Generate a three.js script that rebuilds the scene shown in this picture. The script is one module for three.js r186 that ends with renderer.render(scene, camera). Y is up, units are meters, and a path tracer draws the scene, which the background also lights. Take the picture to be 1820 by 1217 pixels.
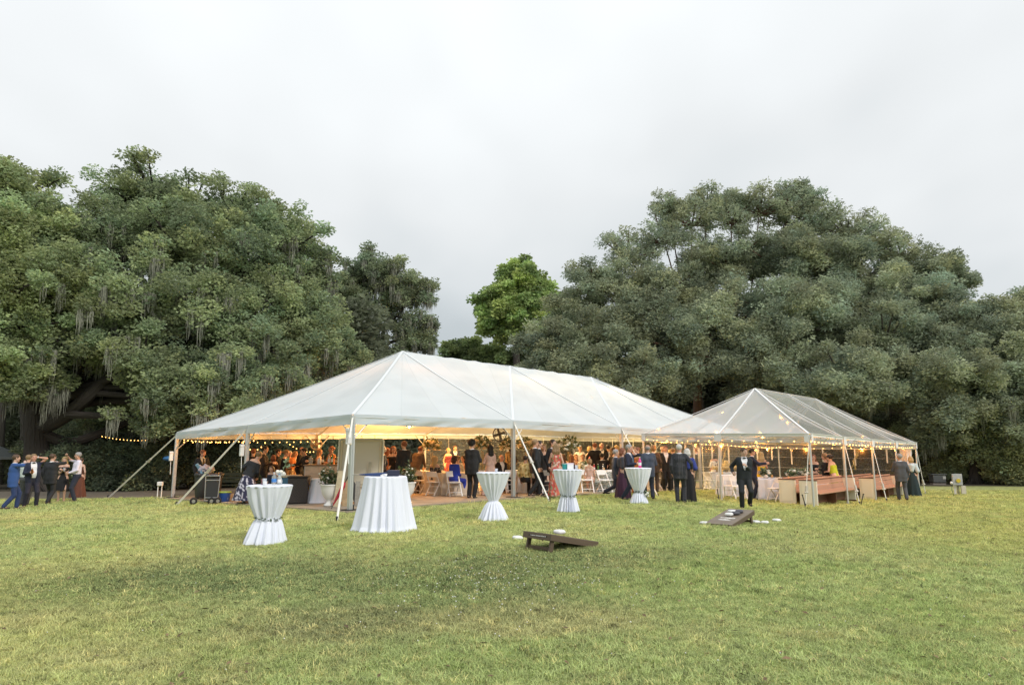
import * as THREE from 'three';
import { mergeGeometries } from 'three/addons/utils/BufferGeometryUtils.js';
import { RoundedBoxGeometry } from 'three/addons/geometries/RoundedBoxGeometry.js';

// ---------- camera, sky, sun, exposure ----------
const scene = new THREE.Scene();
const camera = new THREE.PerspectiveCamera(53.78, 1024 / 684, 0.1, 1500);
camera.position.set(0, 1.65, 0);
camera.rotation.x = Math.atan(184 / 1200);
scene.add(camera);
const renderer = new THREE.WebGLRenderer({ antialias: true });
renderer.setSize(1024, 684);
renderer.toneMapping = THREE.LinearToneMapping;
renderer.toneMappingExposure = 1.3;
renderer.shadowMap.enabled = true;
const SKY_GAIN = .78, SUN = 1.5;

const V = (x, y, z) => new THREE.Vector3(x, y, z);
function rng(seed) { let a = seed >>> 0; return () => { a = (a + 0x6D2B79F5) | 0; let t = Math.imul(a ^ (a >>> 15), 1 | a); t = (t + Math.imul(t ^ (t >>> 7), 61 | t)) ^ t; return ((t ^ (t >>> 14)) >>> 0) / 4294967296; }; }
function h3(x, y, z) { let n = Math.imul(x, 374761393) ^ Math.imul(y, 668265263) ^ Math.imul(z, 1274126177); n = Math.imul(n ^ (n >>> 13), 1274126177); return ((n ^ (n >>> 16)) >>> 0) / 4294967296; }
function noise(x, y, z) {
  const X = Math.floor(x), Y = Math.floor(y), Z = Math.floor(z); let u = x - X, v = y - Y, w = z - Z;
  u = u * u * (3 - 2 * u); v = v * v * (3 - 2 * v); w = w * w * (3 - 2 * w);
  const l = (a, b, t) => a + (b - a) * t;
  return l(l(l(h3(X, Y, Z), h3(X + 1, Y, Z), u), l(h3(X, Y + 1, Z), h3(X + 1, Y + 1, Z), u), v), l(l(h3(X, Y, Z + 1), h3(X + 1, Y, Z + 1), u), l(h3(X, Y + 1, Z + 1), h3(X + 1, Y + 1, Z + 1), u), v), w);
}
function fbm(x, y, z, o = 4) { let s = 0, a = .5, t = 0; for (let i = 0; i < o; i++) { s += a * noise(x, y, z); t += a; a *= .5; x *= 2.03; y *= 2.03; z *= 2.03; } return s / t; }
const lerp = (a, b, t) => a + (b - a) * t, clamp = (x, a = 0, b = 1) => Math.min(b, Math.max(a, x));
const sstep = (a, b, x) => { const t = clamp((x - a) / (b - a)); return t * t * (3 - 2 * t); };

{ // overcast sky: brightest overhead, blue-grey towards the horizon, soft cloud banks
  const W = 1024, H = 512, d = new Float32Array(W * H * 4);
  for (let j = 0; j < H; j++) for (let i = 0; i < W; i++) {
    const el = ((j + .5) / H - .5) * Math.PI, az = (i + .5) / W * 2 * Math.PI, k = (j * W + i) * 4;
    const y = Math.sin(Math.max(el, 0)), cx = Math.cos(el) * Math.cos(az), cz = Math.cos(el) * Math.sin(az);
    const q = 1 / (y + .22);
    const n = fbm(cx * q * .7 + 7.3, cz * q * .55 + 2.1, 3.7, 5), n2 = fbm(cx * q * 2.3 + 1.1, cz * q * 1.5 + 8.4, 9.2, 4);
    let L = .54 + .66 * Math.pow(y, .92) + .62 * (n - .5) + .22 * (n2 - .5);
    const w = clamp((L - .50) / .35);
    L *= SKY_GAIN;
    d[k] = L * lerp(.885, .965, w); d[k + 1] = L * lerp(.998, 1.0, w); d[k + 2] = L * lerp(1.06, 1.02, w); d[k + 3] = 1;
  }
  const t = new THREE.DataTexture(d, W, H, THREE.RGBAFormat, THREE.FloatType);
  t.mapping = THREE.EquirectangularReflectionMapping; t.magFilter = t.minFilter = THREE.LinearFilter; t.wrapS = THREE.RepeatWrapping; t.needsUpdate = true;
  scene.background = t; scene.environment = t;
}
const sun = new THREE.DirectionalLight(0xfff9f2, SUN);
sun.position.set(45, 52, 22); sun.target.position.set(0, 0, -30);
sun.castShadow = true; sun.shadow.radius = 24; sun.shadow.mapSize.set(2048, 2048);
Object.assign(sun.shadow.camera, { left: -60, right: 60, top: 60, bottom: -60, near: 1, far: 200 });
scene.add(sun, sun.target);

// ---------- helpers ----------
const used = {};
function numbered(n) { const k = used[n] = (used[n] || 0) + 1; return k === 1 ? n : n + '_' + String(k - 1).padStart(3, '0'); }
function tag(o, label, category, group, kind) { if (label) o.userData.label = label; if (category) o.userData.category = category; if (group) o.userData.group = group; if (kind) o.userData.kind = kind; return o; }
function thing(name, label, category, [x, y, z] = [0, 0, 0], turn = 0, group) { const o = new THREE.Group(); o.name = numbered(name); scene.add(o); o.position.set(x, y, z); o.rotation.y = turn; return tag(o, label, category, group); }
function part(name, geo, mat, parent, label) { const m = new THREE.Mesh(geo, mat); m.name = parent ? name : numbered(name); m.castShadow = m.receiveShadow = true; (parent || scene).add(m); if (label) m.userData.label = label; return m; }
function struct(name, geo, mat, label) { const m = part(name, geo, mat); m.userData.kind = 'structure'; if (label) m.userData.label = label; return m; }
function dup(root, [x, y, z], turn, label) { const r = root.clone(); r.name = numbered(root.name.replace(/_\d{3}$/, '')); scene.add(r); r.position.set(x, y, z); r.rotation.y = turn; if (label) r.userData.label = label; return r; }
function gy(x, z) { return -.36 * (1 - Math.exp(-((x / 11) ** 2))) - .010 * Math.min(Math.max(0, -z - 18), 27); }
const on = (x, z, y = 0) => [x, gy(x, z) + y, z];
const D2R = Math.PI / 180;
function geoFrom(pos, nor, uv, idx) { const g = new THREE.BufferGeometry(); g.setAttribute('position', new THREE.Float32BufferAttribute(pos, 3)); if (uv) g.setAttribute('uv', new THREE.Float32BufferAttribute(uv, 2)); if (idx) g.setIndex(idx); if (nor) g.setAttribute('normal', new THREE.Float32BufferAttribute(nor, 3)); else g.computeVertexNormals(); return g; }
// collects simple shapes into one geometry
class MB {
  constructor() { this.g = []; }
  add(g, m) { if (!g.index) { const n = g.attributes.position.count; g.setIndex([...Array(n).keys()]); } if (m) g.applyMatrix4(m); for (const k of Object.keys(g.attributes)) if (!['position', 'normal', 'uv'].includes(k)) g.deleteAttribute(k); this.g.push(g); return this; }
  box(w, h, d, x, y, z, rx = 0, ry = 0, rz = 0) { return this.add(new THREE.BoxGeometry(w, h, d), new THREE.Matrix4().compose(V(x, y, z), new THREE.Quaternion().setFromEuler(new THREE.Euler(rx, ry, rz)), V(1, 1, 1))); }
  rbox(w, h, d, r, x, y, z, rx = 0, ry = 0, rz = 0) { return this.add(new RoundedBoxGeometry(w, h, d, 2, r), new THREE.Matrix4().compose(V(x, y, z), new THREE.Quaternion().setFromEuler(new THREE.Euler(rx, ry, rz)), V(1, 1, 1))); }
  bar(a, b, r, r2 = r, n = 8) { a = V(...a); b = V(...b); const L = a.distanceTo(b), g = new THREE.CylinderGeometry(r2, r, L, n, 1); const q = new THREE.Quaternion().setFromUnitVectors(V(0, 1, 0), b.clone().sub(a).normalize()); return this.add(g, new THREE.Matrix4().compose(a.clone().add(b).multiplyScalar(.5), q, V(1, 1, 1))); }
  beam(a, b, w, t, up = V(0, 1, 0)) { a = V(...a); b = V(...b); const y = b.clone().sub(a), L = y.length(); y.normalize(); let x = new THREE.Vector3().crossVectors(y, up); if (x.lengthSq() < 1e-5) x.set(1, 0, 0); x.normalize(); const z = new THREE.Vector3().crossVectors(x, y); const m = new THREE.Matrix4().makeBasis(x, y, z); m.setPosition(a.clone().add(b).multiplyScalar(.5)); return this.add(new THREE.BoxGeometry(w, L, t), m); }
  tube(pts, r, n = 6, seg) { return this.add(new THREE.TubeGeometry(new THREE.CatmullRomCurve3(pts.map(p => V(...p))), seg || pts.length * 4, r, n)); }
  lathe(pts, n = 20, x = 0, y = 0, z = 0) { return this.add(new THREE.LatheGeometry(pts.map(p => new THREE.Vector2(p[0], p[1])), n), new THREE.Matrix4().makeTranslation(x, y, z)); }
  ball(r, x, y, z, sx = 1, sy = 1, sz = 1, n = 10) { return this.add(new THREE.SphereGeometry(r, n, Math.max(6, n - 3)), new THREE.Matrix4().compose(V(x, y, z), new THREE.Quaternion(), V(sx, sy, sz))); }
  geo() { return this.g.length === 1 ? this.g[0] : mergeGeometries(this.g, false); }
  build(name, mat, parent, label) { return part(name, this.geo(), mat, parent, label); }
}
const lin = (r, g, b) => new THREE.Color().setRGB(r, g, b);
function mat(r, g, b, rough = .7, extra = {}) { return new THREE.MeshStandardMaterial({ color: lin(r, g, b), roughness: rough, ...extra }); }
function dtex(n, fn, srgb = false) { const d = new Uint8Array(n * n * 4); for (let j = 0; j < n; j++) for (let i = 0; i < n; i++) { const c = fn(i / n, j / n); const k = (j * n + i) * 4; for (let q = 0; q < 3; q++) d[k + q] = clamp(Array.isArray(c) ? c[q] : c) * 255; d[k + 3] = 255; } const t = new THREE.DataTexture(d, n, n); t.magFilter = THREE.LinearFilter; t.minFilter = THREE.LinearFilter; t.wrapS = t.wrapT = THREE.RepeatWrapping; if (srgb) t.colorSpace = THREE.SRGBColorSpace; t.needsUpdate = true; return t; }
// tileable noise for bump maps
function tile(u, v, f, s) { const a = u * 2 * Math.PI, b = v * 2 * Math.PI, R = f / 6.283; return fbm(Math.cos(a) * R + s, Math.sin(a) * R + s, Math.cos(b) * R + Math.sin(b) * R * 1.7 + s, 4); }
const toSRGB = x => x <= .0031308 ? 12.92 * x : 1.055 * Math.pow(x, 1 / 2.4) - .055;

const woodBump = dtex(256, (u, v) => fbm(u * 40, v * 3, 1.2, 4));
const barkBump = dtex(256, (u, v) => { const n = fbm(u * 14, v * 4, 5.5, 4), m = Math.abs(Math.sin((u * 9 + n * 1.6) * Math.PI)); return .3 + .7 * Math.pow(m, .6) * (.6 + .4 * fbm(u * 30, v * 16, 2, 3)); });
const woodMap = dtex(256, (u, v) => { const n = fbm(u * 3 + fbm(u * 4, v * 1.2, 8, 3) * 1.2, v * 22, 3.1, 4); const k = .62 + .5 * n; return [k, k * .98, k * .96]; });
const M = {
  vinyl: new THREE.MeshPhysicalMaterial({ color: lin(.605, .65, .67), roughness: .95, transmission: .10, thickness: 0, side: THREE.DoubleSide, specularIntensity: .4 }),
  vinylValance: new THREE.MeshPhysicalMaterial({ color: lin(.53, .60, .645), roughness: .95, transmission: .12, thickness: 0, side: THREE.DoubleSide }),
  alu: mat(.60, .62, .62, .38, { metalness: .55 }),
  whitePaint: mat(.74, .74, .72, .45),
  whitePlastic: mat(.80, .80, .80, .4),
  strap: mat(.74, .73, .68, .8),
  black: mat(.018, .018, .02, .5),
  steel: mat(.45, .45, .45, .35, { metalness: .8 }),
  dark: mat(.03, .03, .032, .7),
  clear: new THREE.MeshPhysicalMaterial({ color: lin(.90, .93, .95), roughness: .12, transmission: .70, thickness: 0, ior: 1.5, side: THREE.DoubleSide, specularIntensity: 1 }),
  clearWall: new THREE.MeshPhysicalMaterial({ color: lin(.9, .9, .9), roughness: .10, transmission: .95, thickness: 0, ior: 1.5, side: THREE.DoubleSide }),
  bulb: new THREE.MeshStandardMaterial({ color: lin(1, .7, .35), emissive: lin(1, .50, .13), emissiveIntensity: 4.5, roughness: .4 }),
  cord: mat(.02, .022, .02, .7),
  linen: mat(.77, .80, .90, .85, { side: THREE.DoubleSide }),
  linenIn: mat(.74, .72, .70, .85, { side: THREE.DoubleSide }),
  leaf: mat(.06, .10, .03, .55, { side: THREE.DoubleSide }),
  leafPale: mat(.16, .22, .11, .6, { side: THREE.DoubleSide }),
  petal: mat(.78, .76, .68, .7, { side: THREE.DoubleSide }),
  petalWarm: mat(.75, .60, .36, .7, { side: THREE.DoubleSide }),
};

// ---------- lawn ----------
function grassColor(x, z) {
  const n1 = fbm(x * .16 + 3, z * .16, 1.5, 3), n2 = fbm(x * .6, z * .6 + 5, 7.5, 3), n3 = fbm(x * 2.6 + 9, z * 2.6, 2.5, 2), F = -z;
  let c = [.245, .285, .118];
  const mix = (d, t) => { t = clamp(t); c = c.map((q, i) => lerp(q, d[i], t)); };
  mix([.345, .335, .14], (n1 - .44) * 3.2 + (n3 - .5) * .6);                        // dry yellow-green
  mix([.30, .285, .09], sstep(9, 13, F) * sstep(3, 11, x) * .6 * (.5 + n2));
  mix([.34, .275, .155], clamp((n2 - .53) * 6) * (.2 + .28 * sstep(10, 4.5, F)));      // thatch showing through
  const blob = (bx, bF, rx, rF) => Math.exp(-(((x - bx) / rx) ** 2) - (((F - bF) / rF) ** 2));
  const dk = .45 * blob(-.3, 8.6, 1.5, 1.7) + .6 * blob(-4.2, 9.0, 3.0, 1.7) + .45 * blob(1.4, 10.5, 1.8, 1.1) + .35 * blob(-1.8, 6.6, 1.0, .7);
  mix([.065, .092, .036], dk * (.45 + 1.3 * fbm(x * 1.8, z * 1.8, 4.4, 3)));           // clover patches
  mix([.20, .255, .085], clamp((fbm(x * .9 + 31, z * .9, 2.2, 3) - .55) * 5) * .6);
  return { c, dk };
}
{
  const xs = [], zs = [];
  for (let x = -400; x < -42; x += 40) xs.push(x); for (let x = -42; x <= 42; x += 1) xs.push(x); for (let x = 80; x <= 400; x += 40) xs.push(x);
  for (let z = 60; z > 2; z -= 15) zs.push(z); for (let z = 0; z >= -82; z -= 1) zs.push(z); for (let z = -120; z >= -420; z -= 40) zs.push(z);
  const pos = [], uv = [], idx = [], nx = xs.length;
  for (const z of zs) for (const x of xs) { pos.push(x, gy(x, z), z); uv.push((x + 42) / 84, (-z + 2) / 84); }
  for (let j = 0; j < zs.length - 1; j++) for (let i = 0; i < nx - 1; i++) { const a = j * nx + i; idx.push(a, a + 1, a + nx, a + 1, a + nx + 1, a + nx); }
  const N = 2048, t = dtex(N, (u, v) => { const x = u * 84 - 42, z = 2 - v * 84; const { c } = grassColor(x, z); const k = .35 + .95 * fbm(x * 7, z * 7, 1, 3); return c.map(q => toSRGB(q * 1.5 * k)); }, true);
  t.wrapS = t.wrapT = THREE.ClampToEdgeWrapping;
  const m = new THREE.MeshStandardMaterial({ map: t, roughness: .95 });
  struct('lawn', geoFrom(pos, null, uv, idx), m);
}
function inst(name, geo, mtl, mats, cols, parent) {
  const im = new THREE.InstancedMesh(geo, mtl, mats.length); im.name = parent ? name : numbered(name);
  for (let i = 0; i < mats.length; i++) { im.setMatrixAt(i, mats[i]); if (cols) im.setColorAt(i, cols[i]); }
  im.castShadow = im.receiveShadow = true; (parent || scene).add(im); return im;
}
{ // short grass: tufts of bent blades
  const mkTuft = (seed, n, len, spread, w) => {
    const r = rng(seed), pos = [], nor = [], idx = [], uv = [];
    for (let i = 0; i < n; i++) {
      const a = r() * 6.283, x0 = (r() - .5) * spread, z0 = (r() - .5) * spread, L = len * (.5 + .8 * r()), b = (.7 + 1.0 * r()) * L, ca = Math.cos(a), sa = Math.sin(a), ww = w * (.7 + .6 * r()), k = pos.length / 3;
      pos.push(x0 - sa * ww, -.01, z0 + ca * ww, x0 + sa * ww, -.01, z0 - ca * ww, x0 + ca * b * .35 - sa * ww * .7, L * .62, z0 + sa * b * .35 + ca * ww * .7, x0 + ca * b * .35 + sa * ww * .7, L * .62, z0 + sa * b * .35 - ca * ww * .7, x0 + ca * b, L * .9, z0 + sa * b);
      for (let q = 0; q < 5; q++) { nor.push(ca * -.25, 1, sa * -.25); uv.push(0, 0); }
      idx.push(k, k + 1, k + 3, k, k + 3, k + 2, k + 2, k + 3, k + 4);
    }
    return geoFrom(pos, null, uv, idx);
  };
  const variants = [mkTuft(1, 18, .021, .15, .0026), mkTuft(2, 18, .027, .17, .0026), mkTuft(3, 14, .046, .13, .0028), mkTuft(4, 18, .024, .17, .0050)];
  const gm = new THREE.MeshPhysicalMaterial({ color: lin(1, 1, 1), roughness: .95, transmission: .3, thickness: 0, side: THREE.DoubleSide, specularIntensity: .3 });
  const r = rng(77), mats = variants.map(() => []), cols = variants.map(() => []), q = new THREE.Quaternion(), e = new THREE.Euler();
  const scatter = (F0, F1, dens, sc) => {
    const area = .83 * (F1 * F1 - F0 * F0), n = Math.round(area * dens);
    for (let i = 0; i < n; i++) {
      const F = Math.sqrt(F0 * F0 + r() * (F1 * F1 - F0 * F0)), x = (r() * 2 - 1) * .83 * F, z = -F;
      // leave out the tent floor
      const u = (x + 4.2) * .695 + (F - 17.9) * .719, v = (x + 4.2) * -.719 + (F - 17.9) * .695;
      if (u > -.1 && u < 24.6 && v > -.1 && v < 12.4) continue;
      if (x < -7 && F > 27.5 + (fbm(x * .35, 9, 4, 3) - .5) * .8 + (x < -16 ? (x + 16) * .10 : 0)) continue;
      const { c, dk } = grassColor(x, z); let k = Math.floor(r() * 2.35); if (k > 1) k = 2; if (dk > .35 && r() < .6) k = 3;
      const t = (r() < .16 ? .35 : 1.4) + 1.4 * r(), s = sc * (.75 + .5 * r()) * (k === 2 ? .8 + .5 * fbm(x * .7, z * .7, 3, 2) : 1);
      e.set((r() - .5) * .3, r() * 6.283, (r() - .5) * .3); q.setFromEuler(e);
      mats[k].push(new THREE.Matrix4().compose(V(x, gy(x, z), z), q, V(s, s * (.6 + .35 * r()), s)));
      const dry = r() < .16 ? 1 : 0;
      cols[k].push(lin(lerp(c[0], .42, dry * .6) * t, lerp(c[1], .36, dry * .6) * t, lerp(c[2], .16, dry * .6) * t));
    }
  };
  scatter(3.9, 8, 1500, 1); scatter(8, 13, 850, 1.15); scatter(13, 20, 330, 1.4); scatter(20, 34, 80, 1.9);
  variants.forEach((g, i) => tag(inst('grass', g, gm, mats[i], cols[i]), ['short mown grass blades of the lawn', 'short green grass tufts of the lawn', 'longer grass tufts across the lawn', 'low dark clover leaves in the lawn'][i], 'grass', null, 'stuff'));
  // clover flowers
  const cf = [], fg = new THREE.SphereGeometry(.0075, 6, 5);
  for (let i = 0; i < 170; i++) { const a = r() * 6.283, d = Math.sqrt(-Math.log(1 - r() * .95)), x = -.1 + Math.cos(a) * d * 1.15, F = 8.3 + Math.sin(a) * d * 1.3; if (F < 5) continue; cf.push(new THREE.Matrix4().compose(V(x, gy(x, -F) + .045 + .02 * r(), -F), new THREE.Quaternion(), V(1, .8, 1).multiplyScalar(.7 + .5 * r()))); }
  for (let i = 0; i < 160; i++) { const F = 5 + r() * 12, x = (r() * 2 - 1) * .7 * F; cf.push(new THREE.Matrix4().compose(V(x, gy(x, -F) + .045, -F), new THREE.Quaternion(), V(1, .8, 1).multiplyScalar(.6 + .4 * r()))); }
  tag(inst('clover_flowers', fg, mat(.72, .72, .66, .9), cf), 'tiny white clover flowers dotted over the dark lawn patch', 'clover flowers', null, 'stuff');
}
{ // dead oak leaves lying in the grass
  const r = rng(4411), lg = geoFrom([0, 0, -.03, .014, .004, 0, 0, .001, .032, -.014, .006, 0], null, [0, 0, 0, 0, 0, 0, 0, 0], [0, 2, 1, 0, 3, 2]), ms = [], cs = [], q = new THREE.Quaternion(), e = new THREE.Euler();
  for (let i = 0; i < 900; i++) { const F = 4.5 + 18 * Math.pow(r(), .8), x = (r() * 2 - 1) * .8 * F; e.set((r() - .5) * .8, r() * 6.28, (r() - .5) * .8); q.setFromEuler(e); const s = .7 + .8 * r(); ms.push(new THREE.Matrix4().compose(V(x, gy(x, -F) + .028 + .01 * r(), -F), q, V(s, s, s))); const v = .6 + .8 * r(); cs.push(lin(.17 * v, .115 * v, .06 * v)); }
  tag(inst('fallen_leaves', lg, mat(1, 1, 1, .9, { side: THREE.DoubleSide }), ms, cs), 'small brown dead leaves scattered in the grass', 'fallen leaves', null, 'stuff');
}
// sheets that follow the ground
function sheet(poly, off, step, mtl, name, uvs = 1) { // poly: function(u,v)->[x,z], u,v in 0..1
  const [nu, nv, fn] = poly, pos = [], uv = [], idx = [];
  for (let j = 0; j <= nv; j++) for (let i = 0; i <= nu; i++) { const [x, z] = fn(i / nu, j / nv); pos.push(x, gy(x, z) + off, z); uv.push(x * uvs, z * uvs); }
  for (let j = 0; j < nv; j++) for (let i = 0; i < nu; i++) { const a = j * (nu + 1) + i, b = a + nu + 1; idx.push(a, a + 1, b, a + 1, b + 1, b); }
  const g = geoFrom(pos, null, uv, idx); // face up
  if (g.attributes.normal.getY(0) < 0) { const ix = g.index.array; for (let i = 0; i < ix.length; i += 3) { const t = ix[i]; ix[i] = ix[i + 1]; ix[i + 1] = t; } g.computeVertexNormals(); }
  return struct(name, g, mtl);
}
const dirtMap = dtex(512, (u, v) => { const n = fbm(u * 60, v * 60, 3, 3), m = fbm(u * 6, v * 6, 8, 4); const k = .5 + .9 * (n * .5 + m * .5 - .3); return [.225 * k, .195 * k, .15 * k].map(toSRGB); }, true);
const litterMap = dtex(512, (u, v) => { const n = fbm(u * 70, v * 70, 13, 3), m = fbm(u * 7, v * 7, 18, 4); const k = .45 + 1.1 * (n * .6 + m * .4 - .25); return [.10 * k, .082 * k, .05 * k].map(toSRGB); }, true);
{
  const wob = (x, s) => (fbm(x * .35, s, 4, 3) - .5) * 1.6;
  // leaf litter under the trees, behind everything
  sheet([160, 24, (u, v) => { const x = -90 + 190 * u; const near = x < -8 ? 33 : x < 4 ? lerp(33, 46, (x + 8) / 12) : x < 16 ? lerp(46, 38.5, (x - 4) / 12) : 38.5; return [x, -(near + wob(x, 2) + v * v * 110)]; }], .012, 1, new THREE.MeshStandardMaterial({ map: litterMap, roughness: 1 }), 'forest_floor', .2);
  // gravel drive on the left, passing behind the group of guests
  sheet([60, 6, (u, v) => { const x = -60 + 53 * u; return [x, -(lerp(27.4, 33.3, v) + wob(x, 9) * .4 + (x < -16 ? (x + 16) * .10 : 0))]; }], .024, 1, new THREE.MeshStandardMaterial({ map: dirtMap, roughness: .95 }), 'gravel_path', .25);
}
// tent floor: cast slab under the white tent
const A = [-4.2, -17.9], LX = [.695, -.719], SX = [-.719, -.695]; // corner, long and short direction (x, z)
const W = (u, v) => [A[0] + LX[0] * u + SX[0] * v, A[1] + LX[1] * u + SX[1] * v];
{
  const cm = dtex(512, (u, v) => { const k = .78 + .35 * (fbm(u * 9, v * 9, 6, 4) - .3) + .12 * (fbm(u * 90, v * 90, 1, 2) - .5); return [.40 * k, .335 * k, .26 * k].map(toSRGB); }, true);
  const pos = [], uv = [], idx = []; const nu = 26, nv = 14;
  const pt = (i, j) => W(lerp(-.25, 24.5, i / nu), lerp(-.25, 12.4, j / nv));
  for (let j = 0; j <= nv; j++) for (let i = 0; i <= nu; i++) { const [x, z] = pt(i, j); pos.push(x, gy(x, z) + .06, z); uv.push(x * .3, z * .3); }
  for (let j = 0; j < nv; j++) for (let i = 0; i < nu; i++) { const a = j * (nu + 1) + i, b = a + nu + 1; idx.push(a, a + 1, b, a + 1, b + 1, b); }
  const rim = (list) => { for (let k = 0; k < list.length - 1; k++) { const b = pos.length / 3; for (const [i, j] of [list[k], list[k + 1]]) { const [x, z] = pt(i, j); pos.push(x, gy(x, z) + .06, z, x, gy(x, z) - .1, z); uv.push(k, 0, k, .1); } idx.push(b, b + 2, b + 1, b + 2, b + 3, b + 1); } };
  rim([...Array(nu + 1).keys()].map(i => [i, 0])); rim([...Array(nv + 1).keys()].map(j => [0, j]));
  struct('tent_floor', geoFrom(pos, null, uv, idx), new THREE.MeshStandardMaterial({ map: cm, roughness: .8, side: THREE.DoubleSide }));
}
const fl = (x, z, y = 0) => [x, gy(x, z) + .06 + y, z]; // standing on the slab

// ---------- tents ----------
// cloth panel: bottom edge p0-p1, top edge q0-q1 (may be one point), sagging between its frame members
function panelGeo(p0, p1, q0, q1, sag, seed, nu = 14, nv = 18, puff = 0) {
  const pos = [], uv = [], idx = []; const lp = (a, b, t) => [lerp(a[0], b[0], t), lerp(a[1], b[1], t), lerp(a[2], b[2], t)];
  const wd = Math.hypot(p1[0] - p0[0], p1[2] - p0[2]);
  for (let j = 0; j <= nv; j++) for (let i = 0; i <= nu; i++) {
    const s = i / nu, t = j / nv, a = lp(lp(p0, p1, s), lp(q0, q1, s), t);
    const e = 4 * s * (1 - s), dip = sag * (Math.pow(e, .8) * Math.sin(Math.PI * Math.min(1, t * 1.02)) * .7) + .07 * Math.sin(Math.PI * t);
    const wr = (fbm(a[0] * 1.1 + seed, a[1] * 1.1, a[2] * 1.1, 4) - .5) * .11 * e * Math.sin(Math.PI * clamp(t * .9 + .05)) + .026 * Math.sin(s * 34 + t * 9 + seed) * Math.exp(-t * 7) * e;
    pos.push(a[0], a[1] - dip + wr, a[2]); uv.push(s * wd, t * 7);
  }
  for (let j = 0; j < nv; j++) for (let i = 0; i < nu; i++) { const a = j * (nu + 1) + i, b = a + nu + 1; idx.push(a, a + 1, b, a + 1, b + 1, b); }
  return geoFrom(pos, null, uv, idx);
}
function valanceGeo(p0, p1, h, out, seed, n = 26) { // hangs from the eave, slightly wavy
  const pos = [], uv = [], idx = [];
  for (let i = 0; i <= n; i++) for (let j = 0; j <= 4; j++) {
    const s = i / n, t = j / 4, w = (fbm(s * 13 + t * 2.5 + seed, t * 2, seed, 3) - .5) * .17 * (.25 + .75 * t) * Math.min(1, 6 * s * (1 - s) + .15), e = .012 * Math.sin(s * Math.PI) ;
    pos.push(lerp(p0[0], p1[0], s) + out[0] * (.035 + w), lerp(p0[1], p1[1], s) - t * h - e * t + .01, lerp(p0[2], p1[2], s) + out[1] * (.035 + w)); uv.push(s, t);
  }
  for (let i = 0; i < n; i++) for (let j = 0; j < 4; j++) { const a = i * 5 + j, b = a + 5; idx.push(a, a + 1, b, a + 1, b + 1, b); }
  return geoFrom(pos, null, uv, idx);
}
const vinylBump = dtex(256, (u, v) => { const s = Math.abs(((u * 4) % 1) - .5) > .47 ? .75 : .4; return s + .25 * fbm(u * 9, v * 9, 2, 3); });
M.vinyl.bumpMap = vinylBump; vinylBump.repeat.set(.16, .14); M.vinyl.bumpScale = .012;
M.vinyl.map = dtex(256, (u, v) => { const k = (Math.floor(u * 4) % 2 ? .99 : 1) * (Math.abs(((u * 4) % 1) - .5) > .485 ? .96 : 1) * (.965 + .06 * fbm(u * 5, v * 12, 4, 4)); return [k, k, k * .995]; }, true); M.vinyl.map.repeat.set(.16, .14);
M.vinylSeam = mat(.70, .735, .75, .9);

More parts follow.
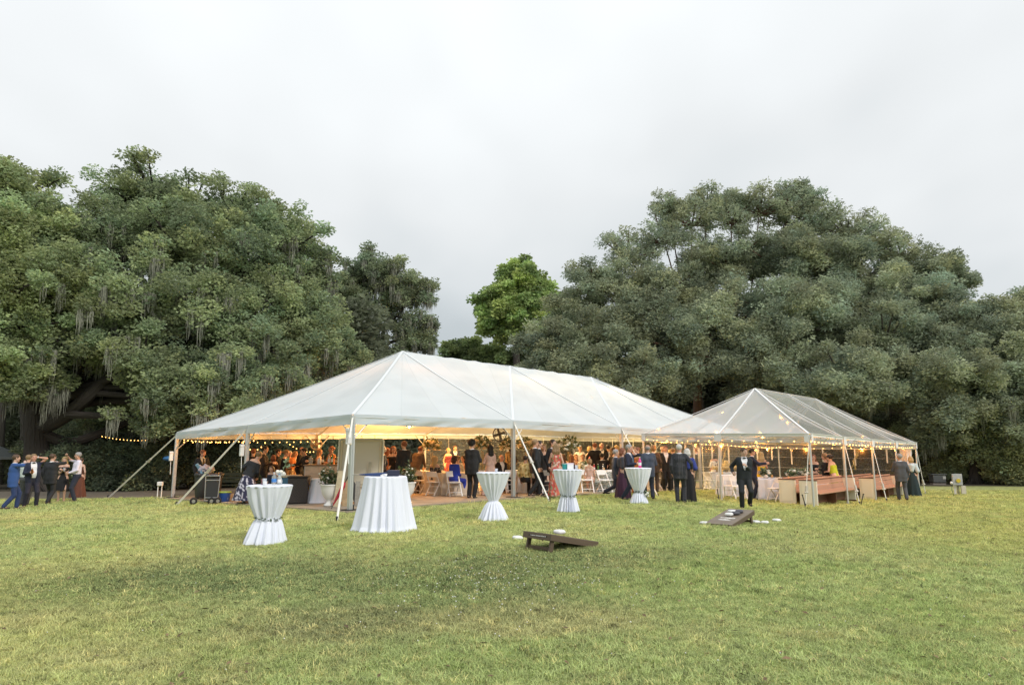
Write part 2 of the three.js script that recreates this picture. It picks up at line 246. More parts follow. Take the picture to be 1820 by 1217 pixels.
const wt = thing('white_tent', 'large white frame tent with hipped vinyl roof, open sides and warm lights inside', 'tent', [0, 0, 0]);
const EAVE = 2.52;
const wp = (u, v, h = EAVE) => { const [x, z] = W(u, v); return [x, gy(x, z) + h, z]; };
const apY = [5.36, 5.29, 5.22];
const ridge = u => { const [x, z] = W(u, 6.1); return [x, lerp(apY[0], apY[2], (u - 6.1) / 12.2), z]; };
const outS = [-SX[0], -SX[1]], outL = [-LX[0], -LX[1]]; // outward normals of v=0 side and of u=0 end
{
  const U = [0, 6.1, 12.2, 18.3, 24.4], ap1 = ridge(6.1), ap2 = ridge(18.3);
  const tri = (a, b, c, s, k) => panelGeo(a, b, c, c, s, k);
  part('roof_panel', tri(wp(0, 0), wp(0, 6.1), ap1, .16, 1), M.vinyl, wt); part('roof_panel', tri(wp(0, 6.1), wp(0, 12.2), ap1, .16, 2), M.vinyl, wt);
  part('roof_panel', tri(wp(24.4, 0), wp(24.4, 6.1), ap2, .16, 3), M.vinyl, wt); part('roof_panel', tri(wp(24.4, 6.1), wp(24.4, 12.2), ap2, .16, 4), M.vinyl, wt);
  for (const v of [0, 12.2]) {
    part('roof_panel', tri(wp(0, v), wp(6.1, v), ap1, .17, 5 + v), M.vinyl, wt);
    for (const k of [1, 2]) { // the long panels fold along a diagonal
      const a = wp(U[k], v), b = wp(U[k + 1], v), c = ridge(U[k]), d = ridge(U[k + 1]);
      const g = new MB().add(panelGeo(a, b, d, d, .15, k * 3 + v)).add(panelGeo(c, d, a, a, .10, k * 5 + v));
      g.build('roof_panel', M.vinyl, wt);
    }
    part('roof_panel', tri(wp(18.3, v), wp(24.4, v), ap2, .17, 9 + v), M.vinyl, wt);
  }
  const ring = [...U.map(u => [u, 0]), [24.4, 6.1], ...[...U].reverse().map(u => [u, 12.2]), [0, 6.1]];
  const frame = new MB(), ties = new MB();
  ring.forEach(([u, v], i) => {
    const [u2, v2] = ring[(i + 1) % ring.length], a = wp(u, v), b = wp(u2, v2);
    const out = v === 0 && v2 === 0 ? outS : v === 12.2 && v2 === 12.2 ? SX : u === 0 && u2 === 0 ? outL : LX;
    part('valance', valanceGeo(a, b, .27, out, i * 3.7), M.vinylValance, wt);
    const lo = p => [p[0], p[1] - .07, p[2]];
    frame.bar(lo(a), lo(b), .035);
    for (let k = 1; k < 8; k++) { const s = k / 8, p = [lerp(a[0], b[0], s), lerp(a[1], b[1], s), lerp(a[2], b[2], s)]; ties.beam([p[0] - out[0] * .012, p[1] - .02, p[2] - out[1] * .012], [p[0] - out[0] * .012, p[1] - .27, p[2] - out[1] * .012], .03, .012); }
    // leg: box section with a channel, foot plate, two knee braces
    const [x, z] = W(u, v), g0 = gy(x, z), dirA = [LX, SX];
    const lm = new MB().beam([x, g0 + .06, z], [x, g0 + EAVE - .03, z], .105, .105, V(LX[0], 0, LX[1])).beam([x + out[0] * .055, g0 + .06, z + out[1] * .055], [x + out[0] * .055, g0 + EAVE - .1, z + out[1] * .055], .045, .02, V(LX[0], 0, LX[1]));
    const leg = lm.build('leg', M.alu, wt);
    new MB().box(.34, .02, .34, x, g0 + .072, z, 0, .8).bar([x + .12, g0 + .08, z + .1], [x + .12, g0 + .2, z + .1], .015).build('foot_plate', M.black, leg);
    const du = [[1, 0], [-1, 0], [0, 1], [0, -1]];
    for (const [p, q] of du) { const uu = u + p * .62, vv = v + q * .62; const onEdge = (uu >= 0 && uu <= 24.4 && vv >= 0 && vv <= 12.2) && ((v === 0 || v === 12.2) && q === 0 || (u === 0 || u === 24.4) && p === 0); if (onEdge) frame.bar([x, g0 + EAVE - .68, z], (p => [p[0], p[1] - .08, p[2]])(wp(uu, vv)), .02); }
  });
  const dn = (p, d = .13) => [p[0], p[1] - d, p[2]];
  for (const [a, b] of [[wp(0, 0), ap1], [wp(0, 12.2), ap1], [wp(24.4, 0), ap2], [wp(24.4, 12.2), ap2], [wp(0, 6.1), ap1], [wp(24.4, 6.1), ap2], [ap1, ap2], ...[6.1, 12.2, 18.3].flatMap(u => [[wp(u, 0), ridge(u)], [wp(u, 12.2), ridge(u)]])]) {
    const n = 6, q = t => { const p = [lerp(a[0], b[0], t), lerp(a[1], b[1], t), lerp(a[2], b[2], t)]; return dn(p, .10 + .12 * Math.sin(Math.PI * t)); };
    for (let i = 0; i < n; i++) frame.bar(q(i / n), q((i + 1) / n), .038);
  }
  { const up = (a, b) => { const sm = new MB(), n = 8, q = t => [lerp(a[0], b[0], t), lerp(a[1], b[1], t) - .07 * Math.sin(Math.PI * t) + .012, lerp(a[2], b[2], t)]; for (let i = 0; i < n; i++) sm.beam(q(i / n), q((i + 1) / n), .085, .010); sm.build('seam', M.vinylSeam, wt); };
    for (const [a, b] of [[wp(0, 0), ap1], [wp(0, 6.1), ap1], [wp(0, 12.2), ap1], [wp(24.4, 0), ap2], [ap1, ridge(12.2)], [ridge(12.2), ap2], ...[6.1, 12.2, 18.3].map(u => [wp(u, 0), ridge(u)]), [wp(6.1, 0), ridge(12.2)], [wp(12.2, 0), ridge(18.3)]]) up(a, b); }
  for (const u of [6.1, 12.2, 18.3]) { const p = dn(ridge(u), .2); frame.bar(dn(p, .9), p, .03); }
  frame.build('frame', M.alu, wt);
  ties.build('valance_ties', M.strap, wt).userData.kind = 'stuff';
  // see-through side wall panels hung along the far side and the far end
  for (const [a, b, k] of [[[12.2, 12.1], [18.3, 12.1], 1], [[18.3, 12.1], [24.3, 12.1], 2], [[24.3, 12.1], [24.3, 6.1], 3], [[24.3, 6.1], [24.3, .1], 4]]) {
    const p = wp(...a, EAVE - .1), q = wp(...b, EAVE - .1), wall = part('clear_side_wall', valanceGeo(p, q, 2.35, [0.3, .3], k * 2.2, 40), M.clearWall, wt);
    const st = new MB(); for (const h of [.75, 1.5]) st.beam([p[0], p[1] - h, p[2]], [q[0], q[1] - h, q[2]], .02, .006);
    for (const s of [.25, .5, .75]) st.beam([lerp(p[0], q[0], s), p[1] - .05, lerp(p[2], q[2], s)], [lerp(p[0], q[0], s), p[1] - 2.3, lerp(p[2], q[2], s)], .03, .006, V(LX[0], 0, LX[1]));
    st.build('webbing', M.strap, wall);
  }
}
// ratchet straps from eave to ground
const ratchetMat = mat(.55, .53, .48, .5, { metalness: .3 });
function guy(label, a, b, w = .05, ratchet = .42, group = 'guy straps of the white tent') {
  const t = thing('guy_strap', label, 'guy strap', [b[0], b[1], b[2]], 0, group), o = p => [p[0] - b[0], p[1] - b[1], p[2] - b[2]];
  const m = V(lerp(b[0], a[0], ratchet), lerp(b[1], a[1], ratchet), lerp(b[2], a[2], ratchet)), mm = [m.x, m.y, m.z];
  new MB().beam(o(a), o(mm), w * .9, .012, V(.6, 0, 1)).beam(o(mm), o(b), w, .02, V(.6, 0, 1)).build('strap', M.strap, t);
  if (ratchet > .05) { const d = V(a[0] - b[0], a[1] - b[1], a[2] - b[2]).normalize(); const e = [mm[0] + d.x * .2, mm[1] + d.y * .2, mm[2] + d.z * .2]; new MB().beam(o(mm), o(e), .075, .05, V(.6, 0, 1)).bar(o([mm[0] - .06, mm[1], mm[2]]), o([mm[0] + .06, mm[1], mm[2]]), .03).build('ratchet', ratchetMat, t); }
  new MB().bar([0, -.1, 0], [(b[0] - a[0]) * .02, .09, (b[2] - a[2]) * .02], .018).ball(.03, 0, .09, 0).build('stake', M.black, t);
}
guy('white ratchet strap from the far left tent corner down to the grass', wp(0, 12.2, EAVE - .08), on(-16.343,-27.951), .055, .58);
guy('white strap slanting across the trash cans to a black stake', wp(0, 6.1, EAVE - .06), on(-11.092,-22.851), .06, .42);
guy('white strap in front of the nearest tent leg with a ratchet near its top', wp(0, 0, EAVE - .02), on(-3.991,-15.79), .05, .70);
guy('strap with silver ratchet crossing in front of the two men in dark suits', wp(6.1, 0, EAVE - .02), on(1.154,-21.171), .05, .47);
guy('strap from the tent leg behind the purple dress, partly hidden by guests', wp(12.2, 0, EAVE - .02), on(5.231,-24.7), .045, .4);

// ---------- clear-top tent ----------
const C0 = [9.3, -21.3], CW = (u, v) => [C0[0] + LX[0] * u + SX[0] * v, C0[1] + LX[1] * u + SX[1] * v];
const CE = 2.24, cp = (u, v, h = CE) => { const [x, z] = CW(u, v); return [x, gy(x, z) + h, z]; };
const cr = u => { const [x, z] = CW(u, 3.05); return [x, lerp(3.80, 3.72, (u - 3.05) / 6.1), z]; };
const ct = thing('clear_tent', 'smaller frame tent with transparent vinyl roof, white webbing edges and glowing string lights', 'tent', [0, 0, 0]);
{
  const U = [0, 3.05, 6.1, 9.15, 12.2], a1 = cr(3.05), a2 = cr(9.15), S = .07;
  const tri = (a, b, c, k) => part('clear_roof_panel', panelGeo(a, b, c, c, S, k, 8, 10), M.clear, ct);
  tri(cp(0, 0), cp(0, 3.05), a1, 1); tri(cp(0, 3.05), cp(0, 6.1), a1, 2); tri(cp(12.2, 0), cp(12.2, 3.05), a2, 3); tri(cp(12.2, 3.05), cp(12.2, 6.1), a2, 4);
  for (const v of [0, 6.1]) {
    tri(cp(0, v), cp(3.05, v), a1, 5 + v);
    for (const k of [1, 2]) part('clear_roof_panel', panelGeo(cp(U[k], v), cp(U[k + 1], v), cr(U[k]), cr(U[k + 1]), S, k + v, 8, 10), M.clear, ct);
    tri(cp(9.15, v), cp(12.2, v), a2, 7 + v);
  }
  const web = (a, b, w = .07) => { const mb = new MB(), up = V(0, 1, 0); const n = 6; const q = t => { const d = S * .45 * Math.sin(Math.PI * t) * (Math.abs(a[1] - b[1]) > .5 ? 1 : 0) - .012; return [lerp(a[0], b[0], t), lerp(a[1], b[1], t) - d, lerp(a[2], b[2], t)]; }; for (let i = 0; i < n; i++) mb.beam(q(i / n), q((i + 1) / n), w, .012, up); mb.build('webbing', M.whitePlastic, ct); };
  for (const [u, v] of [[0, 0], [0, 3.05], [0, 6.1], [3.05, 0], [3.05, 6.1]]) web(cp(u, v), a1);
  for (const [u, v] of [[12.2, 0], [12.2, 3.05], [12.2, 6.1], [9.15, 0], [9.15, 6.1]]) web(cp(u, v), a2);
  for (const v of [0, 6.1]) web(cp(6.1, v), cr(6.1));
  web(a1, a2);
  const ring = [...U.map(u => [u, 0]), [12.2, 3.05], ...[...U].reverse().map(u => [u, 6.1]), [0, 3.05]];
  const frame = new MB();
  ring.forEach(([u, v], i) => {
    const [u2, v2] = ring[(i + 1) % ring.length], a = cp(u, v), b = cp(u2, v2);
    const out = v === 0 && v2 === 0 ? outS : v === 6.1 && v2 === 6.1 ? SX : u === 0 && u2 === 0 ? outL : LX;
    part('clear_valance', valanceGeo(a, b, .24, out, i * 2.9, 14), M.clear, ct);
    const oa = [a[0] + out[0] * .04, a[1], a[2] + out[1] * .04], ob = [b[0] + out[0] * .04, b[1], b[2] + out[1] * .04];
    new MB().beam([oa[0] - out[0] * .04, oa[1] + .012, oa[2] - out[1] * .04], [ob[0] - out[0] * .04, ob[1] + .012, ob[2] - out[1] * .04], .17, .014, V(0, 1, 0)).beam([oa[0], oa[1] - .025, oa[2]], [ob[0], ob[1] - .025, ob[2]], .012, .10).build('eave_webbing', M.whitePlastic, ct);
    frame.bar([a[0], a[1] - .06, a[2]], [b[0], b[1] - .06, b[2]], .03);
    frame.bar([a[0] - out[0] * .05, a[1] - .27, a[2] - out[1] * .05], [b[0] - out[0] * .05, b[1] - .27, b[2] - out[1] * .05], .022);
    const [x, z] = CW(u, v), g0 = gy(x, z), leg = new MB().bar([x, g0, z], [x, g0 + CE - .02, z], .035, .035, 10).bar([x, g0 + 1.02, z], [x, g0 + 1.08, z], .040, .040, 10).build('leg', M.alu, ct);
    new MB().box(.16, .012, .16, x, g0 + .012, z).build('foot_plate', M.steel, leg);
    // white reinforced patch at the pole
    const e = (t, o2) => [lerp(a[0], b[0], t) + o2[0] * .065, lerp(a[1], b[1], t) - .12, lerp(a[2], b[2], t) + o2[1] * .065];
    const pm = new MB(); const p0 = e(0, out), p1 = e(.045, out); pm.beam(p0, p1, .26, .012, V(out[0], 0, out[1]));
    const [u0, v0] = ring[(i + ring.length - 1) % ring.length], c = cp(u0, v0), out0 = v === 0 && v0 === 0 ? outS : v === 6.1 && v0 === 6.1 ? SX : u === 0 && u0 === 0 ? outL : LX;
    const r0 = [a[0] + out0[0] * .065, a[1] - .12, a[2] + out0[1] * .065], r1 = [lerp(a[0], c[0], .045) + out0[0] * .065, a[1] - .12, lerp(a[2], c[2], .045) + out0[1] * .065]; pm.beam(r0, r1, .26, .012, V(out0[0], 0, out0[1]));
    pm.build('corner_patch', M.whitePlastic, ct);
  });
  for (const [a, b] of [[cp(0, 0), a1], [cp(0, 6.1), a1], [cp(12.2, 0), a2], [cp(12.2, 6.1), a2], [cp(0, 3.05), a1], [cp(12.2, 3.05), a2], [a1, a2], ...[3.05, 6.1, 9.15].flatMap(u => [[cp(u, 0), cr(u)], [cp(u, 6.1), cr(u)]])]) {
    const n = 4, q = t => [lerp(a[0], b[0], t), lerp(a[1], b[1], t) - .06 - .07 * Math.sin(Math.PI * t), lerp(a[2], b[2], t)];
    for (let i = 0; i < n; i++) frame.bar(q(i / n), q((i + 1) / n), .028);
  }
  frame.build('frame', M.alu, ct);
  // transparent walls along the far long side and the far end, tied-up strips and seam lines
  for (const [a, b, k] of [[[3.05, 6.05], [6.1, 6.05], 1], [[6.1, 6.05], [9.15, 6.05], 2], [[9.15, 6.05], [12.15, 6.05], 3], [[12.15, 6.05], [12.15, 3.05], 4], [[12.15, 3.05], [12.15, .35], 5]]) {
    const p = cp(...a, CE - .25), q = cp(...b, CE - .25), wall = part('clear_side_wall', valanceGeo(p, q, 1.9, [.3, .2], k * 7.7, 24), M.clearWall, ct);
    const st = new MB(); for (const h of [.45, .95, 1.5]) st.beam([p[0], p[1] - h, p[2]], [q[0], q[1] - h, q[2]], .014, .006);
    for (const s of [.2, .7]) { st.beam([lerp(p[0], q[0], s), p[1], lerp(p[2], q[2], s)], [lerp(p[0], q[0], s), p[1] - .85 + .3 * s, lerp(p[2], q[2], s)], .06, .008, V(LX[0], 0, LX[1])); }
    st.build('webbing', M.strap, wall);
  }
}
const stakeLine = (label, a, b) => guy(label, a, b, .03, .2, 'guy straps of the clear tent');
stakeLine('thin white strap from the nearest clear tent corner to a black stake', cp(0, 0, CE - .02), on(9.002,-21.22));
stakeLine('thin white strap from the second right clear tent leg ending at a leaning black stake', cp(3.05, 0, CE - .02), on(11.577,-23.003));
stakeLine('thin strap with a hanging hook in front of the rear bench', cp(6.1, 0, CE - .02), on(13.666,-25.18));
stakeLine('thin strap leaning out from the far right clear tent corner towards the trees', cp(12.2, 0, CE - .02), on(18.288,-30.489));
stakeLine('thin white strap down beside the front middle leg of the clear tent', cp(0, 3.05, CE - .02), on(7.072,-23.676));
for (const [label, x, z, dx] of [['black steel stake standing by the strap at the nearest clear tent corner', 9.042,-21.234, -.10], ['black steel stake leaning right in front of the cream rear bench end', 11.431,-22.716, .14], ['black steel stake near the front middle leg of the clear tent', 7.021,-23.378, -.05]]) {
  const t = thing('steel_stake', label, 'stake', on(x, z), 0, 'steel stakes along the clear tent');
  new MB().bar([0, -.1, 0], [dx, .36, 0], .016).build('rod', M.black, t); new MB().bar([dx, .36, 0], [dx * 1.06, .385, 0], .024).build('head', M.black, t);
}
// ---------- string lights ----------
const bulbGeo = new THREE.SphereGeometry(.020, 8, 6);
function stringLight(label, pts, spacing, opt = {}) {
  const { sag = .12, lampEvery = 0, power = 1, drop = .05, r = 1 } = opt;
  const t = thing('string_light', label, 'string lights', pts[0], 0, opt.group), o = pts[0], path = [];
  for (let i = 0; i < pts.length - 1; i++) { const a = pts[i], b = pts[i + 1], L = Math.hypot(a[0] - b[0], a[1] - b[1], a[2] - b[2]), n = Math.max(2, Math.round(L / spacing)); for (let k = i ? 1 : 0; k <= n; k++) { const s = k / n; path.push([lerp(a[0], b[0], s) - o[0], lerp(a[1], b[1], s) - sag * 4 * s * (1 - s) - o[1], lerp(a[2], b[2], s) - o[2]]); } }
  const cord = new MB(), bulbs = new MB();
  path.forEach((p, i) => { if (i) cord.bar(path[i - 1], p, .007, .007, 4); cord.bar(p, [p[0], p[1] - drop, p[2]], .012, .012, 5); bulbs.add(bulbGeo.clone(), new THREE.Matrix4().makeScale(r, r * 1.15, r).setPosition(p[0], p[1] - drop - .028, p[2])); 
    if (lampEvery && i % lampEvery === (lampEvery >> 1)) { const l = new THREE.PointLight(0xffa040, power, 0, 2); l.position.set(p[0], p[1] - drop - .12, p[2]); l.shadow.radius = 2; l.castShadow = true; t.add(l); } });
  cord.build('cord', M.cord, t); bulbs.build('bulbs', M.bulb, t).userData.kind = 'stuff';
  return t;
}
{
  const e = (u, v, h = EAVE - .30) => wp(u, v, h);
  stringLight('warm string lights along the far left edge of the white tent', [e(.2, 12.0, EAVE - .22), e(.2, 6.1, EAVE - .42)], .36, { sag: .06, lampEvery: 6, power: .6 });
  stringLight('warm string lights along the far side of the white tent above the bar', [e(.2, 12.0), e(6.1, 12.0)], .32, { sag: .03, lampEvery: 6, power: .6 });
  stringLight('swag of warm bulbs hanging deep above the woman bending over', [[-10.249,1.841,-26], [-9.412,1.841,-26]], .13, { sag: .28 });
  stringLight('swag of warm bulbs hanging by the bar tent leg', [[-9.117,1.787,-28], [-8.134,1.491,-28]], .14, { sag: .10 });
  stringLight('string of amber bulbs hung between the trees left of the tent', [[-18.662,2.156,-31], [-16.676,1.979,-31]], .16, { sag: .06, r: .9 });
  const g = (u, v, h = CE - .13) => cp(u, v, h), G2 = 'string lights round the clear tent';
  stringLight('amber bulbs behind the front valance of the clear tent', [g(.12, 6.0), g(.12, 3.05), g(.12, .1)], .42, { sag: .04, lampEvery: 4, power: 1.1, r: 1.15 });
  stringLight('amber bulbs behind the right-hand valance of the clear tent above the benches', [g(.1, .12), g(3.05, .12), g(6.1, .12), g(9.15, .12), g(12.1, .12)], .34, { sag: .03, lampEvery: 5, power: 1.2, r: 1.2 });
  stringLight('amber bulbs along the far left edge of the clear tent', [g(.1, 5.98), g(3.05, 5.98), g(6.1, 5.98), g(9.15, 5.98), g(12.1, 5.98)], .4, { sag: .06, lampEvery: 6, power: 1.1 });
  stringLight('amber bulbs along the far end of the clear tent', [g(12.08, 6), g(12.08, 3.05), g(12.08, .1)], .4, { sag: .06, lampEvery: 6, power: 1.1 });
}
// hanging lamps high under the white roof
[[6.1, 6.1, 46, 0xffa048], [12.2, 6.1, 115, 0xffcd88], [18.3, 6.1, 170, 0xffd894], [9.2, 9.6, 75, 0xffb060]].forEach(([u, v, p, c], i) => {
  const [x, z] = W(u, v), top = lerp(EAVE, 5.3, Math.min(v, 12.2 - v) / 6.1) - .5 + (v === 6.1 ? 0 : -.15), y = Math.min(top - .5, 4.2);
  const t = thing('hanging_lamp', ['warm dome lamp hanging under the first tent peak', 'warm dome lamp hanging under the middle of the tent ridge', 'warm dome lamp hanging under the far tent peak', 'warm dome lamp hanging over the far side of the tent'][i], 'lamp', [x, y, z]);
  new MB().bar([0, .1, 0], [0, Math.max(.3, top - y + .3), 0], .008).build('cable', M.cord, t);
  new MB().lathe([[.02, .14], [.07, .12], [.17, .02], [.19, -.03], [.18, -.03], [.06, .09]], 18).build('shade', M.dark, t);
  new MB().ball(.055, 0, -.01, 0).build('bulb', new THREE.MeshStandardMaterial({ color: lin(1, .8, .5), emissive: new THREE.Color(c), emissiveIntensity: 6 }), t);
  const l = new THREE.PointLight(c, p, 0, 2); l.position.set(0, -.09, 0); l.shadow.radius = 4; l.castShadow = true; t.add(l);
});

// ---------- trees ----------
function leafClump(seed, n, R, L, Wd, flat, droop = 0) {
  const r = rng(seed), pos = [], idx = [], uv = [], nor = [];
  for (let i = 0; i < n; i++) {
    const a = r() * 6.283, cz = r() * 2 - 1, rr = R * Math.cbrt(.15 + .85 * r()), sq = Math.sqrt(1 - cz * cz);
    const c = V(Math.cos(a) * sq * rr, cz * rr * flat, Math.sin(a) * sq * rr);
    const d = V(Math.cos(a) + (r() - .5) * 1.4, (r() - .5) * 1.0 - droop, Math.sin(a) + (r() - .5) * 1.4).normalize();
    let s = V(r() - .5, (r() - .5) * .5, r() - .5).cross(d).normalize(); const l = L * (.6 + .7 * r()), w = Wd * (.6 + .7 * r()), k = pos.length / 3;
    const b = c.clone().addScaledVector(d, -l / 2), e = c.clone().addScaledVector(d, l / 2), m = c.clone().addScaledVector(d, l * .08), up = d.clone().cross(s).multiplyScalar(w * .25);
    const p1 = m.clone().addScaledVector(s, w / 2).add(up), p2 = m.clone().addScaledVector(s, -w / 2).add(up);
    for (const p of [b, p1, e, p2]) { pos.push(p.x, p.y, p.z); uv.push(0, 0); }
    idx.push(k, k + 1, k + 2, k, k + 2, k + 3);
  }
  return geoFrom(pos, null, uv, idx);
}
const leafMat = (r = 1, g = 1, b = 1) => new THREE.MeshPhysicalMaterial({ color: lin(r, g, b), roughness: .95, transmission: .45, thickness: 0, side: THREE.DoubleSide, specularIntensity: .45 });
const LM = leafMat();
const clumps = { oak: [1, 2, 3].map(s => leafClump(s * 11, 34, .42, .17, .085, .62)), broad: [1, 2].map(s => leafClump(s * 23, 26, .55, .34, .2, .7)), bush: [1, 2].map(s => leafClump(s * 37, 36, .40, .14, .075, .8)), fine: [1, 2].map(s => leafClump(s * 51, 30, .46, .20, .085, .75)) };
const mossGeo = (() => { // one hanging tuft of moss: thin ragged ribbons, 1 m long
  const r = rng(5), pos = [], idx = [], uv = [];
  for (let i = 0; i < 13; i++) {
    const a = r() * 6.283, x0 = (r() - .5) * .30, z0 = (r() - .5) * .22, L = .45 + .55 * r(), w0 = .018 + .03 * r(), n = 7, k = pos.length / 3; let x = x0, z = z0;
    for (let j = 0; j <= n; j++) { const t = j / n, w = w0 * (1 - t * .85) * (.6 + .8 * r()); x += (r() - .5) * .075 - x0 * .05; z += (r() - .5) * .06 - z0 * .03; pos.push(x - Math.cos(a) * w, -t * L, z - Math.sin(a) * w, x + Math.cos(a) * w, -t * L, z + Math.sin(a) * w); uv.push(0, t, 1, t); }
    for (let j = 0; j < n; j++) { const q = k + j * 2; idx.push(q, q + 1, q + 2, q + 1, q + 3, q + 2); }
  }
  return geoFrom(pos, null, uv, idx);
})();
const mossMat = mat(.25, .255, .205, .95, { side: THREE.DoubleSide });
const barkMat = (r, g, b) => mat(r, g, b, .95, { bumpMap: barkBump, bumpScale: .06 });
const barkDark = barkMat(.05, .042, .036), barkRed = barkMat(.16, .095, .065), barkGrey = barkMat(.11, .098, .082);
function limb(pts, r0, r1, seed, n = 9) { // tapered, knotty tube along points
  const c = new THREE.CatmullRomCurve3(pts.map(p => V(...p))), len = c.getLength(), m = Math.max(4, Math.min(26, Math.round(len / .45))), fr = c.computeFrenetFrames(m), pos = [], uv = [], idx = [];
  for (let i = 0; i <= m; i++) {
    const t = i / m, p = c.getPointAt(t), r = lerp(r0, r1, Math.pow(t, .8));
    for (let j = 0; j <= n; j++) { const a = j / n * 6.283, nn = fr.normals[i], bb = fr.binormals[i], q = r * (1 + .35 * (fbm(p.x + Math.cos(a) * .6 + seed, p.y * .7, p.z + Math.sin(a) * .6, 3) - .5)); pos.push(p.x + q * (Math.cos(a) * nn.x + Math.sin(a) * bb.x), p.y + q * (Math.cos(a) * nn.y + Math.sin(a) * bb.y), p.z + q * (Math.cos(a) * nn.z + Math.sin(a) * bb.z)); uv.push(j / n * Math.max(1, Math.round(r * 4)), t * len * .5); }
  }
  for (let i = 0; i < m; i++) for (let j = 0; j < n; j++) { const a = i * (n + 1) + j, b = a + n + 1; idx.push(a, b, a + 1, a + 1, b, b + 1); }
  return geoFrom(pos, null, uv, idx);
}
// blobs: [x, y, z, radius] in metres; the crown is built of leaf sprays on smaller lobes round each blob
function tree(name, label, group, o) {
  const { base, blobs, kind = 'oak', color, seed, trunkR, fork, moss = 0, bark = barkDark, dens = 1, sc = 1, flat = .72, loose = 0, extra = [], airy = 99, airyD = .36 } = o;
  const r = rng(seed * 97 + 5), t = thing(name, label, kind === 'bush' && !trunkR ? 'shrub' : 'tree', base, 0, group), mats = clumps[kind].map(() => []), cols = clumps[kind].map(() => []), ms = [];
  const q = new THREE.Quaternion(), e = new THREE.Euler(), limbs = [];
  for (const [bx, by, bz, br] of blobs) {
    const X = bx - base[0], Y = by - base[1], Z = bz - base[2];
    const ns = Math.round(7 + br * 1.5), subs = [[X, Y, Z, br * .5]];
    for (let i = 0; i < 5 + br * 2; i++) { const a = r() * 6.283, cy = r() * 1.35 - .35, sq = Math.sqrt(1 - Math.min(.98, cy * cy)), rad = br * (.95 + .42 * r()); subs.push([X + Math.cos(a) * sq * rad, Y + cy * rad * flat * 1.1, Z + Math.sin(a) * sq * rad, br * (.12 + .10 * r())]); }
    for (let i = 0; i < ns; i++) {
      const g = i + .5, cy = 1 - 1.7 * g / ns, sq = Math.sqrt(Math.max(0, 1 - cy * cy)), a = g * 2.39996 + r() * 1.6, rad = br * (.5 + .52 * r() + loose * r());
      subs.push([X + Math.cos(a) * sq * rad, Y + cy * rad * flat, Z + Math.sin(a) * sq * rad, br * (.17 + .30 * r() * r() + .06 * r())]);
    }
    subs.forEach(([x, y, z, sr], si) => {
      const n = Math.round(62 * Math.max(sr, .36) ** 2 * dens / (sc * sc) * (by > airy ? airyD : 1)) + 3, tone = .72 + .56 * r(), warm = (r() - .5) * .2;
      for (let i = 0; i < n; i++) {
        const a = r() * 6.283, cy = r() * 1.9 - .9, sq = Math.sqrt(Math.max(0, 1 - cy * cy)), rad = sr * (.30 + 1.0 * Math.sqrt(r()) + (r() < .12 ? .5 * r() : 0));
        const p = V(x + Math.cos(a) * sq * rad, y + cy * rad * .8, z + Math.sin(a) * sq * rad), k = Math.floor(r() * mats.length), s = sc * (.75 + .55 * r());
        e.set((r() - .5) * .9, r() * 6.283, (r() - .5) * .9); q.setFromEuler(e);
        mats[k].push(new THREE.Matrix4().compose(p, q, V(s, s, s)));
        const v = tone * (.6 + .8 * r()), yl = warm + (r() - .5) * .2; cols[k].push(lin(color[0] * v * (1 + yl), color[1] * v * (1 + yl * .35), color[2] * v * (1 - yl * .5)));
      }
      if (moss && r() < moss && y + base[1] < moss * 26) { const c = 3 + Math.floor(r() * 6); for (let i = 0; i < c; i++) { const a = r() * 6.283, d = sr * (.3 + .6 * r()), L = .5 + 1.5 * r() * r() + .2; e.set(0, r() * 6.283, 0); q.setFromEuler(e); ms.push(new THREE.Matrix4().compose(V(x + Math.cos(a) * d, y - sr * .2 + .2 * r(), z + Math.sin(a) * d), q, V(.5 + .5 * r(), L, .5 + .5 * r()))); } }
      if (trunkR && si) limbs.push([[X, Y - br * .15, Z], [lerp(X, x, .55), lerp(Y, y, .5) - .1, lerp(Z, z, .55)], [x, y, z], .05 + br * .018]);
    });
    if (trunkR && fork) { const f = [fork[0] - base[0], fork[1] - base[1], fork[2] - base[2]], D = Math.hypot(X - f[0], Y - f[1], Z - f[2]); limbs.push([f, [lerp(f[0], X, .35) + (r() - .5) * .8, lerp(f[1], Y, .42) + (r() - .2) * .6, lerp(f[2], Z, .35) + (r() - .5) * .8], [lerp(f[0], X, .72) + (r() - .5) * .6, lerp(f[1], Y, .74), lerp(f[2], Z, .72) + (r() - .5) * .6], [X, Y, Z], clamp(trunkR * .42 - D * .006, .10, .5)]); }
  }
  if (trunkR) {
    const f = [fork[0] - base[0], fork[1] - base[1], fork[2] - base[2]], tm = new MB();
    tm.add(limb([[0, -.3, 0], [f[0] * .2 - .1 * trunkR, f[1] * .35, f[2] * .2], [f[0] * .7, f[1] * .75, f[2] * .7], [f[0], f[1] + .4, f[2]]], trunkR, trunkR * .68, seed, 14));
    for (let i = 0; i < 6; i++) { const a = i * 1.05 + r(); tm.add(limb([[Math.cos(a) * trunkR * .3, trunkR * 1.1, Math.sin(a) * trunkR * .3], [Math.cos(a) * trunkR * .95, trunkR * .35, Math.sin(a) * trunkR * .95], [Math.cos(a) * trunkR * 1.7, -.12, Math.sin(a) * trunkR * 1.7]], trunkR * .45, trunkR * .14, seed + i)); }
    tm.build('trunk', bark, t);
    const lm = new MB(); for (const L of limbs) { const w = L[L.length - 1]; lm.add(limb(L.slice(0, -1), w, w * .38, seed + w * 9, 6)); }
    for (const [w0, w1, ...pts] of extra) lm.add(limb(pts.map(p => [p[0] - base[0], p[1] - base[1], p[2] - base[2]]), w0, w1, seed + w0, 9));
    lm.build('branches', bark, t);
  }
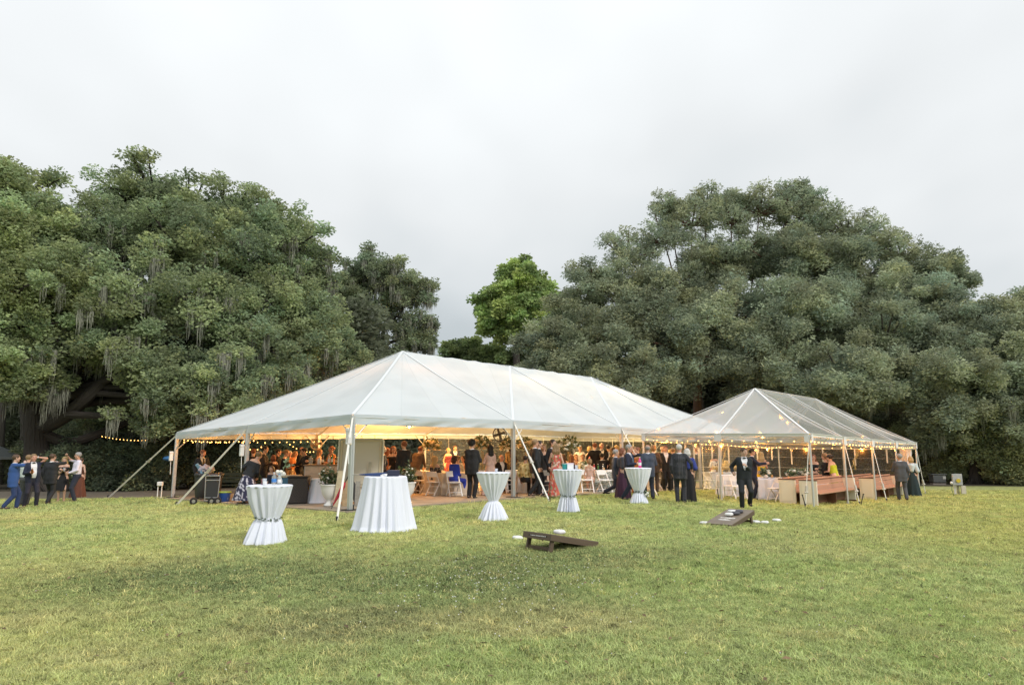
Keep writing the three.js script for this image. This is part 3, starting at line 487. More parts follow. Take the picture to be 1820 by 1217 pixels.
  clumps[kind].forEach((g, k) => { if (mats[k].length) tag(inst('crown', g, LM, mats[k], cols[k], t), null, null, null, 'stuff'); });
  if (ms.length) tag(inst('hanging_moss', mossGeo, mossMat, ms, null, t), null, null, null, 'stuff');
  return t;
}
const B = (r, x, y, z) => [x, y, z, r];
const oakL = [.315, .38, .20], oakD = [.275, .33, .19], oakR = [.36, .405, .265], lime = [.38, .49, .17];
tree('live_oak', 'pale green live oak cut off by the left edge of the photo', null, { base: on(-27.5, -33), fork: [-27, 4.2, -33], trunkR: .6, seed: 1, color: [.38, .45, .22], moss: .3, dens: 1,
  blobs: [B(1.8, -24.015,13.599,-31), B(1.4, -22.684,12.079,-31.5), B(2.2, -23.468,11.313,-30), B(1.9, -22.371,10.337,-31), B(1.5, -22.171,9.669,-32.5), B(2.3, -22.29,8.67,-29.5), B(2.0, -21.779,8.486,-31), B(2.0, -26.215,13.458,-31), B(2.6, -26.338,10.118,-31), B(1.6, -22.097,7.098,-30), B(1.3, -22.13,5.063,-29)] });
tree('live_oak', 'huge dark live oak with moss and a thick trunk behind the guests at left', null, { base: on(-22.712,-33), fork: [-23.216,3.192,-33], trunkR: .68, seed: 2, color: oakL, moss: .5, dens: .82, airy: 14.2, airyD: .6, loose: .1,
  extra: [[.42, .2, [-22.925,2.513,-33], [-21.3,3.169,-32.5], [-19.878,4.208,-32], [-18.842,5.813,-33]], [.36, .16, [-23.263,4.151,-33], [-23.275,5.813,-33], [-23.16,7.359,-33], [-22.554,8.853,-34]], [.34, .15, [-23.422,3.329,-33], [-23.525,4.609,-32], [-23.777,6.35,-31]], [.3, .15, [-22.76,2.243,-33], [-21.818,1.841,-33.5], [-20.233,2.4,-34], [-19.152,3.142,-35]]],
  blobs: [B(1.9, -21.007,15.141,-35), B(2.0, -19.666,15.334,-35.5), B(1.9, -17.999,14.707,-36), B(2.1, -15.933,14.218,-36), B(2.0, -13.882,13.407,-36.5), B(1.9, -12.441,12.906,-37), B(1.7, -11.567,11.267,-37), B(2.4, -19.678,12.449,-34), B(2.5, -16.968,11.54,-34), B(2.5, -14.399,10.901,-35), B(2.3, -12.247,9.276,-36), B(2.2, -21.182,11.238,-34), B(2.5, -19.888,8.394,-32.5), B(2.5, -17.264,8.394,-32.5), B(2.4, -14.817,7.785,-33), B(2.3, -12.94,6.881,-34.5), B(2.1, -11.229,7.184,-36.5), B(1.7, -20.007,6.024,-31.5), B(1.9, -17.157,5.299,-31), B(2.0, -15.001,4.258,-31), B(1.8, -13.651,4.878,-32), B(1.8, -13.033,3.543,-32), B(1.5, -15.925,2.843,-31), B(1.2, -21.903,7.049,-32), B(1.1, -22.026,4.174,-30), B(1.0, -21.651,4.777,-31), B(1.6, -11.148,9.269,-37.5), B(1.6, -12.105,4.841,-34.5), B(1.6, -9.891,6.444,-38) ] });
tree('live_oak', 'slender mossy oak with grey trunk rising behind the far left tent corner', null, { base: on(-17.957,-34.5), fork: [-18.18,3.691,-34.5], trunkR: .48, seed: 3, color: oakD, moss: .7, bark: barkGrey, dens: 1,
  blobs: [B(1.9, -18.808,6.065,-35), B(1.8, -16.671,5.828,-35.5), B(1.8, -21.056,4.933,-35.5), B(1.5, -16.35,3.099,-34), B(1.5, -14.722,2.978,-34.5), B(1.4, -20.309,3.163,-35.5)] });
tree('live_oak', 'mossy oak standing between the large left oak and the open sky gap', null, { base: on(-10.025,-50), fork: [-10.16,7.958,-50], trunkR: .5, seed: 4, color: oakD, moss: .75, dens: .85, loose: .15,
  blobs: [B(1.7, -10.921,14.646,-50), B(1.6, -8.976,13.987,-50), B(1.5, -7.456,12.894,-50), B(1.8, -12.348,12.677,-50), B(1.9, -9.761,11.592,-50), B(1.3, -7.399,10.3,-50), B(1.9, -11.95,9.338,-48), B(2.0, -10.086,8.039,-49), B(1.0, -6.954,9.231,-50), B(2.0, -12.612,7.182,-47), B(1.7, -8.413,7.004,-49), B(1.3, -11.336,14.234,-51)] });
tree('broadleaf_tree', 'bright lime green tree standing alone in the sky gap between the oaks', null, { base: on(0.499,-76), fork: [0.512,13.174,-76], trunkR: .55, seed: 5, kind: 'broad', color: lime, bark: barkDark, dens: .8, sc: 1.15, flat: .85,
  blobs: [B(2.0, 0.975,20.535,-76), B(2.0, -0.777,18.741,-76), B(2.1, 2.493,18.966,-77), B(2.0, -2.066,17.223,-76), B(2.2, 0.509,16.563,-75), B(2.0, 3.794,17.428,-77), B(1.7, 5.174,18.174,-78), B(1.4, -2.251,15.125,-76), B(1.9, 2.122,15.125,-76), B(1.6, 4.104,15.302,-77), B(1.5, -0.449,14.147,-76), B(1.7, 5.951,16.487,-78), B(1.5, 4.943,14.81,-78), B(1.4, 3.245,13.325,-77)] });
tree('broadleaf_tree', 'low rounded green trees at the foot of the lime green tree', null, { base: on(-4.374,-82), fork: [-4.461,10.266,-82], trunkR: .3, seed: 6, kind: 'broad', color: [.28, .35, .14], dens: .8, sc: 1,
  blobs: [B(1.6, -6.76,13.037,-82), B(1.8, -4.482,12.828,-82), B(1.9, -2.015,11.742,-80), B(1.9, -5.091,10.842,-81), B(2.0, 0.331,11.282,-79), B(1.8, -7.564,11.302,-82)] });
tree('live_oak', 'left part of the great spreading oak, with a red-brown trunk above the white roof', null, { base: on(13.622,-50), fork: [13.801,6.693,-50], trunkR: .42, seed: 7, color: oakR, moss: .14, bark: barkRed, kind: 'fine', dens: 1.2, loose: .16, airy: 15.6,
  blobs: [B(2.2, 11.887,17.621,-51), B(1.9, 14.144,18.995,-51), B(2.0, 8.814,15.972,-50), B(2.1, 6.484,13.311,-49), B(1.9, 4.575,11.393,-49), B(1.9, 3.843,8.928,-48), B(3.0, 11.072,12.883,-49), B(2.9, 7.953,9.983,-47), B(3.0, 12.082,8.777,-47), B(2.4, 5.794,7.453,-46), B(1.9, 2.269,8.663,-49), B(2.2, 8.276,6,-45), B(2.0, 10.554,5.519,-46), B(1.8, 3.019,7.3,-48), B(1.5, 15.62,20.983,-52), B(1.3, 12.657,20.416,-52)] });
tree('live_oak', 'middle part of the great spreading oak, with a leaning red-brown trunk', null, { base: on(16.106,-51), fork: [17.171,7.223,-51], trunkR: .45, seed: 8, color: oakR, moss: .12, bark: barkRed, kind: 'fine', dens: 1.2, loose: .16, airy: 16.6,
  blobs: [B(2.0, 17.587,19.569,-52), B(1.9, 19.881,20.274,-52), B(2.0, 22.381,20.51,-52), B(2.0, 24.11,19.335,-52), B(2.7, 16.632,15.581,-51), B(2.7, 20.16,16.032,-51), B(2.6, 23.172,15.307,-50), B(3.1, 16.287,10.987,-48), B(3.1, 19.536,10.793,-47), B(2.7, 15.063,7.453,-46), B(2.8, 17.924,6.947,-45), B(2.4, 19.457,5.351,-44), B(1.1, 23.026,22.079,-53), B(1.1, 18.463,21.451,-53), B(1.9, 16.866,5.136,-46)] });
tree('live_oak', 'right part of the great spreading oak, reaching over the clear tent', null, { base: on(26.514,-47), fork: [26.632,5.211,-47], trunkR: .5, seed: 9, color: oakR, moss: .28, bark: barkGrey, kind: 'fine', dens: 1.2, loose: .16, airy: 15.4,
  extra: [[.3, .12, [26.564,4.43,-47], [24.271,6.677,-46], [21.537,7.327,-45], [19.233,6.757,-45]], [.28, .12, [26.744,5.604,-47], [28.195,7.453,-46], [30.703,8.282,-45]]],
  blobs: [B(2.1, 26.23,18.078,-51), B(1.9, 27.822,17.084,-50), B(1.8, 29.283,15.685,-49), B(1.7, 30.424,14.126,-48), B(1.4, 31.986,13.283,-48), B(2.7, 25.552,13.74,-49), B(2.5, 27.216,12.015,-47), B(2.2, 28.875,10.598,-46), B(2.9, 23.065,9.983,-47), B(2.7, 25.033,8.473,-45), B(2.3, 27.004,7.573,-44), B(2.3, 20.876,5.534,-42), B(2.1, 22.748,4.833,-42), B(2.2, 24.848,4.833,-42), B(1.9, 29.28,9.242,-45)] });
tree('live_oak', 'grey-green oak at the right edge of the photo with a forked dark trunk', null, { base: on(27.629,-41), fork: [27.748,0.553,-41], trunkR: .38, seed: 10, color: [.36, .405, .265], moss: .2, bark: barkDark, kind: 'fine', dens: 1.2, loose: .14, airy: 10.6,
  extra: [[.26, .14, [27.73,0.387,-41], [27.193,1.717,-41], [26.548,3.736,-41]], [.26, .14, [27.73,0.387,-41], [28.713,1.717,-41], [29.989,4.075,-41]]],
  blobs: [B(1.7, 32.455,9.94,-43), B(1.7, 30.364,9.126,-43), B(1.8, 28.647,8.317,-43), B(1.9, 33.383,8.916,-42), B(2.0, 30.41,7.867,-41), B(2.0, 28.193,6.476,-41), B(2.0, 30.074,5.349,-40), B(1.9, 26.097,5.685,-40), B(1.8, 28.26,4.016,-40), B(1.7, 26.216,3.52,-40), B(1.8, 32.704,6.822,-41), B(1.6, 29.351,2.67,-39), B(1.3, 25.282,4.757,-41), B(1.2, 25.737,2.386,-41)] });
// shrubs and undergrowth
const shrubs = [['dark evergreen shrub directly behind the man in the white shirt', 158, 33.6], ['dark evergreen shrub below the string of amber bulbs', 205, 34.4], ['dark evergreen shrub behind the long left guy strap', 250, 34.0], ['dark shrub seen behind the far left tent leg', 300, 34.8], ['dark shrub seen under the tent behind the trash cans', 355, 35.2], ['dark shrub seen under the tent left of the bending woman', 410, 36.0], ['dark shrub behind the bar queue', 470, 36.0], ['dark shrub behind the bar counter', 540, 38.0], ['dark shrub behind the upright folding table', 610, 40.5]];
shrubs.forEach(([label, px, F], i) => { const x0 = (px - 910) / 1200 * F * .99, z0 = -F, y0 = gy(x0, z0), r = rng(300 + i); const bl = []; for (let k = 0; k < 5; k++) bl.push([x0 + (r() - .5) * 2, y0 + .55 + r() * (1.0 + (px > 400 ? .8 : 0)), z0 + (r() - .5) * 1.2, .75 + .35 * r()]); tree('shrub', label, 'evergreen shrubs along the gravel path', { base: [x0, y0, z0], blobs: bl, kind: 'bush', color: [.17, .215, .125], seed: 40 + i, dens: 1.5, flat: .8 }); });
[['pale leafy undergrowth bush left of the electric meter', 1672, 43, 1.0], ['leafy undergrowth bush right of the electric meter', 1765, 42, 1.1], ['leafy undergrowth bush at the right edge of the lawn', 1812, 40, 1.2], ['low pale bush between the utility box and the meter', 1690, 44, .8], ['dark undergrowth bush behind the far clear tent corner', 1640, 46, 1.3], ['bushy undergrowth behind the clear tent wall', 1560, 47, 1.4], ['shaded undergrowth behind the church benches', 1490, 49, 1.4], ['shaded undergrowth behind the dancing man', 1400, 50, 1.4], ['shaded undergrowth beyond the dessert table', 1300, 51, 1.4], ['bush beyond the far tent wall', 1110, 55, 1.4], ['bush beyond the middle of the tent', 790, 52, 1.4], ['bush beyond the tall flower arrangement', 700, 48, 1.4], ['leafy bush under the oak behind the left guests', 30, 42, 1.3], ['leafy bush beside the thick oak trunk', 110, 38, 1.3]].forEach(([label, px, F, s], i) => {
  const x0 = (px - 910) / 1200 * F * .985, y0 = gy(x0, -F), r = rng(500 + i), bl = []; for (let k = 0; k < 6; k++) bl.push([x0 + (r() - .5) * 3.2 * s, y0 + .5 + r() * 2.2 * s, -F + (r() - .5) * 2, (.8 + .5 * r()) * s]);
  tree('shrub', label, null, { base: [x0, y0, -F], blobs: bl, kind: 'bush', color: i < 4 ? [.34, .38, .20] : [.19, .22, .125], seed: 70 + i, dens: 1.1, sc: 1.1 });
});
{ // wood behind everything, one dark mass
  const r = rng(901), mats = [], cols = [], q = new THREE.Quaternion(), e = new THREE.Euler();
  const add = (x, y, z, s, c) => { e.set((r() - .5), r() * 6.28, (r() - .5)); q.setFromEuler(e); mats.push(new THREE.Matrix4().compose(V(x, y, z), q, V(s, s, s))); const v = .6 + .7 * r(); cols.push(lin(c[0] * v, c[1] * v, c[2] * v)); };
  for (let i = 0; i < 21000; i++) {
    const x = -75 + 155 * r(), edge = x < -9 ? 42 : x < 6 ? lerp(42, 62, (x + 9) / 15) : x < 22 ? lerp(62, 56, (x - 6) / 16) : 52, F = edge + r() * r() * 14, top = (5.5 + 4.5 * fbm(x * .11, 3, 5, 3) + (x < -9 ? 2 : x > 12 ? 3.5 : -1.6)), y = -.6 + top * Math.pow(r(), .8);
    add(x, y, -F, 2.1 + 1.2 * r(), [.16, .185, .115]);
  }
  tag(inst('background_wood', clumps.oak[0], LM, mats, cols), 'dark mass of woodland behind the tents and oaks', 'woodland', null, 'stuff');
  const tm = new MB(); for (let i = 0; i < 34; i++) { const x = -60 + 120 * r(), F = (x < -9 ? 38 : 54) + 6 * r(), y = gy(x, -F); tm.add(limb([[x, y - .2, -F], [x + (r() - .5), y + 3, -F], [x + (r() - .5) * 2, y + 8, -F]], .14 + .2 * r(), .1, i, 7)); }
  tag(tm.build('woodland_trunks', barkGrey, null), 'slim trunks in the shade of the woodland', 'tree trunks', null, 'stuff');
}

// ---------- cocktail tables ----------
function clothGeo({ h, rTop, tieY = 0, tieR = .15, rBot, folds = 11, seed = 1, lean = 0 }) {
  const r = rng(seed), ph = [r() * 6, r() * 6, r() * 6], NA = 132, rows = [], N = 40, pos = [], uv = [], idx = [];
  rows.push([0, h, 0], [rTop * .5, h + .001, 0], [rTop * .97, h, 0], [rTop, h - .008, .02]);
  for (let i = 1; i <= N; i++) {
    const y = h - .008 - (h - .008) * i / N, t = i / N; let R, amp;
    if (tieY) { if (y > tieY) { const s = (h - y) / (h - tieY); R = lerp(rTop, tieR, Math.pow(s, 1.1)); amp = .022 + .085 * sstep(0, .55, s); } else { const s = (tieY - y) / tieY; R = lerp(tieR, rBot, Math.pow(s, .62)); amp = .09 + .07 * s; } }
    else { R = lerp(rTop, rBot, Math.pow(t, 1.15)); amp = .018 + .050 * Math.pow(t, .7); }
    rows.push([R, Math.max(y, .006), amp, t]);
  }
  for (const [R, y, amp, t = 0] of rows) for (let j = 0; j <= NA; j++) {
    const a = j / NA * 6.28319, w = a * folds + ph[0] + 2.1 * Math.sin(a * 2 + ph[1]) + 1.3 * Math.sin(a * 3 + ph[2]) + .5 * Math.sin(a * 5 + ph[0]);
    let f = Math.pow(.5 + .5 * Math.sin(w), 1.6) * 2 - .8; f *= .25 + 1.3 * noise(Math.cos(a) * 2.2 + seed * 3, Math.sin(a) * 2.2, seed); f += .28 * Math.sin(w * 2.3 + 2 * t + ph[2]);
    const q = R * (1 + amp * f + .05 * t * Math.sin(a + ph[1]) + .03 * t * Math.sin(a * 2 + ph[0])), hem = t > .92 ? 1 + .10 * (fbm(Math.cos(a) * 2 + seed, Math.sin(a) * 2, 3, 3) - .4) * (t - .92) / .08 * 2 : 1;
    const yy = t > .9 ? y + Math.max(0, .018 * Math.sin(w * .5 + 1)) * (1 - (t - .9) * 4) : y;
    pos.push(Math.cos(a) * q * hem + lean * Math.max(0, (tieY - y)) * .5, yy, Math.sin(a) * q * hem); uv.push(j / NA * 3, y);
  }
  for (let i = 0; i < rows.length - 1; i++) for (let j = 0; j < NA; j++) { const a = i * (NA + 1) + j, b = a + NA + 1; idx.push(a, a + 1, b, a + 1, b + 1, b); }
  return geoFrom(pos, null, uv, idx);
}
function sprig(mb, x, y, z, n, R, L, seed, up = .4) { // small leaves round a point
  const r = rng(seed); for (let i = 0; i < n; i++) { const a = r() * 6.283, e = (r() - .3) * 2 * up, c = V(x + (r() - .5) * R, y + (r() - .5) * R, z + (r() - .5) * R), d = V(Math.cos(a) * Math.cos(e), Math.sin(e), Math.sin(a) * Math.cos(e)), s = d.clone().cross(V(0, 1, .2)).normalize(), l = L * (.6 + .8 * r()), w = l * .28; const p = [c, c.clone().addScaledVector(d, l * .5).addScaledVector(s, w), c.clone().addScaledVector(d, l), c.clone().addScaledVector(d, l * .5).addScaledVector(s, -w)]; mb.add(geoFrom(p.flatMap(q => [q.x, q.y, q.z]), null, [0, 0, 0, 0, 0, 0, 0, 0], [0, 1, 2, 0, 2, 3])); }
  return mb;
}
function cocktailTable(label, pos, o, turn = 0) {
  const t = thing('cocktail_table', label, 'table', pos, turn);
  new MB().bar([0, .02, 0], [0, o.h - .03, 0], .04).lathe([[0, .02], [.26, .02], [.27, .01], [0, .0]], 20).build('pedestal', M.steel, t);
  new MB().lathe([[0, o.h - .004], [o.rTop - .012, o.h - .004], [o.rTop - .008, o.h - .03], [0, o.h - .03]], 32).build('tabletop', M.whitePaint, t);
  const cl = part('tablecloth', clothGeo(o), M.linen, t);
  if (o.garland) { const mb = new MB(); for (let k = 0; k < 26; k++) { const a = k / 26 * 6.283; sprig(mb, Math.cos(a) * (o.tieR * 1.17), o.tieY + .02 * Math.sin(a * 2 + o.seed), Math.sin(a) * (o.tieR * 1.17), 5, .03, .055, k + o.seed * 50, .5); } mb.build('leaf_garland', M.leaf, cl); }
  return t;
}
cocktailTable('foreground cocktail table, cloth tied with a leaf garland, cups and bottle on top', on(-4.339,-12.343), { h: 1.01, rTop: .39, tieY: .43, tieR: .185, rBot: .315, folds: 17, seed: 3, garland: 1, lean: -.12 });
cocktailTable('cocktail table with untied white cloth draped wide to the grass', on(-2.573,-14.015), { h: 1.06, rTop: .42, rBot: .60, folds: 16, seed: 8 });
cocktailTable('bare-topped cocktail table with knotted white cloth next to the standing man in black', on(-0.417,-15.611), { h: 1.06, rTop: .385, tieY: .42, tieR: .095, rBot: .30, folds: 16, seed: 14 });
cocktailTable('cocktail table tied with a garland, tin bucket and white box on it', on(1.432,-17.638), { h: 1.06, rTop: .375, tieY: .40, tieR: .16, rBot: .25, folds: 17, seed: 21, garland: 1 });
cocktailTable('cocktail table beside the purple dress, garland at its waist, pink bottle on top', on(3.859,-20.995), { h: 1.06, rTop: .40, tieY: .33, tieR: .115, rBot: .24, folds: 19, seed: 29, garland: 1 });
// what stands on them
const cupMat = new THREE.MeshPhysicalMaterial({ color: lin(.85, .87, .9), roughness: .15, transmission: .6, thickness: 0, side: THREE.DoubleSide });
function cup(label, p, m = cupMat, h = .11, r = .04, grp) { const t = thing('plastic_cup', label, 'cup', p, 0, grp); new MB().lathe([[0, 0], [r * .75, .001], [r, h], [r * .94, h], [r * .7, .01], [0, .008]], 16).build('cup_body', m, t); return t; }
function bottle(name, label, cat, p, h, r, m, capM, lab, grp) {
  const t = thing(name, label, cat, p, 0, grp);
  new MB().lathe([[0, 0], [r, .004], [r, h * .62], [r * .9, h * .70], [r * .38, h * .82], [r * .36, h * .94], [0, h * .94]], 14).build('bottle_body', m, t);
  new MB().lathe([[0, h], [r * .42, h], [r * .42, h * .93], [0, h * .93]], 10).build('cap', capM, t);
  if (lab) new MB().lathe([[r * 1.03, h * .22], [r * 1.03, h * .5]], 14).build('label', lab, t); return t;
}
const glassGreen = new THREE.MeshPhysicalMaterial({ color: lin(.12, .35, .14), roughness: .08, transmission: .6, thickness: 0 }), glassBrown = new THREE.MeshPhysicalMaterial({ color: lin(.22, .09, .02), roughness: .08, transmission: .4, thickness: 0 }), glassClear = new THREE.MeshPhysicalMaterial({ color: lin(.9, .92, .9), roughness: .06, transmission: .8, thickness: 0 });
const blueLab = mat(.06, .22, .55, .5), whiteM = mat(.75, .75, .74, .5), pinkM = mat(.7, .06, .30, .4), tealM = mat(.02, .26, .24, .45), tanM = mat(.52, .40, .24, .6), blueM = mat(.018, .045, .14, .6), redM = mat(.42, .02, .04, .55);
{
  const T1 = on(-4.339,-12.343), s1 = (dx, dz) => [T1[0] + dx, T1[1] + 1.013, T1[2] + dz];
  bottle('water_bottle', 'clear water bottle with blue and white label on the foreground table', 'bottle', s1(.06, -.02), .22, .042, glassClear, whiteM, blueLab);
  bottle('water_bottle', 'half-empty water bottle with white label behind the clear bottle', 'bottle', s1(.13, -.08), .19, .038, glassClear, blueLab, whiteM);
  cup('clear plastic cup left of the water bottle on the foreground table', s1(-.12, -.05)); cup('clear cup with dark drink at the left edge of the foreground table', s1(-.18, -.14), new THREE.MeshPhysicalMaterial({ color: lin(.35, .12, .16), roughness: .15, transmission: .5, thickness: 0 }), .10); cup('small white paper cup nearest the front rim of the foreground table', s1(-.05, .12), whiteM, .07, .038);
  const fv = thing('bud_vase', 'small vase with white bloom and grey-green sprig on the foreground table', 'vase', s1(.12, -.16)); new MB().lathe([[0, 0], [.035, .0], [.045, .06], [.02, .13], [.025, .15]], 14).build('vase_body', cupMat, fv);
  sprig(new MB().bar([0, .12, 0], [.12, .46, 0], .005), .10, .36, 0, 26, .16, .07, 5, .9).build('sprig', M.leafPale, fv); const bl = new MB(); for (let k = 0; k < 7; k++) bl.ball(.04, Math.cos(k) * .05, .2 + .03 * Math.sin(k * 2), Math.sin(k * 1.9) * .05, 1, .8, 1, 8); bl.build('bloom', M.petal, fv);
  const T2 = on(-2.573,-14.015), s2 = (dx, dz, dy = 0) => [T2[0] + dx, T2[1] + 1.065 + dy, T2[2] + dz];
  const um = thing('umbrella', 'furled navy umbrella lying across the untied cocktail table', 'umbrella', s2(-.12, .02, .03), .12); new MB().lathe([[0, -.46], [.008, -.45], [.012, -.38], [.03, -.2], [.042, .05], [.05, .22], [.03, .27], [0, .28]], 12);
  { const g = new THREE.LatheGeometry([[0, -.46], [.012, -.38], [.03, -.2], [.042, .05], [.05, .22], [.03, .27], [0, .28]].map(p => new THREE.Vector2(p[0], p[1])), 12); g.rotateZ(-Math.PI / 2); part('canopy', g, blueM, um); new MB().bar([-.56, 0, 0], [-.42, 0, 0], .006).build('ferrule', M.steel, um); new MB().bar([.27, 0, 0], [.42, 0, 0], .014).build('handle', M.black, um); }
  const cb = thing('handbag', 'small dark blue clutch bag on the untied cocktail table', 'bag', s2(.15, .02), .1); new MB().rbox(.26, .11, .12, .03, 0, .055, 0).build('bag_body', mat(.02, .025, .05, .6), cb); new MB().rbox(.25, .04, .13, .015, 0, .10, .0).build('flap', mat(.025, .03, .06, .5), cb);
  const nb = thing('napkin', 'crumpled white napkin beside the clutch bag', 'napkin', s2(-.02, .14)); new MB().rbox(.12, .03, .1, .012, 0, .015, 0, .1, .4, .1).rbox(.09, .025, .08, .01, .02, .035, .01, -.2, 1, .2).build('napkin_fold', whiteM, nb);
  const T4 = on(1.432,-17.638), s4 = (dx, dz) => [T4[0] + dx, T4[1] + 1.063, T4[2] + dz];
  const tb = thing('bucket', 'small teal bucket at the left of the garlanded middle table', 'bucket', s4(-.08, .0)); new MB().lathe([[0, 0], [.055, 0], [.068, .15], [.06, .15], [.05, .01]], 16).build('bucket_body', tealM, tb); new MB().lathe([[.07, .15], [.073, .145], [.07, .14]], 16).build('rim', whiteM, tb);
  const wb = thing('gift_box', 'white box with pale print on the garlanded middle table', 'box', s4(.06, -.02), .2); new MB().rbox(.17, .15, .12, .008, 0, .075, 0).build('box_body', whiteM, wb); new MB().rbox(.178, .035, .128, .008, 0, .14, 0).build('lid', mat(.72, .62, .70, .6), wb);
  cup('clear plastic cup right of the white box on the garlanded table', s4(.22, .05));
  const T5 = on(3.859,-20.995); bottle('drink_bottle', 'tall bottle with bright pink drink on the table by the purple dress', 'bottle', [T5[0] + .06, T5[1] + 1.063, T5[2]], .32, .045, pinkM, whiteM, whiteM);
  const T3 = on(-0.417,-15.611); cup('small clear glass on the knotted-cloth table', [T3[0] + .06, T3[1] + 1.063, T3[2]], cupMat, .08, .035);
  const fb = thing('flower_bunch', 'small bunch of white flowers tied to the waist of the table by the purple dress', 'flowers', [T5[0] + .22, T5[1] + .28, T5[2] + .12]); sprig(new MB(), 0, 0, 0, 20, .12, .09, 3, .8).build('leaves', M.leafPale, fb); new MB().ball(.04, .02, .03, .03).ball(.035, -.03, -.01, .04).ball(.03, .04, -.05, .02).build('blooms', M.petal, fb);
}
// ---------- folding chairs ----------
function makeChair() {
  const t = thing('folding_chair', '', 'chair'), m = M.whitePlastic;
  for (const s of [-1, 1]) { new MB().beam([s * .205, .80, -.20], [s * .215, .0, .25], .035, .028, V(0, 0, 1)).build('side_rail', m, t); new MB().beam([s * .175, .455, .10], [s * .175, 0, -.24], .03, .028, V(0, 0, 1)).build('rear_leg', m, t); }
  new MB().rbox(.40, .032, .40, .012, 0, .445, .02, .03).build('seat', m, t);
  const bg = new THREE.BoxGeometry(.41, .17, .018, 8, 3, 1), p = bg.attributes.position; for (let i = 0; i < p.count; i++) { const x = p.getX(i); p.setZ(i, p.getZ(i) - .03 * (1 - (x / .2) ** 2)); if (p.getY(i) > .08) p.setY(i, p.getY(i) + .02 * (1 - (x / .2) ** 2)); } bg.computeVertexNormals(); bg.rotateX(-.18); bg.translate(0, .715, -.155); part('backrest', bg, m, t);
  new MB().bar([-.2, .46, -.01], [.2, .46, -.01], .014).bar([-.21, .12, .19], [.21, .12, .19], .013).build('front_crossbar', m, t); new MB().bar([-.17, .1, -.20], [.17, .1, -.20], .016).bar([-.17, .30, -.04], [.17, .30, -.04], .012).build('rear_crossbar', m, t);
  return t;
}
let chair0 = null;
const G1 = 'white folding chairs at the guest tables';
function chair(label, p, deg) { if (!chair0) { chair0 = makeChair(); chair0.position.set(...p); chair0.rotation.y = deg * D2R; tag(chair0, label, 'chair', G1); return chair0; } return dup(chair0, p, deg * D2R, label); }
chair('white folding chair under the blonde seated woman in black', fl(-2.668,-23.563), 150);
chair('white folding chair under the seated woman in the royal blue jacket', fl(-1.958,-23.124), 155);
chair('white folding chair in warm light left of the blonde seated woman', fl(-3.309,-26.025), 100);
chair('white folding chair just right of the standing man in black', fl(-1.129,-23.899), 165);
chair('white folding chair with a draped cover near the two men in dark suits', fl(1.188,-23.906), 160);
chair('empty white folding chair right of the garlanded middle table', fl(2.766,-25.514), 172);
chair('empty white folding chair in the middle of the row before the patterned cloth', fl(3.437,-25.709), 150);
chair('empty white folding chair with a red bag on it by the purple dress', fl(3.89,-26.218), 165);
chair('white folding chair standing behind the man in the grey-blue suit', fl(6.135,-29.611), 120);
chair('white folding chair at the front left of the clear tent', on(8.765,-30.53), 60);
chair('white folding chair left of the dancing man', on(7.835,-24.8), -160);
chair('white folding chair tucked close behind the dancing man', on(8.005,-24.4), 170);
chair('empty white folding chair beside the cream bench end', on(9.083,-23.7), -110);
chair('white folding chair far inside the white tent behind the white cloth', fl(-0.1,-24.6), -20);
chair('white folding chair at the left of the wood-topped table', fl(-3.3,-25), 40);
{ const p = fl(3.89,-26.218), rb = thing('handbag', 'red bag lying on a folding chair by the purple dress', 'bag', [p[0], p[1] + .47, p[2] - .03]); new MB().rbox(.24, .10, .18, .03, 0, .05, 0).build('bag_body', redM, rb); new MB().tube([[-.07, .09, 0], [-.04, .16, 0], [.04, .16, 0], [.07, .09, 0]], .008).build('handle', redM, rb); }
// ---------- guest tables ----------
const patCloth = mat(1, 1, 1, .7, { side: THREE.DoubleSide, map: dtex(256, (u, v) => { const n = fbm(u * 38, v * 38, 6, 3), k = n > .52 ? 1 : .38; return [.50 * k, .56 * k, .54 * k].map(toSRGB); }, true) });
patCloth.map.repeat.set(2, 2);
const warmCloth = mat(.58, .50, .40, .8, { side: THREE.DoubleSide });
function roundTable(label, p, r, cloth, seed) {
  const t = thing('round_table', label, 'table', p); new MB().lathe([[0, .74], [r - .02, .74], [r - .02, .71], [0, .71]], 36).bar([0, 0, 0], [0, .71, 0], .05).build('tabletop', M.whitePaint, t);
  part('tablecloth', clothGeo({ h: .75, rTop: r, rBot: r * 1.12, folds: 15, seed }), cloth, t); return t;
}
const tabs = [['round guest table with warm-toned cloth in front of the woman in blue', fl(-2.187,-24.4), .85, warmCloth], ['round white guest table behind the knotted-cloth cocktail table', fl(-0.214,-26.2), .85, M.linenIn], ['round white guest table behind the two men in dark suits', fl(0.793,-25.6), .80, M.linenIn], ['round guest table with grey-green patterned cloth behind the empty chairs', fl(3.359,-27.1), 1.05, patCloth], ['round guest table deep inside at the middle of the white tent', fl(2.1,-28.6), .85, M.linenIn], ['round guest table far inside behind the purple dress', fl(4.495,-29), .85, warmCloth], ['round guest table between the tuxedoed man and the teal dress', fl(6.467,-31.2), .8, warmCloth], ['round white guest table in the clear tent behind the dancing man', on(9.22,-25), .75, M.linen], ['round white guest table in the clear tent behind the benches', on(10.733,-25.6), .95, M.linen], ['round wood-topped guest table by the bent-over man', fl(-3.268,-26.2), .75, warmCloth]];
tabs.forEach(([l, p, r, c], i) => roundTable(l, p, r, c, 60 + i));
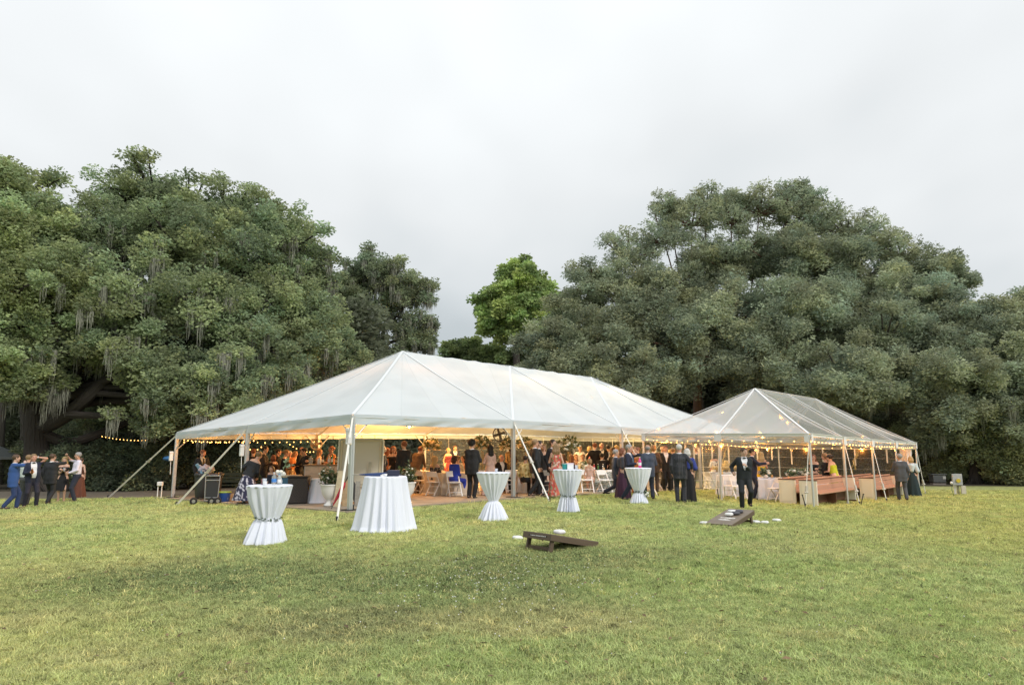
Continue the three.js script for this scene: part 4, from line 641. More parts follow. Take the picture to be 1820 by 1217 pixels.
function flowerBall(mbL, mbF, y, R, seed, n = 150) { const r = rng(seed); for (let i = 0; i < n; i++) { const a = r() * 6.283, cy = r() * 1.7 - .7, sq = Math.sqrt(Math.max(0, 1 - cy * cy)), q = R * (.75 + .4 * r()), p = [Math.cos(a) * sq * q, y + cy * q * .8, Math.sin(a) * sq * q]; if (i % 4 === 0) mbF.ball(.045 + .03 * r(), ...p, 1, .75, 1, 7); else sprig(mbL, ...p, 3, .08, .13, seed * 200 + i, .8); } }
[['tall flower arrangement on a gold stand right of the bent-over man', fl(-3.076,-26.2, .75), .30], ['tall flower arrangement behind the long-haired woman in blush', fl(-1.054,-24.4, .75), .30], ['tall flower arrangement by the second tent leg', fl(-0.144,-25.2, .75), .28], ['tall flower arrangement between the two men and the first tent leg', fl(0.547,-25.8, .75), .28], ['tall flower arrangement above the seated guests in the middle', fl(2.112,-25.4, .75), .34]].forEach(([label, p, R], i) => {
  const t = thing('flower_arrangement', label, 'flowers', p); new MB().lathe([[0, .02], [.12, .02], [.13, .0]], 16).bar([.05, 0, .05], [.04, .72, .04], .008).bar([-.05, 0, .05], [-.04, .72, .04], .008).bar([0, 0, -.06], [0, .72, -.05], .008).build('stand', mat(.55, .38, .14, .35, { metalness: .7 }), t);
  const L = new MB(), F = new MB(); flowerBall(L, F, .95, R, 400 + i, 130); L.build('foliage', mat(.11, .14, .04, .6, { side: THREE.DoubleSide }), t); F.build('blooms', i === 4 ? M.petal : M.petalWarm, t);
});
[['low white flower centrepiece on the bench-side table in the clear tent', on(10.707,-25.2, .76), .20], ['low white flower centrepiece at the left of the bench-side table', on(10.38,-25.4, .76), .18], ['low green and white centrepiece on the table behind the dancing man', on(9.22,-25, .76), .16], ['low centrepiece on the patterned guest table', fl(2.862,-27, .76), .14], ['low centrepiece on the white table by the two men', fl(0.939,-25.6, .76), .13]].forEach(([label, p, R], i) => { const t = thing('centrepiece', label, 'flowers', p); new MB().lathe([[0, 0], [.06, 0], [.09, .08], [.07, .08]], 14).build('bowl', cupMat, t); const L = new MB(), F = new MB(); flowerBall(L, F, .14, R, 430 + i, 80); L.build('foliage', M.leafPale, t); F.build('blooms', M.petal, t); });
// glasses, plates and candles on the guest tables
{
  const r = rng(808), gm = 'glasses and candles on the guest tables', amber = new THREE.MeshPhysicalMaterial({ color: lin(.9, .62, .22), roughness: .1, transmission: .5, thickness: 0 });
  const where = ['on the warm-toned table before the woman in blue', 'on the white table behind the knotted-cloth table', 'on the table behind the two men', 'on the patterned table', 'on the deep middle table', 'on the table behind the purple dress', 'on the table by the tuxedoed man', 'on the table behind the dancing man', 'on the table behind the benches', 'on the wood-topped table'];
  let g0 = null, c0 = null;
  tabs.forEach(([l, p, R], i) => { for (let k = 0; k < 5; k++) { const a = [1.57, 4.4, 3.14, 1.0, 0][k] + .3 * (r() - .5), d = R * (k === 3 ? .35 : .68 + .1 * r()), q = [p[0] + Math.cos(a) * d, p[1] + .752, p[2] + Math.sin(a) * d];
    if (k % 2) { const lab = 'small amber glass ' + (k === 1 ? 'at the far side, ' : 'near the middle, ') + where[i]; if (!g0) { g0 = thing('glass', lab, 'glass', q, 0, gm); new MB().lathe([[0, 0], [.03, 0], [.036, .12], [.032, .12], [.027, .01]], 12).build('glass_body', amber, g0); } else dup(g0, q, 0, lab); }
    else { const lab = 'white plate ' + ['at the near edge, ', '', 'at the left edge, ', '', 'at the right edge, '][k] + where[i]; if (!c0) { c0 = thing('plate', lab, 'plate', q, 0, 'plates on the guest tables'); new MB().lathe([[0, .006], [.08, .006], [.13, .02], [.128, .024], [.08, .012], [0, .012]], 20).build('plate_body', whiteM, c0); } else dup(c0, q, 0, lab); } } });
  // bottles on the patterned table
  [[1057, 'red-labelled bottle, left of three on the patterned table', redM], [1064, 'green bottle, middle of three on the patterned table', glassGreen], [1073, 'clear bottle, right of three on the patterned table', glassClear]].forEach(([px, l, m], i) => { const p = [[3.188,-26.6], [3.34,-26.6], [3.535,-26.6]][i]; bottle('bottle', l, 'bottle', fl(...p, .752), .27, .036, m, whiteM, i ? null : whiteM); });
}
// ---------- bar corner ----------
{
  const b = thing('bar_counter', 'cream panelled bar counter with brown top at the left of the white tent', 'bar', fl(-5.848,-22.6), .06), w = 1.9, ply = mat(.72, .60, .46, .6, { map: woodMap });
  for (let k = 0; k < 4; k++) new MB().rbox(w / 4 - .006, 1.08, .03, .006, -w / 2 + w / 8 + k * w / 4, .54, .0).build('front_panel', ply, b);
  new MB().rbox(.03, 1.08, .62, .006, -w / 2 - .018, .54, -.31).build('side_panel', mat(.55, .54, .52, .6), b); new MB().rbox(.03, 1.08, .62, .006, w / 2 + .018, .54, -.31).build('side_panel', mat(.55, .54, .52, .6), b);
  new MB().rbox(w + .12, .04, .72, .01, 0, 1.10, -.3).build('countertop', mat(.30, .19, .10, .4, { map: woodMap }), b);
  const top = (dx, dz) => { const p = fl(-5.848,-22.6); return [p[0] + dx, p[1] + 1.12, p[2] + dz]; };
  bottle('bar_bottle', 'squat clear glass jar at the left end of the bar', 'bottle', top(-.84, -.15), .28, .07, glassClear, M.steel, null, 'bottles on the bar');
  bottle('bar_bottle', 'white carton-shaped bottle on the bar next to a dark bottle', 'bottle', top(-.55, -.12), .24, .06, whiteM, whiteM, null, 'bottles on the bar');
  bottle('bar_bottle', 'dark bottle behind the white carton on the bar', 'bottle', top(-.48, -.28), .33, .04, glassBrown, M.black, whiteM, 'bottles on the bar');
  bottle('bar_bottle', 'tall clear bottle, left of the pair at the bar centre', 'bottle', top(-.24, -.16), .36, .038, glassClear, redM, whiteM, 'bottles on the bar');
  bottle('bar_bottle', 'tall green bottle, right of the pair at the bar centre', 'bottle', top(-.15, -.2), .37, .038, glassGreen, M.black, whiteM, 'bottles on the bar');
  bottle('bar_bottle', 'brown bottle with pale label near the right end of the bar', 'bottle', top(0, -.14), .30, .036, glassBrown, M.black, tanM, 'bottles on the bar');
  const st = thing('side_table', 'small table under a white cloth in front of the bar', 'table', fl(-5.844,-21.2), .05); new MB().box(.6, .03, .4, 0, .70, 0).bar([-.25, 0, 0], [-.25, .7, 0], .02).bar([.25, 0, 0], [.25, .7, 0], .02).build('table_frame', M.whitePaint, st);
  { const g = clothGeo({ h: .725, rTop: .36, rBot: .52, folds: 9, seed: 91 }); g.scale(.95, 1, .62); part('tablecloth', g, M.linen, st); }
  const wk = thing('wicker_bin', 'dark woven wicker cabinet beside the bar', 'cabinet', fl(-6.505,-21), .15), wm = mat(.05, .042, .04, .7, { bumpMap: dtex(64, (u, v) => .5 + .5 * Math.sin(u * 50) * Math.sin(v * 50)), bumpScale: .01 }); new MB().rbox(.58, .74, .5, .02, 0, .40, 0).build('cabinet_body', wm, wk); new MB().rbox(.62, .05, .54, .015, 0, .80, 0).build('lid', wm, wk); new MB().box(.5, .04, .42, 0, .02, 0).build('base', M.black, wk);
  const ck = thing('cooler', 'blue cooler with tan lid behind the wicker cabinet', 'cooler', fl(-7.071,-21.9), .05); new MB().rbox(.64, .36, .4, .03, 0, .58, 0).build('cooler_body', mat(.05, .16, .28, .45), ck); new MB().rbox(.68, .08, .44, .03, 0, .80, 0).build('lid', mat(.52, .47, .35, .5), ck); new MB().box(.6, .4, .36, 0, .2, 0).build('stand', M.dark, ck);
  const ur = thing('garden_urn', 'white garden urn planted with flowers in front of the bar', 'urn', fl(-5.157,-19.472), 0); new MB().lathe([[0, 0], [.14, 0], [.15, .05], [.08, .10], [.06, .16], [.11, .2], [.20, .32], [.235, .48], [.24, .56], [.27, .58], [.27, .61], [.22, .61], [.2, .5], [0, .48]], 24).build('urn_body', mat(.72, .72, .69, .5), ur);
  const L = new MB(), F = new MB(); const r = rng(66); for (let i = 0; i < 70; i++) { const a = r() * 6.28, d = .30 * Math.sqrt(r()), hgt = .6 + .55 * r() * (1 - d); L.bar([Math.cos(a) * .1, .55, Math.sin(a) * .1], [Math.cos(a) * d, hgt, Math.sin(a) * d], .004, .003, 4); sprig(L, Math.cos(a) * d, hgt, Math.sin(a) * d, 7, .1, .10, i, .8); if (i % 3 === 0) F.ball(.032, Math.cos(a) * d * 1.15, hgt + .03, Math.sin(a) * d * 1.15, 1, .8, 1, 7); } L.build('foliage', mat(.085, .125, .05, .6, { side: THREE.DoubleSide }), ur); F.build('blooms', M.petal, ur);
  const ur2 = dup(ur, fl(-3.042,-19.907), 1.3, 'white urn of green leaves and white flowers behind the untied cocktail table');
  // folding table stood on its end
  const ft = thing('folding_table', 'cream folding table stood on end beside the nearest tent leg', 'table', fl(-4.504,-20.293), .05), fm = new MB(); const w2 = 1.34, h2 = 1.84, R = .12;
  const sh = (w, h, r) => { const s = new THREE.Shape(); s.moveTo(-w / 2 + r, 0); s.lineTo(w / 2 - r, 0); s.quadraticCurveTo(w / 2, 0, w / 2, r); s.lineTo(w / 2, h - r); s.quadraticCurveTo(w / 2, h, w / 2 - r, h); s.lineTo(-w / 2 + r, h); s.quadraticCurveTo(-w / 2, h, -w / 2, h - r); s.lineTo(-w / 2, r); s.quadraticCurveTo(-w / 2, 0, -w / 2 + r, 0); return s; };
  const ext = (s, d, z) => { const g = new THREE.ExtrudeGeometry(s, { depth: d, bevelEnabled: true, bevelSize: .006, bevelThickness: .006, bevelSegments: 1, curveSegments: 6 }); g.translate(0, .06, z); g.rotateX(-.10); return g; };
  part('tabletop', ext(sh(w2, h2, R), .018, -.02), mat(.62, .57, .46, .75), ft); const rim = sh(w2, h2, R); rim.holes.push(sh(w2 - .05, h2 - .05, R * .8)); { const hole = sh(w2 - .05, h2 - .05, R * .8); const pts = hole.getPoints(8).map(p => new THREE.Vector2(p.x, p.y + .025)); const r2 = sh(w2, h2, R); r2.holes = [new THREE.Path(pts)]; part('edge_rim', ext(r2, .05, -.005), mat(.76, .73, .64, .6), ft); }
  { const inner = sh(w2 - .22, h2 - .2, .02), pts = inner.getPoints(6).map(p => new THREE.Vector2(p.x, p.y + .11)); const outer = sh(w2 - .14, h2 - .12, .04).getPoints(6).map(p => new THREE.Vector2(p.x, p.y + .07)); const s = new THREE.Shape(outer); s.holes = [new THREE.Path(pts)]; part('apron', ext(s, .035, .004), mat(.58, .50, .34, .7), ft); }
  { const g = new MB().box(.08, .9, .02, -.3, .75, .045, -.1).box(.08, .9, .02, .3, .75, .045, -.1).box(.7, .05, .02, 0, .55, .06, -.1); g.build('folded_legs', mat(.40, .36, .27, .7), ft); }
  const lean = (name, label, cat, a, bpt, w, tk, m) => { const t = thing(name, label, cat, a); new MB().beam([0, 0, 0], [bpt[0] - a[0], bpt[1] - a[1], bpt[2] - a[2]], w, tk, V(0, 0, 1)).build('board', m, t); return t; };
  { const a = fl(-4.881,-19.196), m2 = mat(.58, .50, .34, .7, { map: woodMap }); lean('plank', 'pale wooden plank leaning behind the red umbrella', 'plank', a, [a[0] + .07, a[1] + .98, a[2] - .12], .17, .03, m2); const c = fl(-4.679,-19.328); lean('plank', 'tan wooden plank standing right beside the nearest tent leg', 'plank', c, [c[0] - .02, c[1] + .72, c[2] - .05], .16, .03, mat(.50, .37, .22, .7, { map: woodMap })); const d = fl(-4.31,-19.222); lean('plank', 'grey weathered plank standing right of the nearest tent leg', 'plank', d, [d[0], d[1] + .68, d[2] - .05], .13, .05, mat(.34, .33, .30, .8, { map: woodMap })); }
  const gn = thing('equipment_box', 'small white and black equipment box right of the nearest tent leg', 'box', fl(-4.967,-21.576), .1); new MB().rbox(.2, .26, .2, .02, 0, .46, 0).build('case', whiteM, gn); new MB().rbox(.19, .2, .19, .02, 0, .22, 0).build('lower_case', M.steel, gn); new MB().bar([-.07, 0, .06], [-.07, .14, .06], .015).bar([.07, 0, .06], [.07, .14, .06], .015).bar([0, 0, -.06], [0, .14, -.06], .015).build('feet', M.black, gn);
  const umb = (label, a, top, m) => { const t = thing('umbrella', label, 'umbrella', a), d = V(top[0] - a[0], top[1] - a[1], top[2] - a[2]), L = d.length(), q = new THREE.Quaternion().setFromUnitVectors(V(0, 1, 0), d.normalize()); const lt = p => { const g = new THREE.LatheGeometry(p.map(v => new THREE.Vector2(v[0], v[1] * L)), 12); g.applyQuaternion(q); return g; }; part('canopy', lt([[0, .08], [.012, .1], [.04, .3], [.05, .5], [.062, .64], [.03, .74], [0, .75]]), m, t); part('ferrule', lt([[0, 0], [.007, 0], [.008, .09]]), M.black, t); part('handle', lt([[0, .74], [.014, .74], [.017, .88], [.022, .99], [0, 1]]), M.black, t); };
  { const a = fl(-4.823,-18.448); umb('furled red umbrella with black handle leaning by the nearest tent leg', a, [a[0] + .42, a[1] + .92, a[2] - .18], redM); const c = fl(-4.491,-19.667); umb('furled black umbrella leaning behind the nearest tent leg', c, [c[0] - .08, c[1] + .86, c[2] - .12], M.dark); }
}
// ---------- trash cans, bucket, bench ----------
{
  const bag = mat(.020, .020, .022, .35), canM = mat(.035, .038, .04, .5), rub = mat(.02, .02, .02, .8);
  const can = (label, p, seed) => { const t = thing('trash_can', label, 'trash can', p); new MB().lathe([[0, .12], [.22, .12], [.27, .86], [.285, .86], [.285, .9], [.26, .9]], 20).build('can_body', canM, t); const g = new MB(), r = rng(seed); for (let k = 0; k < 14; k++) g.ball(.10 + .05 * r(), Math.cos(k * 2.4) * .19, .90 + .06 * r(), Math.sin(k * 2.4) * .19, 1, .6, 1, 8); g.build('bag_rim', bag, t); return t; };
  const A1 = on(-11.118,-24.705), A2 = on(-10.217,-23.565);
  can('black trash can overflowing with grey paper waste behind the slanting strap', A1, 3); can('black trash can strapped to a silver hand truck', A2, 5);
  const wst = thing('waste', 'crumpled grey and lilac waste heaped on the trash can behind the strap', 'waste', [A1[0], A1[1] + .95, A1[2]]), wr = rng(9); const wa = new MB(), wb2 = new MB(); for (let k = 0; k < 30; k++) (k % 3 ? wa : wb2).rbox(.12 + .1 * wr(), .08, .12, .02, (wr() - .5) * .5 + .05, .06 + wr() * .28 * (1 - Math.abs(wr() - .5)), (wr() - .5) * .4, wr() * 3, wr() * 3, wr() * 3); wa.build('paper', mat(.36, .35, .42, .8), wst); wb2.build('plastic_wrap', mat(.14, .26, .36, .4), wst);
  const ht = thing('hand_truck', 'silver hand truck with black wheels holding a trash can', 'hand truck', on(-9.888,-22.687), .12); const H = (a, b2, r = .016) => [a, b2, r]; const fr = new MB(); for (const s of [-1, 1]) fr.bar([s * .2, .12, 0], [s * .23, .92, -.04], .017); fr.bar([-.23, .92, -.04], [.23, .92, -.04], .017).bar([-.22, .78, -.03], [.22, .78, -.03], .014).bar([-.2, .22, 0], [.2, .22, 0], .014).bar([-.2, .12, .0], [.2, .12, .0], .016).build('frame', M.steel, ht); new MB().box(.42, .02, .3, 0, .09, -.12).build('toe_plate', M.black, ht); new MB().box(.36, .5, .01, 0, .48, -.02).build('back_panel', M.dark, ht);
  for (const [x, w] of [[-.26, .1], [.02, .06], [.22, .06]]) { const wh = new THREE.TorusGeometry(.085, .035, 8, 18); wh.rotateY(.5); wh.translate(x - (x < -.2 ? .28 : 0), .115, .03); const wheel = part('wheel', wh, rub, ht); const hb = new THREE.CylinderGeometry(.055, .055, .04, 14); hb.rotateX(Math.PI / 2); hb.rotateY(.5); hb.translate(x - (x < -.2 ? .28 : 0), .115, .03); part('hub', hb, M.steel, wheel); }
  const bk = thing('bucket', 'blue plastic tub with lime rim beside the trash cans', 'bucket', on(-9.614,-23.086), 0); new MB().lathe([[0, 0], [.15, 0], [.185, .36], [.17, .36], [.14, .02], [0, .02]], 22).build('bucket_body', mat(.02, .08, .32, .4), bk); new MB().lathe([[.185, .35], [.2, .355], [.2, .39], [.175, .39], [.175, .35]], 22).build('rim', mat(.35, .50, .08, .5), bk); new MB().lathe([[.162, .12], [.169, .19]], 6).build('label', mat(.4, .5, .6, .6), bk);
  const bn = thing('bench', 'dark green slatted bench partly hidden behind the bending woman', 'bench', fl(-10.546,-25.5), .1); for (let k = 0; k < 3; k++) new MB().box(1.3, .03, .10, 0, .45, -.12 + k * .12).build('seat_slat', mat(.05, .075, .055, .6), bn); for (let k = 0; k < 3; k++) new MB().box(1.3, .10, .03, 0, .58 + k * .13, -.24).build('back_slat', mat(.05, .075, .055, .6), bn); for (const s of [-.55, .55]) new MB().box(.05, .86, .05, s, .43, -.2).box(.05, .44, .05, s, .22, .12).build('leg', M.dark, bn);
  // boxes hung on tent legs, stand at the far left leg
  const bx = (label, p, h) => { const t = thing('hanging_box', label, 'box', p, .8, 'white boxes hung on tent legs'); new MB().rbox(.13, h, .11, .02, 0, 0, 0).build('box_body', whiteM, t); new MB().box(.14, .02, .12, 0, h * .3, 0).build('strap', M.alu, t); new MB().bar([0, -h / 2, 0], [.02, -h / 2 - .5, .0], .012).build('cable', M.whitePlastic, t); };
  const lg = (u, v, h, dx, dz) => { const p = wp(u, v, h); return [p[0] + dx, p[1], p[2] + dz]; };
  bx('white box hung on the far left tent leg', lg(0, 12.2, 1.62, -.13, .1), .36); bx('white box hung on the tent leg left of the bending woman', lg(0, 6.1, 1.72, -.14, .08), .38); bx('white box hung on the nearest tent leg', lg(0, 0, 1.95, -.06, .13), .42);
  const ws = thing('stand', 'low white metal stand at the foot of the far left tent leg', 'stand', on(-13.848,-27.081), .2); new MB().rbox(.2, .16, .18, .03, 0, .56, 0).build('head', whiteM, ws); for (const s of [-.07, .07]) new MB().bar([s, 0, 0], [s, .5, 0], .02).build('leg', whiteM, ws); new MB().box(.3, .03, .28, 0, .02, 0).build('base', M.alu, ws);
  // drum fans
  const fan = (label, p, r, deg, m) => { const t = thing('drum_fan', label, 'fan', p, deg * D2R), g = new THREE.TorusGeometry(r, .02, 8, 28); part('drum_ring', g, m, t); const cg = new THREE.CylinderGeometry(r, r, .12, 28, 1, true); cg.rotateX(Math.PI / 2); cg.translate(0, 0, -.06); part('drum', cg, new THREE.MeshStandardMaterial({ color: m.color, roughness: .5, side: THREE.DoubleSide }), t); for (let k = 0; k < 4; k++) { const b = new THREE.BoxGeometry(r * .8, r * .42, .012); b.rotateX(.5); b.translate(r * .48, 0, -.05); b.rotateZ(k * Math.PI / 2 + .3); part('blade', b, mat(.22, .2, .17, .5), t); } const gm = new MB(); for (let k = 0; k < 10; k++) gm.bar([0, 0, .03], [Math.cos(k * .628) * r, Math.sin(k * .628) * r, .0], .004, .004, 4); for (const q of [.35, .7]) { const tg = new THREE.TorusGeometry(r * q, .004, 4, 24); tg.translate(0, 0, .022); gm.add(tg); } gm.ball(.05, 0, 0, .01).build('guard', m, t); new MB().bar([0, r, -.05], [0, r + .25, -.05], .015).build('bracket', m, t); };
  fan('tan round fan hung on the tent leg by the bar', [-8.431,1.722,-29.4], .23, 15, mat(.45, .36, .24, .5)); fan('dark round fan under the white roof near the second tent leg', [-0.445,2.07,-24.5], .24, 10, mat(.09, .08, .07, .5)); fan('cream round fan hung beside the tent leg near the dessert table', [7.482,1.807,-27.5], .24, -10, mat(.6, .52, .38, .5));
}

// ---------- church benches ----------
{
  const wood = mat(.44, .25, .165, .5, { map: woodMap, bumpMap: woodBump, bumpScale: .002 }), woodD = mat(.16, .07, .04, .5, { map: woodMap }), cream = mat(.74, .71, .60, .55);
  let p0 = null;
  const yaw = Math.atan2(outS[0], outS[1]); // the seat faces the right-hand side of the tent
  const makePew = () => {
    const t = thing('church_bench', '', 'bench'), L = 3.6;
    for (const s of [-1, 1]) {
      const e = new THREE.Group(); const sh = new THREE.Shape(); sh.moveTo(-.30, .05); sh.lineTo(.24, .05); sh.lineTo(.24, .82); sh.lineTo(-.30, .82); sh.closePath();
      const g = new THREE.ExtrudeGeometry(sh, { depth: .05, bevelEnabled: true, bevelSize: .004, bevelThickness: .004, bevelSegments: 1 }); g.rotateY(-Math.PI / 2); g.translate(s * L / 2 + .025, 0, 0);
      const ep = part('end_panel', g, cream, t); new MB().rbox(.075, .035, .58, .01, s * L / 2, .84, -.03).build('cap', woodD, ep); new MB().box(.07, .05, .57, s * L / 2, .026, -.03).build('plinth', woodD, ep);
      new MB().box(.012, .60, .36, s * (L / 2 + .034), .44, -.03).build('inset', mat(.78, .75, .64, .55), ep);
    }
    for (let k = 0; k < 2; k++) new MB().rbox(L - .08, .235, .028, .006, 0, .555 + k * .24 - .02, -.115 - k * .055 , -.22).build('back_board', wood, t);
    new MB().rbox(L - .07, .04, .06, .01, 0, .83, -.185).build('top_rail', woodD, t);
    new MB().rbox(L - .08, .035, .44, .01, 0, .43, .09, .06).build('seat', wood, t);
    new MB().box(.04, .40, .34, -.05, .22, .04).box(L - .1, .30, .03, 0, .22, -.1).build('support', woodD, t);
    return t;
  };
  [['church bench nearest the clear tent corner, its brown back facing out', .6, .35], ['church bench set behind the front one, mostly hidden by its cream end', .8, 1.1], ['church bench in front of the person in grey', 6.45, .35], ['church bench at the back, behind the one by the person in grey', 6.5, 1.1]].forEach(([label, u, v], i) => {
    const [x, z] = CW(u + 1.85, v), p = on(x, z);
    if (!p0) { p0 = makePew(); p0.position.set(...p); p0.rotation.y = yaw; tag(p0, label, 'bench', 'church benches along the clear tent'); } else dup(p0, p, yaw, label);
  });
  // dessert table
  const dt = thing('dessert_table', 'long white-clothed table of golden cakes at the back of the clear tent', 'table', on(9.944,-31.5), -.1); new MB().box(2.0, .03, .7, 0, .78, 0).build('tabletop', M.whitePaint, dt); { const g = clothGeo({ h: .81, rTop: .8, rBot: .85, folds: 17, seed: 5 }); g.scale(1.3, 1, .55); part('tablecloth', g, M.linen, dt); }
  const cakeM = mat(.78, .62, .30, .6), q = on(9.944,-31.5, .81);
  [['three-tier golden cake on the dessert table', -.1, 3], ['two-tier golden cake right of the tall cake', .45, 2], ['low golden cake at the left end of the dessert table', -.55, 1]].forEach(([l, dx, n]) => { const t = thing('cake', l, 'cake', [q[0] + dx, q[1], q[2] + .05]); new MB().lathe([[0, .0], [.1, 0], [.03, .03], [.03, .1], [.24, .12], [.24, .135], [0, .135]], 18).build('cake_stand', mat(.6, .42, .15, .35, { metalness: .6 }), t); for (let k = 0; k < n; k++) new MB().lathe([[0, .135 + k * .13], [.2 - k * .05, .135 + k * .13], [.2 - k * .05, .25 + k * .13], [.18 - k * .05, .262 + k * .13], [0, .262 + k * .13]], 20).build('tier', cakeM, t); });
  const gb = on(8.875,-26.7); bottle('bottle', 'green bottle on the table left of the dancing man', 'bottle', [gb[0], gb[1] + .8, gb[2]], .3, .04, glassGreen, whiteM, whiteM);
  { const t = thing('round_table', 'small white table left of the dancing man in the clear tent', 'table', on(8.679,-26.9)); new MB().lathe([[0, .77], [.6, .77], [.6, .74], [0, .74]], 24).build('tabletop', M.whitePaint, t); part('tablecloth', clothGeo({ h: .78, rTop: .62, rBot: .7, folds: 13, seed: 6 }), M.linen, t); }
  // gathered white curtain at the far corner, gold ribbons on the wall
  const cu = thing('curtain', 'gathered white curtain tied at the far right leg of the clear tent', 'curtain', [...on(...CW(12.0, .35))]); { const g = clothGeo({ h: 1.98, rTop: .24, tieY: .95, tieR: .10, rBot: .17, folds: 9, seed: 17 }); part('curtain_cloth', g, mat(.68, .62, .60, .85, { side: THREE.DoubleSide }), cu); new MB().lathe([[.12, .93], [.125, .95], [.12, .97]], 16).build('tie_band', M.strap, cu); }
  [['gold ribbon garland hanging beside the third right clear tent leg', 5.6, 5.6, 1.75], ['short gold ribbon garland hanging at the end wall of the clear tent', 11.6, 2.2, 1.0]].forEach(([l, u, v, len], i) => { const [x, z] = CW(u, v), t = thing('ribbon_garland', l, 'garland', on(x, z, CE - .25)), mb = new MB(), r = rng(31 + i); const pts = []; for (let k = 0; k <= 6; k++) pts.push([(r() - .5) * .08 - k * .06, -k * len / 6, (r() - .5) * .08]); mb.tube(pts, .012, 5); for (let k = 0; k < 60; k++) { const s = r(), p = pts[Math.floor(s * 6)]; mb.beam([p[0] + (r() - .5) * .12, p[1] - r() * .25, p[2] + (r() - .5) * .1], [p[0] + (r() - .5) * .14, p[1] - r() * .3, p[2] + (r() - .5) * .1], .025, .004); } mb.build('ribbons', mat(.62, .48, .22, .4, { metalness: .3 }), t); });
}
// ---------- cornhole ----------
{
  const brown = mat(.13, .092, .062, .6, { map: woodMap, bumpMap: woodBump, bumpScale: .002 }), brownTop = mat(.235, .19, .145, .55, { map: woodMap, bumpMap: woodBump, bumpScale: .002 });
  const script = (w, h, rows) => { const c = document.createElement('canvas'); c.width = w; c.height = h; const g = c.getContext('2d'), r = rng(w + rows); g.fillStyle = '#7d7468'; if (rows === 1) g.fillStyle = '#3c3028'; g.fillRect(0, 0, w, h); g.strokeStyle = '#e9e7e2'; g.lineWidth = rows === 1 ? 5 : 7; g.lineCap = 'round'; for (let k = 0; k < rows; k++) { let x = w * (.1 + .06 * k); const y = h * (k + .55) / rows; const x1 = w * (.9 - .08 * k); while (x < x1) { const d = 8 + r() * 16, hh = h / rows * (.12 + .22 * r()); g.beginPath(); g.moveTo(x, y); g.bezierCurveTo(x + d * .2, y - hh * 2, x + d * .9, y - hh * 1.6, x + d * .5, y + hh * .3); g.bezierCurveTo(x + d * .4, y + hh, x + d * .9, y + hh * .4, x + d, y); g.stroke(); x += d + (r() < .15 ? 14 : 1); } } const t = new THREE.CanvasTexture(c); t.colorSpace = THREE.SRGBColorSpace; return new THREE.MeshStandardMaterial({ map: t, roughness: .6 }); };
  const board = (label, p, turn) => {
    const t = thing('cornhole_board', label, 'game board', p, turn), hi = .30, lo = .07, L = 1.2, Wd = .61, an = Math.atan((hi - lo) / L), gt = new THREE.Group();
    const mm = new THREE.Matrix4().makeRotationX(an).setPosition(0, hi, 0), f = (g) => { g.applyMatrix4(mm); return g; };
    // top with a round hole
    const sh = new THREE.Shape(); sh.moveTo(-Wd / 2, 0); sh.lineTo(Wd / 2, 0); sh.lineTo(Wd / 2, L); sh.lineTo(-Wd / 2, L); sh.closePath(); const ho = new THREE.Path(); ho.absarc(0, .23, .076, 0, 6.2832, true); sh.holes.push(ho);
    const tg = new THREE.ExtrudeGeometry(sh, { depth: .014, bevelEnabled: false, curveSegments: 24 }); tg.rotateX(Math.PI / 2); part('board_top', f(tg), brownTop, t);
    for (const s of [-1, 1]) { const g = new THREE.BoxGeometry(.035, .085, L); g.translate(s * (Wd / 2 - .0195), -.057, L / 2); part('side_rail', f(g), brown, t); }
    const he = new THREE.BoxGeometry(Wd - .08, .085, .035); he.translate(0, -.057, .0195); const hp = part('end_rail', f(he), brown, t); const le = new THREE.BoxGeometry(Wd - .08, .085, .035); le.translate(0, -.057, L - .0195); part('end_rail', f(le), brown, t);
    const st = new THREE.PlaneGeometry(.40, .028); st.rotateY(Math.PI); st.translate(-.02, -.05, .0005); part('lettering', f(st), script(512, 40, 1), hp); 
    const pr = new THREE.PlaneGeometry(.40, .30); pr.rotateX(-Math.PI / 2); pr.translate(0, .0012, .80); part('painted_script', f(pr), script(512, 384, 2), t);
    for (const s of [-1, 1]) new MB().beam([s * (Wd / 2 - .06), 0, .03], [s * (Wd / 2 - .06), hi - .03, .10], .075, .035, V(1, 0, 0)).build('leg', brown, t);
    new MB().box(Wd - .16, .05, .03, 0, .06, .045).build('leg_brace', brown, t); return t;
  };
  board('brown cornhole board with its raised end and lettering towards the camera', on(.40, -11.02), 135 * D2R);
  board('brown cornhole board with white painted script in front of the dancing man', on(5.22, -15.75), Math.atan2(-.68, .73));
  const bg = new RoundedBoxGeometry(.165, .075, .165, 4, .036); { const p = bg.attributes.position; for (let i = 0; i < p.count; i++) { const d = Math.hypot(p.getX(i), p.getZ(i)); p.setY(i, p.getY(i) * (1.25 - d * 5.5) + .008 * noise(p.getX(i) * 40, 1, p.getZ(i) * 40)); } bg.computeVertexNormals(); }
  const bagM = mat(.74, .74, .73, .85), bagD = mat(.10, .10, .115, .85); let b0 = null;
  const bag = (label, p, ry, rx = 0, m = bagM) => { const t = thing('bean_bag', label, 'bean bag', p, ry, 'bean bags of the cornhole game'); const o = part('bag', bg, m, t); o.rotation.x = rx; new MB().box(.15, .004, .006, 0, 0, .078).build('seam', m, t); };
  bag('white bean bag on the grass left of the nearer board', on(0.1,-12.388, .035), .4);
  bag('white bean bag resting on the middle of the nearer board', [.40 + .40 - .02, on(.8, -11.4)[1] + .255, -11.02 - .42], .7, 0);
  const oB = [5.22, -15.75], dB = [-.682, .731], wB = [.731, .682], sB = (l, w) => { const x = oB[0] + dB[0] * l + wB[0] * w, z = oB[1] + dB[1] * l + wB[1] * w; return on(x, z, .30 - .1917 * l + .028); };
